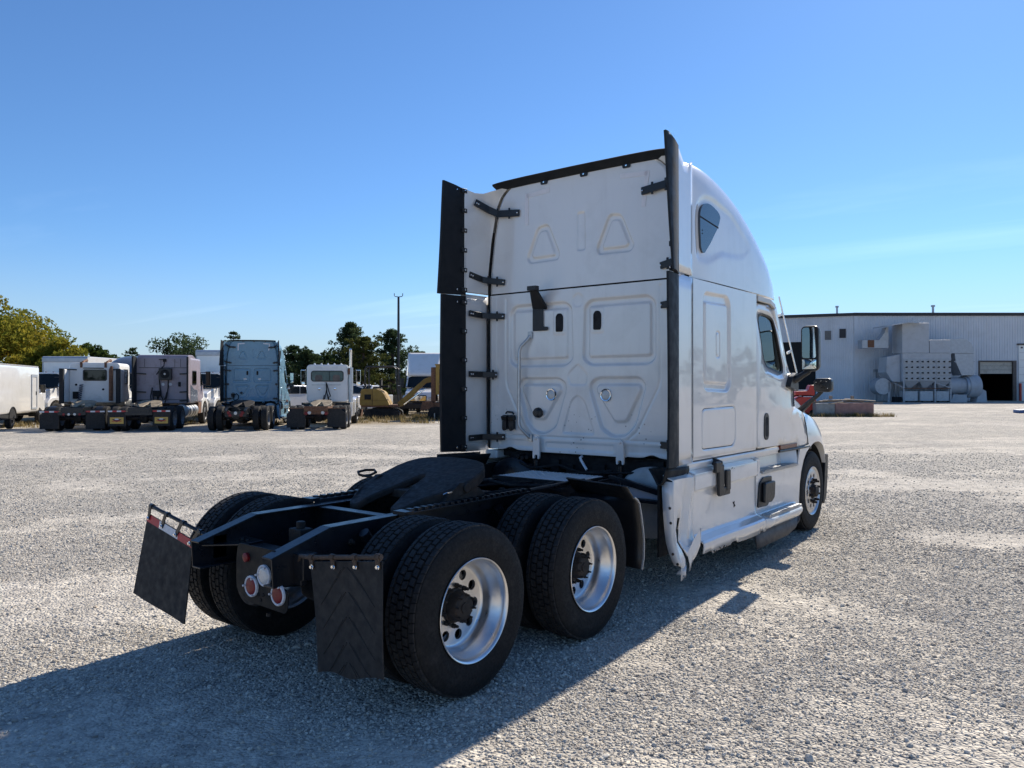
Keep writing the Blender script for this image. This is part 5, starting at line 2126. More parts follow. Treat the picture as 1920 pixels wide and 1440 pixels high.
# ---- mauve mid-roof sleeper tractor
p, rz = road(-15.5, 32.4, 10)
mv = thing('semi_truck', 'faded mauve sleeper tractor with roof height cooling unit on its back wall', 'truck', p, rz, 'trucks parked along the far gravel edge')
dual_chassis(mv, 6.1)
for s in (-1, 1):
    x0, x1 = sorted((s * .52, s * 1.20))
    far_flap(mv, x0, x1, .22, .86, tape=True, sign=True)
m = shell(1.16, 2.85, 5.0, 1.08, 3.18, .10)
m.build('sleeper_body', MAUVE, mv, bevel=.03, seg=3)
m = MB()
m.prism(rpoly([(2.86, 2.72), (2.86, 3.30), (3.7, 3.32), (4.6, 3.12), (5.2, 2.72)], .12), 'x', -1.10, 1.10)
m.build('roof', MAUVE, mv, bevel=.10, seg=4)
m = MB()
m.b2(-1.02, 1.02, 2.838, 2.848, 2.70, 2.72)
m.b2(-1.02, 1.02, 2.838, 2.848, 1.24, 1.255)
for x in (-.8, -.1, .5, .75):
    m.b2(x, x + .012, 2.838, 2.848, 2.74, 3.12)
m.build('panel_seam', DARK, mv)
for (x0, x1, z0, z1) in ((-.78, -.38, 2.02, 2.42), (.32, .72, 2.02, 2.42), (-.72, -.25, 1.30, 1.72), (.05, .55, 1.30, 1.72)):
    m = MB()
    m.holed(rrect(x0, x1, z0, z1, .06), [rrect(x0 + .03, x1 - .03, z0 + .03, z1 - .03, .05)], 'y', 2.85, -.012)
    m.build('pressed_panel', MAUVE, mv)
m = MB()
m.b2(-.14, .40, 2.62, 2.85, 2.15, 2.68)
ac = m.build('cooling_unit', PLASTIC, mv, bevel=.02)
m = MB()
m.lathe([(2.62, .20), (2.605, .20), (2.60, .17), (2.61, .16), (2.605, .04), (2.60, .001)], 28, c=(.13, 0, 2.42), axis='y')
m.build('fan', DARK, ac)
m = MB()
m.lathe([(2.60, .05), (2.59, .045), (2.588, .001)], 14, c=(.13, 0, 2.42), axis='y')
m.build('fan_hub', TANKM, ac)
m = MB()
m.b2(.0, .14, 2.78, 2.85, 2.98, 3.12)
m.b2(-.18, .02, 2.80, 2.85, 3.07, 3.10)
m.build('antenna_box', DARK, mv, bevel=.01)
for nm, path, r_ in (('cable', [(.06, 2.80, 2.98), (.05, 2.78, 2.80), (-.08, 2.78, 2.68), (-.28, 2.80, 2.40)], .018),
                     ('hose', [(-.12, 2.70, 2.15), (-.10, 2.76, 1.75), (-.05, 2.72, 1.45), (.05, 2.70, 1.22), (.12, 2.72, 1.30), (.20, 2.74, 1.6)], .028),
                     ('hose', [(.26, 2.70, 2.15), (.24, 2.76, 1.8), (.20, 2.72, 1.4), (.14, 2.6, 1.1)], .026),
                     ('hose', [(-.45, 2.80, 1.80), (-.50, 2.72, 1.40), (-.44, 2.66, 1.12), (-.30, 2.64, 1.08), (-.20, 2.7, 1.3), (-.24, 2.74, 1.5)], .026)):
    m = MB()
    m.tube(path, r_, 8)
    m.build(nm, DARK, mv)
for x in (.0, .32):
    m = MB()
    m.lathe([(2.85, .07), (2.825, .068), (2.82, .001)], 20, c=(x, 0, 1.95), axis='y')
    m.build('work_light', TAPEW, mv)
m = MB()
m.b2(-.42, -.10, 2.72, 2.85, 1.40, 1.66)
m.tube([(-.40, 2.74, 1.42), (-.36, 2.70, 1.2), (-.2, 2.70, 1.15), (-.15, 2.72, 1.4)], .03, 8)
m.build('air_connector', DARK, mv, bevel=.02)
m = MB()
m.b2(.66, .76, 2.80, 2.85, 1.85, 2.05)
m.build('vent', DARK, mv)
for s in (-1, 1):
    m = MB()
    m.b2(min(s * 1.13, s * 1.19), max(s * 1.13, s * 1.19), 2.40, 2.86, 1.10, 3.22)
    m.build('side_extender', RUBBER if s < 0 else MAUVE, mv, bevel=.02)
    m = MB()
    m.b2(min(s * 1.13, s * 1.20), max(s * 1.13, s * 1.20), 2.34, 2.42, 1.12, 3.20)
    m.build('rubber_edge', RUBBER, mv)
    for z in (2.45, 1.62, 1.22):
        m = MB()
        m.bar((s * .72, 2.83, z - .03), (s * 1.15, 2.72, z), .03, .06)
        m.build('extender_arm', PLASTIC, mv)
    # lower side with dark polished skirt
    m = MB()
    m.prism(rpoly([(2.95, 1.12), (2.92, 1.95), (3.6, 1.72), (4.3, 1.68), (4.35, 1.15)], .06), 'x', s * 1.16, s * 1.185)
    m.build('side_skirt', GREYP, mv, bevel=.01)
    framed_pane(mv, 'x', rrect(3.35, 4.05, 1.98, 2.55, .06), s * 1.165, s)
    framed_pane(mv, 'x', rpoly([(4.75, 1.95), (4.75, 2.55), (5.1, 2.5), (5.5, 1.95)], .06), s * 1.135, s)
    m = MB()
    m.prism([(4.4, 1.10), (4.4, 2.75), (5.05, 2.72), (5.75, 1.90), (5.80, 1.10)], 'x', s * .9, s * 1.13)
    m.build('door', MAUVE, mv, bevel=.02)
    side_mirror(mv, s, 1.28, 5.65, 2.25, .7, PLASTIC)
    m = MB()
    m.lathe([(2.55, .001), (2.56, .28), (2.60, .31), (4.6, .31), (4.64, .28), (4.65, .001)], 32, c=(s * .86, 0, .72), axis='y')
    tk = m.build('fuel_tank', ALUD, mv)
    for y in (3.0, 3.5, 4.0):
        m = MB()
        m.lathe([(y, .313), (y, .322), (y + .05, .322), (y + .05, .313)], 32, c=(s * .86, 0, .72), axis='y')
        m.build('tank_strap', FRAME, tk)
    m = MB()
    m.b2(min(s * .9, s * 1.14), max(s * .9, s * 1.14), 4.7, 5.4, .55, 1.08)
    m.build('battery_box', RUST, mv, bevel=.02)
simple_nose(mv, 5.5, 7.1, .92, .95, 1.85, WHITE_OLD, 6.1)
u = np.linspace(-1, 1, 9)
A = np.array([[(a * 1.05, 5.75 - .6 * b + .2 * (1 - a * a), 1.85 + .85 * b) for b in (0, .5, 1)] for a in u])
m = MB()
m.grid(A[..., 0], A[..., 1], A[..., 2])
m.build('windscreen', GLASSD, mv)

# ---- day cab tractors
def day_cab(loc, label, variant):
    p, rz = loc
    t = thing('day_cab_truck', label, 'truck', p, rz, 'trucks parked along the far gravel edge')
    mt = FRAME if variant == 'A' else RUST
    dual_chassis(t, 4.9 if variant == 'A' else 5.3, mt=mt)
    paint = WHITE_OLD if variant == 'A' else WHITE
    if variant == 'A':
        xw, yb, zt = 1.04, 2.25, 2.92
    else:
        xw, yb, zt = .96, 2.75, 2.88
    m = shell(xw, yb, yb + 1.75, 1.12, zt, .16)
    m.build('cab', paint, t, bevel=.05, seg=4)
    if variant == 'A':
        framed_pane(t, 'y', rrect(-.42, .46, 2.14, 2.58, .07), yb, -1)
        m = MB()
        m.tube([(-.45, yb - .03, 2.68), (.4, yb - .05, 2.67)], .02, 8)
        m.build('window_bar', DARK, t)
        for s in (-1, 1):
            m = MB()
            m.b2(min(s * 1.04, s * 1.20), max(s * 1.04, s * 1.20), yb - .55, yb + .2, 1.15, 2.62)
            e = m.build('side_extender', paint, t, bevel=.03)
            m = MB()
            m.b2(min(s * 1.06, s * 1.22), max(s * 1.06, s * 1.22), yb - .72, yb - .55, 1.1, 2.64)
            m.build('rubber_edge', RUBBER, e)
            m = MB()
            m.bar((s * .72, yb - .03, 2.60), (s * 1.12, yb - .3, 2.62), .03, .05)
            m.build('extender_arm', PLASTIC, t)
            m = MB()
            x = s * .50 - .04
            m.tube([(x, yb + .2, zt + .03), (x, yb + .6, zt + .12), (x, yb + .75, zt + .12)], [.05, .04, .075], 10)
            m.b2(x - .05, x + .05, yb - .02, yb + .25, zt - .22, zt + .03)
            m.build('air_horn', RUST, t)
            framed_pane(t, 'x', rrect(yb + .55, yb + 1.35, 2.0, 2.6, .08), s * xw, s)
            side_mirror(t, s, 1.22, yb + 1.6, 2.2, .7, PLASTIC)
        m = MB()
        m.tube([(.72, yb - .16, 1.2), (.72, yb - .16, 2.60), (.74, yb - .10, 2.75)], [.085, .085, .06], 14)
        m.build('exhaust_stack', RUST, t)
        m = MB()
        ang = np.linspace(0, 2 * PI * 9, 140)
        m.tube([(-.50 - .10 * q + .07 * math.cos(a), yb - .12 + .05 * math.sin(a), 1.95 - .75 * q) for q, a in zip(np.linspace(0, 1, 140), ang)], .016, 6)
        m.build('coiled_hose', mat('dark_blue_hose', (.02, .03, .07), .4), t)
        m = MB()
        m.b2(-.86, -.64, yb - .10, yb, 1.30, 1.62)
        m.build('junction_box', DARK, t, bevel=.01)
        for x, z in ((.36, 1.72), (-.75, 1.93)):
            m = MB()
            m.lathe([(yb, .05), (yb - .02, .048), (yb - .025, .02), (yb - .026, .001)], 14, c=(x, 0, z), axis='y')
            m.build('socket', DARK, t)
        for s in (-1, 1):
            x0, x1 = sorted((s * .50, s * 1.22))
            far_flap(t, x0, x1, .10, .84, tape=True, cut=.16)
            m = MB()
            m.lathe([(-.13, .53), (.13, .53)], 16, c=(s * .90, 0, .5), a0=R(35), a1=R(150))
            fd = m.build('fender', PLASTIC, t)
            fd.scale = (1, 1, 1)
        round_lights(t, ((-.30, .70, LENSR), (-.11, .70, LENSC), (.11, .70, LENSC), (.30, .70, LENSR)))
        simple_nose(t, yb + 1.7, yb + 3.4, .85, .95, 1.8, paint, 4.9)
    else:
        m = MB()
        m.holed(rrect(-.76, .76, 2.08, 2.60, .14), [rrect(-.72, .72, 2.12, 2.56, .12)], 'y', yb, -.02)
        w = m.build('rear_window', PLASTIC, t)
        m = MB()
        m.holed(rrect(-.72, .72, 2.12, 2.56, .12), [], 'y', yb - .006)
        m.build('pane', mat('tinted_pane', (.10, .15, .14), .1, coat=.4, var=.2), w)
        m = MB()
        m.b2(.09, .11, yb - .014, yb - .007, 2.13, 2.55)
        m.build('mullion', DARK, w)
        for x in (-.40, .42):
            m = MB()
            m.prism(rrect(x - .17, x + .17, 2.10, 2.40, .10), 'y', yb - .012, yb - .0075)
            m.build('seat_back', TAN, w)
        m = MB()
        m.b2(-.72, .62, yb - .02, yb - .005, 1.915, 1.94)
        m.build('panel_seam', TANKM, t)
        for x in (-.36, .36):
            m = MB()
            m.lathe([(yb, .06), (yb - .02, .058), (yb - .03, .03), (yb - .03, .001)], 14, c=(x, 0, 1.74), axis='y')
            m.build('work_light', CHROME, t)
            m = MB()
            m.b2(x - .14, x + .14, yb - .004, yb - .001, 2.72, 2.75)
            m.build('reflective_tape', TAPEW, t)
        for x in (-.62, -.30, 0, .30, .62):
            m = MB()
            m.lathe([(0, .05), (.05, .045), (.09, .02), (.095, .001)], 12, c=(x, yb + .25, zt - .01), axis='z')
            m.build('marker_light', WHITE, t)
        for k, path in enumerate(([(-.05, yb - .03, 2.05), (-.02, yb - .12, 1.7), (-.10, yb - .14, 1.3), (-.2, yb - .12, 1.15), (-.12, yb - .14, 1.45)],
                                  [(-.03, yb - .03, 2.0), (.08, yb - .12, 1.65), (.16, yb - .14, 1.40), (.05, yb - .12, 1.3), (.02, yb - .14, 1.5), (.1, yb - .1, 1.2)],
                                  [(-.04, yb - .04, 2.0), (.0, yb - .1, 1.5), (.08, yb - .12, 1.15), (.18, yb - .1, 1.25)])):
            m = MB()
            m.tube(path, .022, 8)
            m.build('air_hose', DARK, t)
        m = MB()
        m.tube([(1.08, yb + .05, 1.1), (1.08, yb + .05, 2.75)], .115, 16)
        ex = m.build('exhaust_stack', ALUD, t)
        m = MB()
        m.tube([(1.08, yb + .05, 2.70), (1.08, yb + .05, 3.50), (1.08, yb - .03, 3.62)], .065, 14)
        m.build('stack_pipe', CHROME, ex)
        m = MB()
        m.b2(.96, 1.06, yb - .08, yb + .0, 2.42, 2.72)
        m.build('stack_clamp', RUST, ex)
        for s in (-1, 1):
            side_mirror(t, s, 1.22, yb + 1.3, 2.36, .62, CHROME)
            m = MB()
            m.lathe([(-.02, .001), (-.015, .09), (.0, .10), (.03, .05)], 16, c=(s * 1.33, yb + 1.3, 1.98), axis='y')
            m.build('spot_mirror', CHROME, t)
            x0, x1 = sorted((s * .46, s * 1.24))
            far_flap(t, x0, x1, .10, .90, tape=False, cut=.22, barm=RUST)
            m = MB()
            m.b2(min(s * .43, s * 1.1), max(s * .43, s * 1.1), 2.2, 2.32, .98, 1.10)
            m.build('light_bar', PLASTIC, t)
            framed_pane(t, 'x', rrect(yb + .5, yb + 1.3, 2.05, 2.6, .08), s * xw, s)
        m = MB()
        m.b2(-.50, .50, -.86, -.83, .80, 1.0)
        m.build('tail_board', RUST, t, bevel=.01)
        m = MB()
        m.b2(.88, 1.14, yb + .3, yb + 1.5, .42, 1.1)
        m.build('tool_box', WHITE, t, bevel=.03)
        round_lights(t, ((-.42, .70, LENSR), (-.28, .73, LENSC), (.28, .73, LENSC), (.42, .70, LENSR)), r=.075)
        simple_nose(t, yb + 1.7, yb + 3.6, .75, .95, 1.85, paint, 5.3)
    return t
day_cab(road(-18.3, 32.4, 13), 'rust streaked white day cab tractor with coiled hose and red-white striped flaps', 'A')
day_cab(road(-8.45, 33.6, 6), 'white day cab tractor with wide rear window and tall chrome exhaust stack', 'B')

# ---- far trucks facing the yard
def front_truck(loc, label, box, box_h, fairing=False, paint=WHITE, group=None, box_w=1.28, box_len=7.0, name='box_truck', roof_dome=None):
    """local y forward; origin on the ground below the front axle"""
    p, rz = loc
    t = thing(name, label, 'truck', p, rz, group)
    for s in (-1, 1):
        wheel(t, s * 1.0, 0, s, 'steer')
        wheel(t, s * 1.0, -5.2, s, 'outer')
    m = shell(1.08, -2.6, -.75, 1.05, 2.62, .16)
    m.build('cab', paint, t, bevel=.05, seg=3)
    u = np.linspace(-1, 1, 11)
    A = np.array([[(a * (1.02 - .06 * b), -.42 - .38 * b + .12 * (1 - a * a), 1.80 + .74 * b) for b in (0, .5, 1)] for a in u])
    m = MB()
    m.grid(A[..., 0], A[..., 1], A[..., 2])
    m.build('windscreen', GLASSD if False else MATS.get('far_windscreen') or mat('far_windscreen', (.010, .014, .016), .22, coat=.0, var=.3, scale=1.5, spec=.3), t)
    for s in (-1, 1):
        m = MB()
        m.bar((s * 1.04, -.38, 1.78), (s * .98, -.78, 2.56), .09, .09)
        m.build('pillar', paint, t, bevel=.02)
        side_mirror(t, s, 1.20, -.35, 2.1, .6, PLASTIC)
        framed_pane(t, 'x', rrect(-1.7, -.85, 1.9, 2.45, .08), s * 1.08, s)
    for x in (-.8, -.4, 0, .4, .8):
        m = MB()
        m.lathe([(0, .04), (.04, .035), (.06, .001)], 10, c=(x, -.95, 2.615), axis='z')
        m.build('marker_light', LENSA, t)
    simple_nose(t, -.75, 1.15, .88, .95, 1.80, paint, 0.0, fend=1.12)
    m = MB()
    m.b2(-.42, .42, -box_len - .5, .9, .62, .95)
    m.build('frame', FRAME, t)
    if box:
        m = MB()
        m.b2(-box_w, box_w, -2.75 - box_len, -2.75, .98, box_h)
        b = m.build('cargo_box', WHITE, t, bevel=.03)
        m = MB()
        m.prism(rpoly([(-2.75, box_h - .32), (-2.70, box_h - .32), (-2.70, box_h - .06), (-2.80, box_h + .012), (-2.95, box_h + .012), (-2.95, box_h - .03), (-2.76, box_h - .03)], .03), 'x', -box_w - .01, box_w + .01)
        m.build('box_cap', STEEL, b)
        for s in (-1, 1):
            m = MB()
            m.b2(min(s * (box_w - .06), s * (box_w + .008)), max(s * (box_w - .06), s * (box_w + .008)), -2.76, -2.735, 1.0, box_h - .33)
            m.build('corner_post', STEEL, b)
    if fairing:
        m = MB()
        tt_ = np.linspace(0, 1, 12)
        A = np.zeros((13, 12, 3))
        for i, a in enumerate(np.linspace(-1, 1, 13)):
            for j, b_ in enumerate(tt_):
                A[i, j] = (a * (1.02 + .14 * b_), -.95 - 1.0 * b_ ** .8 + .22 * abs(a) ** 3 * (1 - b_) + .28 * (1 - b_) * (abs(a) < .999), 2.60 + (box_h - 2.60) * b_ ** .75)
        m.grid(A[..., 0], A[..., 1], A[..., 2])
        f = m.build('roof_fairing', paint, t)
        so = f.modifiers.new('solid', 'SOLIDIFY')
        so.thickness = .04
        for s in (-1, 1):
            m = MB()
            m.prism([(-2.6, 2.5), (-2.6, box_h), (-1.95, box_h), (-1.3, 3.2), (-.95, 2.6)], 'x', s * 1.12, s * 1.17)
            m.build('fairing_side', paint, f)
    if roof_dome:
        m = MB()
        tt_ = np.linspace(0, PI, 25)
        ys_ = np.linspace(0, 1, 14)
        A = np.zeros((14, 25, 3))
        for i, q in enumerate(ys_):
            hh = (roof_dome - 2.5) * (1 - (1 - min(1, q * 1.6)) ** 2.2)
            A[i, :, 0] = 1.18 * np.sign(np.cos(tt_)) * np.abs(np.cos(tt_)) ** .6
            A[i, :, 1] = -.8 - 2.8 * q
            A[i, :, 2] = 2.5 + hh * np.abs(np.sin(tt_)) ** .6
        m.grid(A[..., 0], A[..., 1], A[..., 2])
        m.build('roof_dome', paint, t, smooth=70)
        m = MB()
        m.b2(-1.17, 1.17, -3.7, -2.55, 1.05, 2.52)
        m.build('sleeper_body', paint, t, bevel=.04)
    return t
# rotations: facing back along the yard
front_truck(road(-25.4, 40.9, 180), 'white box truck with dark windscreen facing the yard beside the step van', True, 3.56, group='trucks facing the yard behind the parked row')
front_truck(road(-16.9, 41.4, 180), 'tall white box truck facing the yard between mauve and blue tractors', True, 3.95, group='trucks facing the yard behind the parked row', box_w=1.27)
front_truck(road(-21.0, 40.4, 180), 'dark grey truck with rounded roof hidden behind the white day cab', False, 0, paint=GREYP, group='trucks facing the yard behind the parked row', name='day_cab_truck', roof_dome=3.55)
front_truck(road(-5.95, 50.3, 178), 'white truck with tall roof fairing facing the yard behind the excavator', False, 4.15, fairing=True, group='trucks facing the yard behind the parked row', name='day_cab_truck')

# ---- white walk-in step van
p, rz = road(-22.85, 33.3, 16.5)
van = thing('step_van', 'white cutaway delivery van with side door at the end of the row', 'van', p, rz)
m = MB()
m.prism(rrect(-1.05, 1.05, .62, 2.82, .14), 'y', -1.9, 3.75)
m.build('van_body', WHITE, van, bevel=.03, seg=3)
for s in (-1, 1):
    m = MB()
    m.bar((s * 1.0, -1.9, 2.80), (s * 1.0, 3.7, 2.80), .07, .05)
    m.build('roof_rail', TANKM, van)
    m = MB()
    m.holed(rrect(2.55, 3.42, .78, 2.42, .03), [rrect(2.65, 3.32, .86, 2.30, .03)], 'x', s * 1.052, s * .03)
    fr = m.build('side_door', STEEL, van)
    m = MB()
    m.b2(min(s * 1.05, s * 1.062), max(s * 1.05, s * 1.062), 2.65, 3.32, .86, 2.30)
    m.build('door_leaf', WHITE, van)
    m = MB()
    m.b2(min(s * 1.06, s * 1.09), max(s * 1.06, s * 1.09), 3.22, 3.28, 1.45, 1.62)
    m.build('door_handle', DARK, van)
    m = MB()
    arc = [(.0 + .52 * math.cos(a), .45 + .52 * math.sin(a)) for a in np.linspace(0, PI, 20)]
    arc2 = [(.0 + .46 * math.cos(a), .45 + .46 * math.sin(a)) for a in np.linspace(PI, 0, 20)]
    m.prism(arc + arc2, 'x', s * 1.03, s * 1.075)
    m.build('arch_trim', PLASTIC, van)
    m = MB()
    m.prism([(.46 * math.cos(a), .45 + .46 * math.sin(a)) for a in np.linspace(0, PI, 20)], 'x', s * .6, s * 1.056)
    m.build('wheel_well', DARK, van)
    m = MB()
    m.b2(min(s * 1.00, s * 1.053), max(s * 1.00, s * 1.053), -1.9, -.5, .42, .64)
    m.build('lower_skirt', DARK, van)
    for y in (0, 4.18):
        w = wheel(van, s * .93, y, s, 'steer', z=.38)
        w.scale = (.75, .75, .75)
m = MB()
m.prism(rpoly([(3.7, .60), (3.7, 1.62), (4.2, 1.58), (4.9, 1.36), (5.12, 1.05), (5.12, .60)], .12), 'x', -.95, .95)
m.build('hood', WHITE, van, bevel=.08, seg=4)
m = MB()
m.prism(rpoly([(3.7, 1.55), (3.7, 2.55), (3.85, 2.55), (4.35, 1.55)], .05), 'x', -.92, .92)
m.build('windscreen', MATS['far_windscreen'], van, bevel=.05)
m = MB()
m.b2(-.98, .98, 4.95, 5.25, .42, .66)
m.build('bumper', PLASTIC, van, bevel=.05)
for s in (-1, 1):
    m = MB()
    m.prism([(4.18 + .42 * math.cos(a), .40 + .42 * math.sin(a)) for a in np.linspace(0, PI, 20)], 'x', s * .6, s * .956)
    m.build('wheel_well', DARK, van)
    side_mirror(van, s, 1.0, 4.15, 1.75, .42, PLASTIC)
    m = MB()
    m.prism(rrect(min(s * .55, s * .88), max(s * .55, s * .88), .85, 1.08, .05), 'y', 5.05, 5.14)
    m.build('headlight', LENSC, van, bevel=.02)

# ---- pickups
def pickup(loc, label, beds):
    p, rz = loc
    t = thing('pickup_truck', label, 'pickup truck', p, rz, 'white pickups behind the row')
    for s in (-1, 1):
        for y in (0, 3.6):
            w = wheel(t, s * .80, y, s, 'steer', z=.40)
            w.scale = (.8, .8, .8)
    prof = rpoly([(-1.05, .55), (-1.08, 1.30), (.55, 1.32), (.60, 1.36), (.85, 1.92), (2.25, 1.94), (2.85, 1.38), (4.35, 1.26), (4.55, 1.05), (4.55, .50), (3.9, .42), (-.8, .45)], .07)
    m = MB()
    m.prism(prof, 'x', -.95, .95)
    m.build('body', WHITE, t, bevel=.06, seg=3)
    for s in (-1, 1):
        framed_pane(t, 'x', rpoly([(.85, 1.42), (.98, 1.82), (1.45, 1.84), (1.45, 1.42)], .04), s * .952, s, glass=MATS['far_windscreen'], grow=1.04)
        framed_pane(t, 'x', rpoly([(1.55, 1.42), (1.55, 1.84), (2.2, 1.83), (2.55, 1.42)], .04), s * .952, s, glass=MATS['far_windscreen'], grow=1.04)
        for y in (0, 3.6):
            m = MB()
            m.prism([(y + .48 * math.cos(a), .42 + .48 * math.sin(a)) for a in np.linspace(0, PI, 18)], 'x', s * .6, s * .957)
            m.build('wheel_well', DARK, t)
        m = MB()
        m.prism(rrect(min(s * .55, s * .90), max(s * .55, s * .90), .92, 1.14, .05), 'y', 4.48, 4.57)
        m.build('headlight', LENSC, t, bevel=.02)
        m = MB()
        m.b2(min(s * .98, s * 1.22), max(s * .98, s * 1.22), 2.55, 2.70, 1.42, 1.72)
        m.build('mirror', PLASTIC, t, bevel=.03)
    A = np.array([[(a * .86, 2.30 + .56 * b + .06 * (1 - a * a), 1.90 - .47 * b) for b in (0, 1)] for a in np.linspace(-1, 1, 7)])
    m = MB()
    m.grid(A[..., 0], A[..., 1], A[..., 2] + .012)
    m.build('windscreen', MATS['far_windscreen'], t)
    m = MB()
    m.prism(rrect(-.55, .55, .72, 1.12, .08), 'y', 4.54, 4.60)
    m.build('grille', PLASTIC, t)
    if beds:
        m = MB()
        m.b2(-.98, .98, -1.1, .4, .62, 1.52)
        m.build('service_body', WHITE, t, bevel=.03)
    else:
        m = MB()
        for k in range(5):
            m.lathe([(0, .05), (.05, .045), (.09, .001)], 8, c=(-.5 + k * .25, 1.7, 1.93), axis='z')
        for k in range(5):
            pass
        m.build('roof_beacon', TAPEW, t)
    return t
pickup((yard(-13.6, 50.5), YAW + R(152)), 'white pickup with service body between the blue and white tractors', True)
pickup((yard(-9.35, 52.0), YAW + R(166)), 'white crew pickup with roof beacons beside the chrome exhaust stack', False)

# ---- mini excavator
p = yard(-7.5, 45.0)
ex = thing('mini_excavator', 'small yellow excavator with open roll bar frame and lowered boom', 'excavator', p, YAW)
for d_ in (-.62, .62):
    m = MB()
    st = rpoly([(-1.03, .20), (-1.03, .42), (-.80, .55), (.80, .55), (1.03, .42), (1.03, .20), (.80, .0), (-.80, .0)], .12)
    m.prism(st, 'y', d_ - .17, d_ + .17)
    tr = m.build('track', DARK, ex, bevel=.02)
    for k in range(30):
        pass
    for x in (-.82, .82):
        m = MB()
        m.cyl((x, d_ - .19, .28), (x, d_ + .19, .28), .20, 18)
        m.build('track_wheel', GREASE, tr)
m = MB()
m.b2(-.6, .6, -.45, .45, .35, .62)
m.lathe([(.55, .45), (.78, .45)], 20, axis='z')
m.build('undercarriage', GREASE, ex)
m = MB()
m.prism(rpoly([(-1.28, .75), (-1.30, 1.05), (-1.20, 1.72), (-.35, 1.74), (.05, 1.55), (.35, 1.0), (.45, .75)], .12), 'y', -.75, .70)
bd = m.build('engine_cover', YELLOW, ex, bevel=.06, seg=3)
m = MB()
m.b2(-1.22, .9, -.72, .72, .66, .80)
m.build('slew_platform', RUST, ex, bevel=.02)
m = MB()
m.b2(-1.0, -.62, -.765, -.74, 1.10, 1.40)
m.build('vent_grille', DARK, ex)
m = MB()
m.bar((-.55, -.76, .80), (-.55, -.76, 1.68), .01, .02)
m.bar((-1.25, -.76, 1.08), (.36, -.76, 1.05), .02, .01)
m.build('panel_seam', DARK, ex)
m = MB()
hoop = [(-1.02, y, z) for y, z in ()]
for y in (-.62, .58):
    m.tube([(-.98, y, 1.70), (-.98, y, 2.85), (-.90, y, 3.0), (.62, y, 3.0), (.78, y, 2.88), (.92, y, 1.0)], .045, 10)
for x, z in ((-.95, 2.98), (.65, 2.99), (.85, 1.9), (-.98, 1.95)):
    m.tube([(x, -.62, z), (x, .58, z)], .03, 8)
m.build('roll_bar', PLASTIC, ex)
m = MB()
m.box((.05, .0, 1.85), (.45, .5, .12))
m.box((-.18, .0, 2.05), (.12, .5, .40))
m.tube([(.45, .3, 1.5), (.42, .3, 2.0)], .02, 6)
m.tube([(.45, -.3, 1.5), (.40, -.3, 2.05)], .02, 6)
m.build('operator_seat', DARK, ex, bevel=.03)
bpts = [(.85, .95), (1.25, 1.30), (1.75, 1.75), (2.35, 2.30), (2.85, 2.45), (3.05, 2.30), (2.9, 2.15), (2.45, 2.05), (1.95, 1.55), (1.45, 1.05), (1.0, .72)]
m = MB()
m.prism(rpoly(bpts, .08), 'y', -.14, .12)
m.build('boom', YELLOW, ex, bevel=.02)
m = MB()
m.prism(rpoly([(2.80, 2.45), (3.10, 2.35), (3.6, 1.1), (3.45, .95), (3.3, 1.1)], .05), 'y', -.12, .10)
m.build('dipper_arm', YELLOW, ex, bevel=.02)
m = MB()
m.prism(rpoly([(3.35, 1.05), (3.65, .95), (3.75, .45), (3.45, .15), (3.2, .35), (3.3, .75)], .06), 'y', -.32, .30)
m.build('bucket', RUST, ex, bevel=.02)
m = MB()
m.cyl((1.15, .0, .80), (2.2, .0, 1.55), .055, 10)
m.cyl((1.15, .0, .80), (2.45, .0, 1.72), .03, 10)
m.build('boom_cylinder', CHROME, ex)
m = MB()
m.lathe([(-.20, .001), (-.2, .16), (.18, .16), (.18, .001)], 18, c=(.98, 0, .85), axis='y')
m.build('boom_pivot', YELLOW, ex)
m = MB()
m.prism([(-1.55, .10), (-1.45, .50), (-1.38, .50), (-1.40, .12)], 'y', -.75, .75)
m.build('blade', RUST, ex)
m = MB()
m.bar((-1.75, -.5, 2.02), (-1.15, -.4, 1.78), .05, .10)
m.build('loose_panel', TAPEW, ex)

# ---- rusty yellow machine behind the rubber edge
p = yard(-3.7, 44.2)
rm = thing('crawler_machine', 'rusty yellow crawler machine with glazed cab beside the small excavator', 'machine', p, YAW)
for d_ in (-.75, .75):
    m = MB()
    m.prism(rpoly([(-1.1, .25), (-.9, .70), (1.5, .70), (1.7, .25), (1.5, .0), (-.9, .0)], .15), 'y', d_ - .22, d_ + .22)
    m.build('track', DARK, rm, bevel=.02)
m = MB()
m.b2(-1.35, 1.9, -.7, .7, .62, .95)
m.build('deck', RUST, rm, bevel=.03)
m = MB()
m.b2(-.45, 1.9, -.72, .72, .95, 1.95)
eb = m.build('engine_bay', RUST, rm, bevel=.04)
for k in range(7):
    m = MB()
    m.b2(-.30, 1.8, -.735, -.722, 1.05 + k * .10, 1.10 + k * .10)
    m.build('louvre', DARK, eb)
m = MB()
cabp = [(-.62, .95), (-.62, 3.00), (.85, 3.02), (.85, .95)]
m.holed([(-.62, 1.4), (-.62, 3.05), (.95, 3.05), (.95, 1.4)], [rrect(-.42, .80, 2.0, 2.88, .06)], 'y', -.70, .05)
m.holed([(-.62, 1.4), (-.62, 3.05), (.95, 3.05), (.95, 1.4)], [rrect(-.42, .80, 2.0, 2.88, .06)], 'y', .65, .05)
m.holed([(-.65, 1.4), (-.65, 3.05), (.65, 3.05), (.65, 1.4)], [rrect(-.5, .5, 2.0, 2.88, .06)], 'x', -.62, .05)
m.holed([(-.65, 1.4), (-.65, 3.05), (.65, 3.05), (.65, 1.4)], [rrect(-.5, .5, 2.0, 2.88, .06)], 'x', .90, .05)
m.b2(-.66, 1.0, -.74, .74, 3.05, 3.13)
cb = m.build('cab', YELLOW, rm)
m = MB()
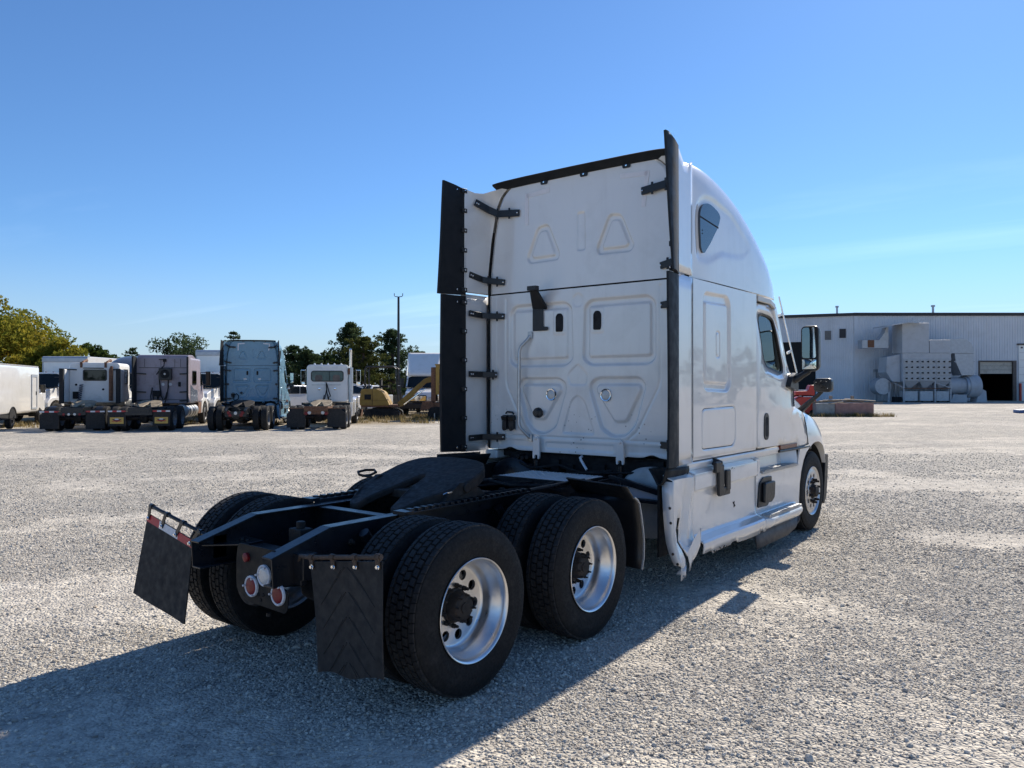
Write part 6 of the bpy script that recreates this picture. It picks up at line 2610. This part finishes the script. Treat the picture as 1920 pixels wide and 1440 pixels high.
m.b2(-.42, .80, -.68, -.67, 2.0, 2.88)
m.build('pane', GLASS, cb)
m = MB()
m.b2(.1, .45, -.3, .3, 1.9, 2.3)
m.b2(.42, .55, -.3, .3, 2.2, 2.65)
m.build('operator_seat', DARK, rm, bevel=.03)
m = MB()
m.lathe([(0, .07), (.14, .06), (.18, .001)], 12, c=(.35, -.4, 3.13), axis='z')
m.build('beacon', LENSA, rm)
m = MB()
m.b2(-.9, -.62, -.6, .6, 1.0, 2.95)
m.build('radiator_guard', RUST, rm, bevel=.03)
m = MB()
m.prism(rpoly([(-1.5, .5), (-1.35, 1.0), (-.8, 1.02), (-.7, .6)], .05), 'y', -.9, .9)
m.build('step_deck', RUST, rm, bevel=.02)
for x in (-.65, .25, .6, .8):
    m = MB()
    m.cyl((x, -1.1, .0), (x, -1.1, .36), .03, 8)
    m.build('stake', TANKM, rm)
# ------------------------------------------------------------------ factory building
def corrugated(m, x0, x1, y, z0, z1, pitch=.32, depth=.05, mi=0):
    n = max(1, int(round((x1 - x0) / pitch)))
    p_ = (x1 - x0) / n
    prof = []
    for k in range(n):
        a = x0 + k * p_
        prof += [(a, 0), (a + p_ * .62, 0), (a + p_ * .70, -depth), (a + p_ * .92, -depth)]
    prof.append((x1, 0))
    X = np.array([[q[0], q[0]] for q in prof])
    Y = np.array([[y + q[1], y + q[1]] for q in prof])
    Z = np.array([[z0, z1]] * len(prof))
    m.grid(X, Y, Z, mi)

fac = thing('factory_building', 'long pale corrugated metal factory building with dark roof edge', 'building', yard(0, 96), YAW)
FT = 10.75
# front wall with a tall doorway
m = MB()
DX0, DX1, DZ = 58.45, 63.0, 5.0
corrugated(m, 42.9, DX0, 0, 0, FT)
corrugated(m, DX0, DX1, 0, DZ, FT)
corrugated(m, DX1, 82.0, 0, 0, FT)
m.build('front_wall', SIDING, fac, smooth=0)
m = MB()
ang = math.atan2(3.6, -8.6)
L_ = 17.0
corrugated(m, 0, 4.6, 0, 0, FT, pitch=.26)
corrugated(m, 4.6, 8.8, 0, 7.6, FT, pitch=.26)
corrugated(m, 8.8, L_, 0, 0, FT, pitch=.26)
sw = m.build('side_wall', SIDING, fac, smooth=0)
sw.location = (42.9, 0, 0)
sw.rotation_euler = (0, 0, PI + math.atan2(-3.6, 8.6) * 1.0)
sw.scale = (1, -1, 1)
dirx, diry = -math.cos(math.atan2(3.6, 8.6)), math.sin(math.atan2(3.6, 8.6))
def sidept(a, off=0.0):
    return (42.9 + dirx * a - diry * off, diry * a + dirx * off * 1.0)
m = MB()
m.b2(42.7, 82.0, -.22, .05, FT - .02, FT + .36)
m.build('roof_edge', TRIM, fac)
m = MB()
a0, a1 = sidept(-.2), sidept(L_)
m.bar((a0[0], a0[1] - .1, FT + .17), (a1[0], a1[1] - .1, FT + .17), .3, .36)
m.build('roof_edge', TRIM, fac)
m = MB()
m.add([(43.0, .05, FT + .30), (82, .05, FT + .30), (82, 40, FT + 1.2), (25, 40, FT + 1.2), (a1[0], a1[1] + .1, FT + .30)], [(0, 1, 2, 3, 4)])
m.build('roof', STEEL, fac)
m = MB()
m.add([(a1[0], a1[1], 0), (a1[0], a1[1], FT + .3), (25, 40, FT + 1.2), (25, 40, 0)], [(0, 1, 2, 3)])
m.add([(25, 40, 0), (25, 40, FT + 1.2), (82, 40, FT + 1.2), (82, 40, 0)], [(0, 1, 2, 3)])
m.build('end_wall', SIDING, fac)
m = MB()
m.b2(42.75, 43.15, -.10, -.02, 0, FT - .05)
m.build('corner_trim', SIDING, fac)
# interior behind the doorways
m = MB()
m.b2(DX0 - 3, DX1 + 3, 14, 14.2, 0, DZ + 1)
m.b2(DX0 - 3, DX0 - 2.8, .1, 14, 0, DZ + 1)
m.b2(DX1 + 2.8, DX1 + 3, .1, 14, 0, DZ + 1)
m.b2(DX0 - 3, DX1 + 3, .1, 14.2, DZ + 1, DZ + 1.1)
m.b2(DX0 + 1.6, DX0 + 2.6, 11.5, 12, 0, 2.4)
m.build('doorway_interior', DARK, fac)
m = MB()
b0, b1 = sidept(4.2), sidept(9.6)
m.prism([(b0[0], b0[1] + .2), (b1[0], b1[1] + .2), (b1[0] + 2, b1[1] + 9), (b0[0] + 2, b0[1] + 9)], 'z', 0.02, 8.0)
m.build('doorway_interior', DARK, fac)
for k in range(3):
    m = MB()
    m.b2(DX0 + .05, DX1 - .45, .10, .16, DZ - .52 - k * .50, DZ - .04 - k * .50)
    m.build('shutter_panel', mat('cream_shutter', (.50, .46, .38), .6, var=.1, dirt=(.2, .16, .12), dirt_amt=.7, dirt_scale=1.2) if k == 0 else MATS['cream_shutter'], fac, bevel=.01)
m = MB()
m.b2(DX0 - .15, DX0, -.12, .1, 0, DZ + .1)
m.b2(DX1 - .42, DX1, -.12, .1, 0, DZ + .1)
m.b2(DX0 - .15, DX1, -.13, .1, DZ, DZ + .12)
m.build('door_frame', mat('brown_frame', (.12, .10, .085), .7, var=.2), fac)
# two small windows on the side wall
for a_, z_ in ((3.2, 8.35), (1.5, 8.55)):
    x_, y_ = sidept(a_)
    m = MB()
    m.bar((x_ - .34, y_ + .14 - .16, z_), (x_ + .34, y_ - .14 - .16, z_), .06, 1.15)
    w_ = m.build('window', TRIM if a_ < 2 else mat('dull_window', (.14, .13, .12), .5, var=.2), fac)
    m = MB()
    m.bar((x_ - .40, y_ + .16 - .14, z_ - .62), (x_ + .40, y_ - .16 - .14, z_ - .62), .08, .08)
    m.build('sill', SIDING, w_)
for x_, z_, r_ in ((42.0, FT + 1.2, .12), (54.4, FT + 1.3, .14)):
    m = MB()
    m.cyl((x_, 3.2, FT), (x_, 3.2, z_ + .3), r_, 10)
    m.lathe([(z_ + .15, r_ * 1.8), (z_ + .35, r_ * 1.8), (z_ + .37, .001)], 10, c=(x_, 3.2, 0), axis='z')
    m.build('vent_pipe', STEEL, fac)
m = MB()
m.b2(28, 82, -.9, 0, -.02, .10)
m.build('footing', CONC, fac)

# ---- dust collector against the wall
K = .01076
def DXc(x):
    return (x - 830) * K
def DZc(y):
    return (1045 - y) * K
dc = thing('dust_collector', 'grey industrial dust collector with cartridge rows and hoppers against factory wall', 'dust collector', yard(49.5, 91.6), YAW)
DUST = mat('grey_collector_paint', (.44, .46, .48), .5, var=.06, scale=1.5, dirt=(.26, .24, .22), dirt_amt=.5, dirt_scale=.8)
m = MB()
m.b2(DXc(560), DXc(1098), 0, 2.2, DZc(815), DZc(500))
m.build('collector_body', DUST, dc, bevel=.03)
m = MB()
m.b2(DXc(558), DXc(855), .02, 2.6, DZc(498), DZc(165))
m.build('inlet_hood', DUST, dc, bevel=.03)
m = MB()
m.b2(DXc(862), DXc(1088), .02, 2.2, DZc(498), DZc(352))
m.build('outlet_plenum', DUST, dc, bevel=.03)
m = MB()
m.prism([(DXc(410), DZc(540)), (DXc(558), DZc(510)), (DXc(558), DZc(820)), (DXc(470), DZc(815)), (DXc(400), DZc(710))], 'y', .5, 2.6)
m.build('side_plenum', DUST, dc, bevel=.03)
m = MB()
m.bar((DXc(325), .4, DZc(208)), (DXc(760), .4, DZc(140)), 3.4, .10)
m.build('rain_hood', STEEL, dc)
m = MB()
m.b2(DXc(165), DXc(460), 1.2, 2.4, DZc(440), DZc(345))
dk = m.build('wall_duct', STEEL, dc, bevel=.02)
m = MB()
m.b2(DXc(225), DXc(298), 1.17, 1.198, DZc(432), DZc(348))
m.build('duct_opening', RUST, dk)
m = MB()
arc = [(DXc(460) - 1.0 + 1.0 * math.sin(a), DZc(440) + 1.2 - 1.2 * math.cos(a) + .0) for a in np.linspace(0, PI / 2, 10)]
m.prism([(DXc(460), DZc(200)), (DXc(440), DZc(205)), (DXc(415), DZc(270)), (DXc(360), DZc(345)), (DXc(300), DZc(350)), (DXc(300), DZc(430)), (DXc(390), DZc(415)), (DXc(440), DZc(370)), (DXc(460), DZc(340))], 'y', 1.25, 2.35)
m.build('duct_elbow', STEEL, dc)
m = MB()
m.b2(DXc(558), DXc(1102), -.03, 0, DZc(508), DZc(500))
m.b2(DXc(558), DXc(1102), -.03, 0, DZc(568), DZc(560))
m.build('flange', STEEL, dc)
# filter cartridges: three columns of three caps in four rows
CAP = mat('cartridge_cap', (.42, .43, .43), .5, var=.1, scale=3)
cme = None
for gidx, gx0 in enumerate((572, 750, 928)):
    for row in range(4):
        y_ = 594 + row * 62
        m = MB()
        m.prism(rrect(DXc(gx0), DXc(gx0 + 162), DZc(y_ + 26), DZc(y_ - 24), .12), 'y', -.10, .0)
        bank = m.build('cartridge_bank', CAP, dc, bevel=.03)
        for k in range(3):
            xk = gx0 + 14 + k * 61
            m = MB()
            m.prism([(DXc(xk), DZc(y_ + 6)), (DXc(xk + 22), DZc(y_ + 10)), (DXc(xk + 22), DZc(y_ - 10)), (DXc(xk), DZc(y_ - 4))], 'y', -.16, -.10)
            m.build('cap_handle', DARK, bank)
for hx in (580, 752, 930):
    x0_, x1_, cx_ = DXc(hx), DXc(hx + 160), DXc(hx + 80)
    m = MB()
    vs = [(x0_, .0, DZc(817)), (x1_, .0, DZc(817)), (x1_, 1.8, DZc(817)), (x0_, 1.8, DZc(817)), (cx_ - .25, .5, DZc(882)), (cx_ + .25, .5, DZc(882)), (cx_ + .25, 1.0, DZc(882)), (cx_ - .25, 1.0, DZc(882))]
    m.add(vs, [(0, 1, 2, 3), (7, 6, 5, 4), (0, 4, 5, 1), (1, 5, 6, 2), (2, 6, 7, 3), (3, 7, 4, 0)])
    m.build('hopper', DUST, dc)
    m = MB()
    m.b2(DXc(hx + 8), DXc(hx + 152), .1, 1.4, DZc(1030), DZc(922))
    bx_ = m.build('dust_bin', mat('bin_paint', (.52, .53, .53), .5, var=.06, dirt=(.25, .22, .2), dirt_amt=.5) if hx == 580 else MATS['bin_paint'], dc, bevel=.02)
    for q in (0, 1):
        m = MB()
        m.b2(DXc(hx + 12 + q * 112), DXc(hx + 36 + q * 112), .05, .09, .02, DZc(1030))
        m.build('bin_foot', DARK, bx_)
for lx in (572, 918, 1092):
    m = MB()
    m.b2(DXc(lx) - .07, DXc(lx) + .07, -.05, .10, 0, DZc(815))
    m.build('leg', STEEL, dc)
    m = MB()
    m.b2(DXc(lx) - .07, DXc(lx) + .07, 2.0, 2.15, 0, DZc(815))
    m.build('leg', STEEL, dc)
for lx0, lx1 in ((460, 570), (925, 1090)):
    m = MB()
    m.bar((DXc(lx0), .0, DZc(830)), (DXc(lx1), .0, DZc(885)), .08, .08)
    m.build('brace', STEEL, dc)
m = MB()
m.bar((DXc(572), -.0, DZc(890)), (DXc(1092), .0, DZc(890)), .10, .10)
m.build('rail', RUST, dc)
# fan side: arched duct, drop duct, scroll
m = MB()
top = [(DXc(1090), DZc(500)), (DXc(1090), DZc(345))] + [(DXc(1230) + 1.48 * math.sin(a), DZc(490) + 1.65 * math.cos(a)) for a in np.linspace(0, PI / 2, 12)] + [(DXc(1375), DZc(500))]
m.prism(top, 'y', .3, 2.4)
m.build('arched_duct', STEEL, dc, smooth=40)
m = MB()
m.prism([(DXc(1155), DZc(502)), (DXc(1370), DZc(502)), (DXc(1370), DZc(745)), (DXc(1235), DZc(745)), (DXc(1170), DZc(600))], 'y', .35, 2.35)
dd_ = m.build('drop_duct', STEEL, dc, bevel=.02)
m = MB()
m.b2(DXc(1150), DXc(1376), .30, .345, DZc(598), DZc(588))
m.build('duct_flange', STEEL, dc)
m = MB()
m.tube([(DXc(1090), 1.3, DZc(860)), (DXc(1300), 1.3, DZc(860))], 1.0, 28)
m.build('fan_inlet', DUST, dc)
m = MB()
m.lathe([(DXc(1290), .9), (DXc(1290), 1.28), (DXc(1318), 1.30), (DXc(1318), .9)], 32, c=(0, 1.3, DZc(868)), axis='x')
m.build('inlet_flange', STEEL, dc)
m = MB()
m.tube([(DXc(1320), 1.3, DZc(868)), (DXc(1446), 1.3, DZc(868))], 1.38, 36)
m.build('fan_scroll', DUST, dc, bevel=.04)
m = MB()
m.prism([(DXc(1410), 0), (DXc(1530), 0), (DXc(1520), DZc(920)), (DXc(1480), DZc(900)), (DXc(1440), DZc(940))], 'y', .6, 2.0)
m.build('motor_guard', DUST, dc)
m = MB()
m.prism([(DXc(1120), 0), (DXc(1300), 0), (DXc(1300), DZc(960)), (DXc(1150), DZc(960))], 'y', .5, 2.1)
m.build('fan_base', DUST, dc)
m = MB()
m.lathe([(.9, .001), (.9, .98), (1.0, 1.0), (2.4, 1.0)], 28, c=(DXc(385), 0, DZc(868)), axis='y')
m.build('blank_duct_end', STEEL, dc)
m = MB()
m.b2(DXc(440), DXc(465), .9, 1.1, 0, DZc(820))
m.build('leg', STEEL, dc)
m = MB()
m.b2(DXc(485), DXc(560), .2, 1.0, 0, DZc(985))
m.build('control_box', DARK, dc, bevel=.03)
# sliding door rail on the wall
m = MB()
m.b2(52.0 - 6.9, 52.0 - 3.6, -.20, -.06, 3.75, 4.05)
m.b2(52.0 - 6.5, 52.0 - 6.42, -.12, -.06, 0, 4.0)
m.b2(52.0 - 5.0, 52.0 - 4.85, -.12, -.06, 0, 4.4)
m.build('sliding_door_rail', STEEL, fac)

# ---- tall white dock door further along the wall
m = MB()
m.b2(63.25, 67.8, -.16, -.06, 2.45, 7.05)
dk_ = m.build('dock_door', WHITE, fac, bevel=.02)
for k in range(1, 5):
    m = MB()
    m.b2(63.3, 67.75, -.175, -.162, 2.45 + k * .92 - .02, 2.45 + k * .92 + .02)
    m.build('panel_joint', TANKM, dk_)
m = MB()
m.b2(63.5, 63.75, -.18, -.165, 6.65, 6.85)
m.build('number_plate', TRIM, dk_)
m = MB()
m.b2(63.1, 68.0, -.30, -.05, 7.05, 7.25)
m.build('dock_lintel', MATS['brown_frame'], fac)
m = MB()
m.b2(63.2, 67.9, -.20, -.06, .1, 2.35)
m.build('dock_wall', WHITE_OLD, fac)
m = MB()
m.b2(63.22, 63.42, -.45, -.25, .0, 2.3)
m.build('dock_post', REDP, fac)

# ---- concrete blocks with scrap on top, red machine behind
BG = 'concrete blocks in a line beside the red machine'
def block(u, d, w, dp, h, rz, mt, label):
    m = MB()
    rr = np.random.default_rng(int(abs(u) * 100))
    m.b2(-w / 2, w / 2, -dp / 2, dp / 2, 0, h)
    o = m.build('concrete_block', mt, None, bevel=.03, seg=2)
    o.location = yard(u, d)
    o.rotation_euler = (0, 0, YAW + R(rz))
    return tag(o, label, 'concrete block', BG)
block(19.62, 48.3, 1.35, .75, .80, 3, CONC, 'grey concrete block beside the red machine')
block(21.35, 48.2, 2.35, .80, .82, -2, CONCR, 'long reddish concrete block at the open end of the line')
rr = np.random.default_rng(3)
for k in range(9):
    m = MB()
    w_ = rr.uniform(.9, 2.2)
    m.box((0, 0, 0), (w_, rr.uniform(.12, .3), .045))
    o = m.build('plank', WOOD, None, bevel=.006)
    q = yard(19.3 + k * .36, 48.2 + rr.uniform(-.2, .2), .86 + .052 * (k % 4))
    o.location = q
    o.rotation_euler = (rr.uniform(-.08, .08), rr.uniform(-.09, .09), YAW + rr.uniform(-.5, .5))
    tag(o, 'weathered plank lying in the scrap heap on the concrete blocks', 'plank', 'scrap planks on the concrete blocks')
for u_, lab in ((20.0, 'small wooden offcut on the scrap heap above the grey block'), (21.35, 'small wooden offcut on the scrap heap above the reddish block')):
    m = MB()
    m.box((0, 0, 0), (.16, .16, .20))
    o = m.build('wood_offcut', WOOD, None, bevel=.01)
    o.location = yard(u_, 48.2, 1.17)
    o.rotation_euler = (0, 0, YAW + .3)
    tag(o, lab, 'wood offcut')
redm = thing('red_machine', 'red compact machine standing beside the grey concrete block', 'machine', yard(18.55, 48.9), YAW)
m = MB()
m.prism(rpoly([(-.75, .15), (-.75, 1.05), (-.3, 1.22), (.55, 1.18), (.65, .9), (.65, .15)], .08), 'y', -.5, .5)
m.build('body', REDP, redm, bevel=.05, seg=3)
m = MB()
m.prism(rpoly([(-.6, 1.30), (-.6, 1.55), (.2, 1.58), (.35, 1.95), (.6, 1.95), (.62, 1.30)], .07), 'y', -.3, .3)
m.build('upper_cover', REDP, redm, bevel=.05, seg=3)
m = MB()
m.b2(-.9, .1, -.32, -.28, 1.60, 1.66)
m.tube([(-.2, 0, 1.2), (-.2, 0, 1.35)], .08, 10)
m.b2(-.2, .4, -.51, -.505, 1.2, 1.24)
m.build('trim', TAPEW, redm)
for s in (-1, 1):
    for y in (-.45, .45):
        m = MB()
        m.cyl((-.5 if s < 0 else .4, y - .08, .2), (-.5 if s < 0 else .4, y + .08, .2), .2, 16)
        m.build('wheel', TYRE, redm)
m = MB()
m.prism(rpoly([(-.55, 0), (-.55, .22), (.5, .30), (.55, .05)], .04), 'y', -.35, .35)
bl = m.build('blue_tub', BLUEP, None, bevel=.03)
bl.location = yard(36.0, 54.0)
bl.rotation_euler = (0, 0, YAW)
tag(bl, 'low blue plastic tub lying on the gravel toward the trailer', 'tub')

# ---- light pole
lp_ = thing('light_pole', 'tall slim dark pole with a small two-armed fork on top', 'light pole', yard(-8.87, 60), YAW)
m = MB()
m.tube([(0, 0, 0), (0, 0, 8.85)], [.13, .085], 12)
m.build('pole', PLASTIC, lp_)
m = MB()
m.tube([(-.33, 0, 9.15), (-.33, 0, 8.98), (-.26, 0, 8.90), (0, 0, 8.87), (.26, 0, 8.90), (.33, 0, 8.98), (.33, 0, 9.15)], .03, 8)
m.build('fork', PLASTIC, lp_)
m = MB()
m.lathe([(0, .3), (.5, .28), (.52, .001)], 16, axis='z')
m.build('pole_base', CONC, lp_)

# ------------------------------------------------------------------ trees
def leafmat(name, stops, scale=.35):
    m_ = bpy.data.materials.new(name)
    m_.use_nodes = True
    nt_ = m_.node_tree
    nt_.nodes.clear()
    o_ = nt_.nodes.new('ShaderNodeOutputMaterial')
    d_ = nt_.nodes.new('ShaderNodeBsdfDiffuse')
    t_ = nt_.nodes.new('ShaderNodeBsdfTranslucent')
    mx_ = nt_.nodes.new('ShaderNodeMixShader')
    mx_.inputs[0].default_value = .42
    col = ramp(nt_, texnoise(nt_, scale, 6, .7), stops)
    nt_.links.new(col, d_.inputs[0])
    nt_.links.new(col, t_.inputs[0])
    nt_.links.new(d_.outputs[0], mx_.inputs[1])
    nt_.links.new(t_.outputs[0], mx_.inputs[2])
    nt_.links.new(mx_.outputs[0], o_.inputs[0])
    return m_
LEAFY = leafmat('turning_leaves', [(.25, (.06, .10, .02)), (.42, (.16, .18, .03)), (.58, (.34, .28, .04)), (.78, (.46, .27, .04))])
LEAFG = leafmat('green_leaves', [(.25, (.03, .05, .015)), (.5, (.055, .085, .022)), (.78, (.12, .14, .035))])
LEAFD = leafmat('conifer_needles', [(.25, (.030, .050, .028)), (.5, (.06, .09, .042)), (.78, (.12, .14, .06))])
LEAFO = leafmat('olive_needles', [(.25, (.04, .055, .02)), (.5, (.09, .10, .03)), (.78, (.17, .15, .045))])

def leaves(centers, radii, n, size, seed):
    r_ = np.random.default_rng(seed)
    k = r_.choice(len(centers), n, p=np.array(radii) ** 2 / np.sum(np.array(radii) ** 2))
    dirs = r_.normal(size=(n, 3))
    dirs /= np.linalg.norm(dirs, axis=1)[:, None]
    rad = np.array(radii)[k] * r_.uniform(.35, 1.08, n) ** .6
    P = np.array(centers)[k] + dirs * rad[:, None] * np.array([1, 1, .78])
    a = r_.normal(size=(n, 3))
    a /= np.linalg.norm(a, axis=1)[:, None]
    b = np.cross(a, r_.normal(size=(n, 3)))
    b /= np.linalg.norm(b, axis=1)[:, None]
    s_ = size * r_.uniform(.55, 1.35, n)[:, None]
    Q = np.stack([P - a * s_, P + b * s_ * .45, P + a * s_, P - b * s_ * .45], 1)
    return Q.reshape(-1, 3)

def quads_obj(name, V, mt, parent):
    me_ = bpy.data.meshes.new(name)
    n = len(V) // 4
    me_.vertices.add(len(V))
    me_.vertices.foreach_set('co', V.ravel())
    me_.loops.add(len(V))
    me_.loops.foreach_set('vertex_index', np.arange(len(V)))
    me_.polygons.add(n)
    me_.polygons.foreach_set('loop_start', np.arange(0, len(V), 4))
    me_.polygons.foreach_set('loop_total', np.full(n, 4))
    me_.materials.append(mt)
    me_.update()
    me_.validate()
    return obj(name, me_, parent)

def broad_tree(u, d, h, w, mt, label, seed, n=7000, group='trees beyond the yard', leaf=.17):
    r_ = np.random.default_rng(seed)
    t = thing('broadleaf_tree', label, 'tree', yard(u, d), r_.uniform(0, 6), group)
    m = MB()
    m.tube([(0, 0, 0), (.05, .03, h * .25), (-.05, .06, h * .5), (.1, 0, h * .8)], [w * .045, w * .035, w * .024, .03], 9)
    cs, rs = [], []
    nb = 15
    for k in range(nb):
        a = k * 2.4 + r_.uniform(-.4, .4)
        z0 = h * r_.uniform(.22, .55)
        e = Vector((math.cos(a) * w * r_.uniform(.28, .5), math.sin(a) * w * r_.uniform(.28, .5), z0 + h * r_.uniform(.10, .38)))
        st = Vector((0, 0, z0))
        mid = st.lerp(e, .55) + Vector((0, 0, h * .05))
        m.tube([st, mid, e], [w * .02, w * .012, .02], 6)
        cs.append(tuple(e))
        rs.append(w * r_.uniform(.13, .22))
        cs.append(tuple(mid))
        rs.append(w * r_.uniform(.10, .16))
    for k in range(10):
        a = r_.uniform(0, 6.28)
        q = r_.uniform(0, .3)
        cs.append((math.cos(a) * w * q, math.sin(a) * w * q, h * r_.uniform(.62, .95)))
        rs.append(w * r_.uniform(.09, .16))
    m.build('trunk', BARK, t)
    V = leaves(cs, rs, n, leaf, seed)
    V[:, 2] = np.clip(V[:, 2], h * .08, None)
    quads_obj('crown', V, mt, t)
    return t

def conifer(u, d, h, w, mt, label, seed, n=6500, group='trees beyond the yard', round_=.5):
    r_ = np.random.default_rng(seed)
    t = thing('conifer_tree', label, 'tree', yard(u, d), r_.uniform(0, 6), group)
    m = MB()
    m.tube([(0, 0, 0), (.03, .02, h * .5), (0, 0, h * .97)], [w * .05, w * .03, .02], 8)
    cs, rs = [], []
    tiers = 15
    for k in range(tiers):
        q = (k + .5) / tiers
        z = h * (.06 + .90 * q)
        reach = w * .62 * (1 - q) ** round_ * min(1, .6 + q * 2.2) * (.8 + .2 * math.sin(k * 2.1)) + .10
        for b in range(7):
            a = b * .9 + k * 1.7 + r_.uniform(-.25, .25)
            L2 = reach * r_.uniform(.55, 1.25)
            e = Vector((math.cos(a) * L2, math.sin(a) * L2, z + L2 * r_.uniform(.0, .42)))
            m.tube([(0, 0, z), tuple(e)], [.035, .008], 4, caps=False)
            for f in (.45, .75, 1.0):
                cs.append(tuple(Vector((0, 0, z)).lerp(e, f)))
                rs.append(max(.11, w * .048 * (1.4 - .8 * f) * r_.uniform(.6, 1.35)))
    m.build('trunk', BARK, t)
    V = leaves(cs, rs, int(n * 1.9), .10, seed)
    quads_obj('crown', V, mt, t)
    return t

broad_tree(-42.0, 62, 8.8, 10.2, LEAFY, 'large tree turning yellow and orange beyond the step van', 1, n=17000)
broad_tree(-36.2, 60, 5.9, 4.4, LEAFY, 'smaller yellow-green tree growing against the large turning tree', 2, n=6000)
broad_tree(-42.3, 55, 4.9, 7.5, LEAFG, 'dark green low tree below the large turning tree', 22, n=7000)
broad_tree(-34.0, 63, 5.4, 3.4, LEAFG, 'green tree with loose crown behind the first box truck', 3, n=5000)
conifer(-36.0, 62, 4.9, 3.6, LEAFD, 'dark evergreen between the yellow-green tree and the loose green tree', 4, n=5000)
broad_tree(-33.2, 66, 4.6, 4.0, LEAFG, 'pale low bush tree behind the first box truck roof', 5, n=3500)
conifer(-34.6, 70, 5.6, 3.0, LEAFD, 'thin sparse evergreen rising above the grey rounded roof', 6, n=1600)
broad_tree(-29.0, 68, 6.6, 5.2, LEAFD, 'dark rounded evergreen top above the mauve tractor', 7, n=6000, leaf=.13)
conifer(-25.4, 70, 7.2, 3.2, LEAFD, 'sparse evergreen top showing over the blue tractor', 8, n=2200)
conifer(-18.2, 64, 5.4, 4.6, LEAFD, 'dark pointed evergreen right beside the blue tractor roof', 9, n=6000)
broad_tree(-16.6, 68, 5.3, 3.2, LEAFG, 'light green tree between the dark evergreens', 10, n=3500)
conifer(-16.0, 60, 4.9, 4.2, LEAFD, 'dense dark evergreen behind the gap left of the white day cab', 11, n=5500)
conifer(-13.8, 66, 7.6, 7.8, LEAFD, 'tall wide pine behind the chrome exhaust stack', 12, n=9000, round_=.72)
conifer(-11.6, 60, 5.9, 5.6, LEAFO, 'olive green cedar in front of the tall pine', 13, n=7000)
conifer(-10.6, 68, 7.1, 6.8, LEAFD, 'dark spreading pine beside the light pole', 14, n=8500, round_=.62)
conifer(-7.4, 62, 4.8, 4.4, LEAFD, 'low dark evergreen behind the excavator roll bar', 15, n=4500)
conifer(-5.3, 78, 6.0, 2.4, LEAFD, 'lone evergreen tip above the white roof fairing', 16, n=2600)
conifer(-20.5, 66, 4.2, 4.2, LEAFD, 'low evergreen hidden behind the blue tractor', 17, n=3500)
broad_tree(-24.0, 72, 4.4, 5.0, LEAFG, 'low green tree behind the second box truck', 18, n=3500)

# far hedge: one dense belt that nobody could count
r_ = np.random.default_rng(77)
cs, rs = [], []
for k in range(430):
    u_ = r_.uniform(-120, 26)
    q = yard(u_, 84 + r_.uniform(0, 10))
    z_ = r_.uniform(.2, 2.2)
    cs.append((q.x, q.y, z_))
    rs.append(r_.uniform(.8, 1.7))
V = leaves(cs, rs, 46000, .30, 5)
V[:, 2] = np.clip(V[:, 2], 0, None)
cs, rs = [], []  # unseen tree belt behind the camera, added for the paint to reflect
for k in range(260):
    a_ = r_.uniform(-.4, 3.4)
    rad_ = r_.uniform(70, 84)
    q = (4.2 + rad_ * math.cos(a_ - 1.57 - .5), -3.5 + rad_ * math.sin(a_ - 1.57 - .5))
    cs.append((q[0], q[1], r_.uniform(.5, 5.0)))
    rs.append(r_.uniform(1.2, 2.6))
V2 = leaves(cs, rs, 16000, .55, 6)
V2[:, 2] = np.clip(V2[:, 2], 0, None)
V = np.concatenate([V, V2])
hd = quads_obj('hedge_belt', V, LEAFD, None)
hd['kind'] = 'stuff'
hd['label'] = 'low dark belt of scrub along the far yard edge, with an unseen belt added for reflections'
hd['category'] = 'hedge'

# fence behind the machines
fn = thing('board_fence', 'low dark board fence behind the small excavator', 'fence', yard(-8.4, 56), YAW)
for k in range(26):
    m = MB()
    m.b2(-2.8 + k * .22, -2.8 + k * .22 + .19, 0, .03, .08, 1.25 + .02 * math.sin(k * 2.3))
    m.build('board', mat('fence_board', (.075, .07, .06), .9, var=.3) if k == 0 else MATS['fence_board'], fn)
m = MB()
m.b2(-2.85, 2.95, .03, .08, .9, 1.0)
m.build('fence_rail', MATS['fence_board'], fn)

# dry grass and weeds around the parked machines
r_ = np.random.default_rng(21)
def blades(n, fu, hmin, hmax):
    out = []
    for _ in range(n):
        u_, d_ = fu()
        q = yard(u_, d_)
        h_ = r_.uniform(hmin, hmax)
        a = r_.uniform(0, 6.28)
        lx, ly = math.cos(a) * h_ * .5, math.sin(a) * h_ * .5
        w_ = .012 + .01 * r_.random()
        sx_, sy_ = -math.sin(a) * w_, math.cos(a) * w_
        z0 = -.012
        out += [(q.x - sx_, q.y - sy_, z0), (q.x + sx_, q.y + sy_, z0), (q.x + lx + sx_ * .3, q.y + ly + sy_ * .3, h_ * .8), (q.x + lx * 1.3, q.y + ly * 1.3, h_)]
    return np.array(out)
clumps = [(r_.uniform(-24, -3), r_.uniform(39.0, 52)) for _ in range(170)] + [(r_.uniform(-7, -2.5), r_.uniform(42.0, 46)) for _ in range(50)] + [(r_.uniform(18.5, 23.5), r_.uniform(47.2, 47.75)) for _ in range(40)] + [(r_.uniform(-24, -20), r_.uniform(34.5, 41)) for _ in range(30)]
def pick():
    c = clumps[r_.integers(len(clumps))]
    return c[0] + r_.normal() * .18, c[1] + r_.normal() * .18
GRASS = leafmat('dry_grass', [(.3, (.10, .10, .03)), (.5, (.26, .20, .10)), (.75, (.38, .30, .17))], 1.5)
gr = quads_obj('dry_grass', blades(9000, pick, .05, .30), GRASS, None)
gr['kind'] = 'stuff'
gr['label'] = 'tufts of dry grass and weeds along the yard edge'
gr['category'] = 'grass'
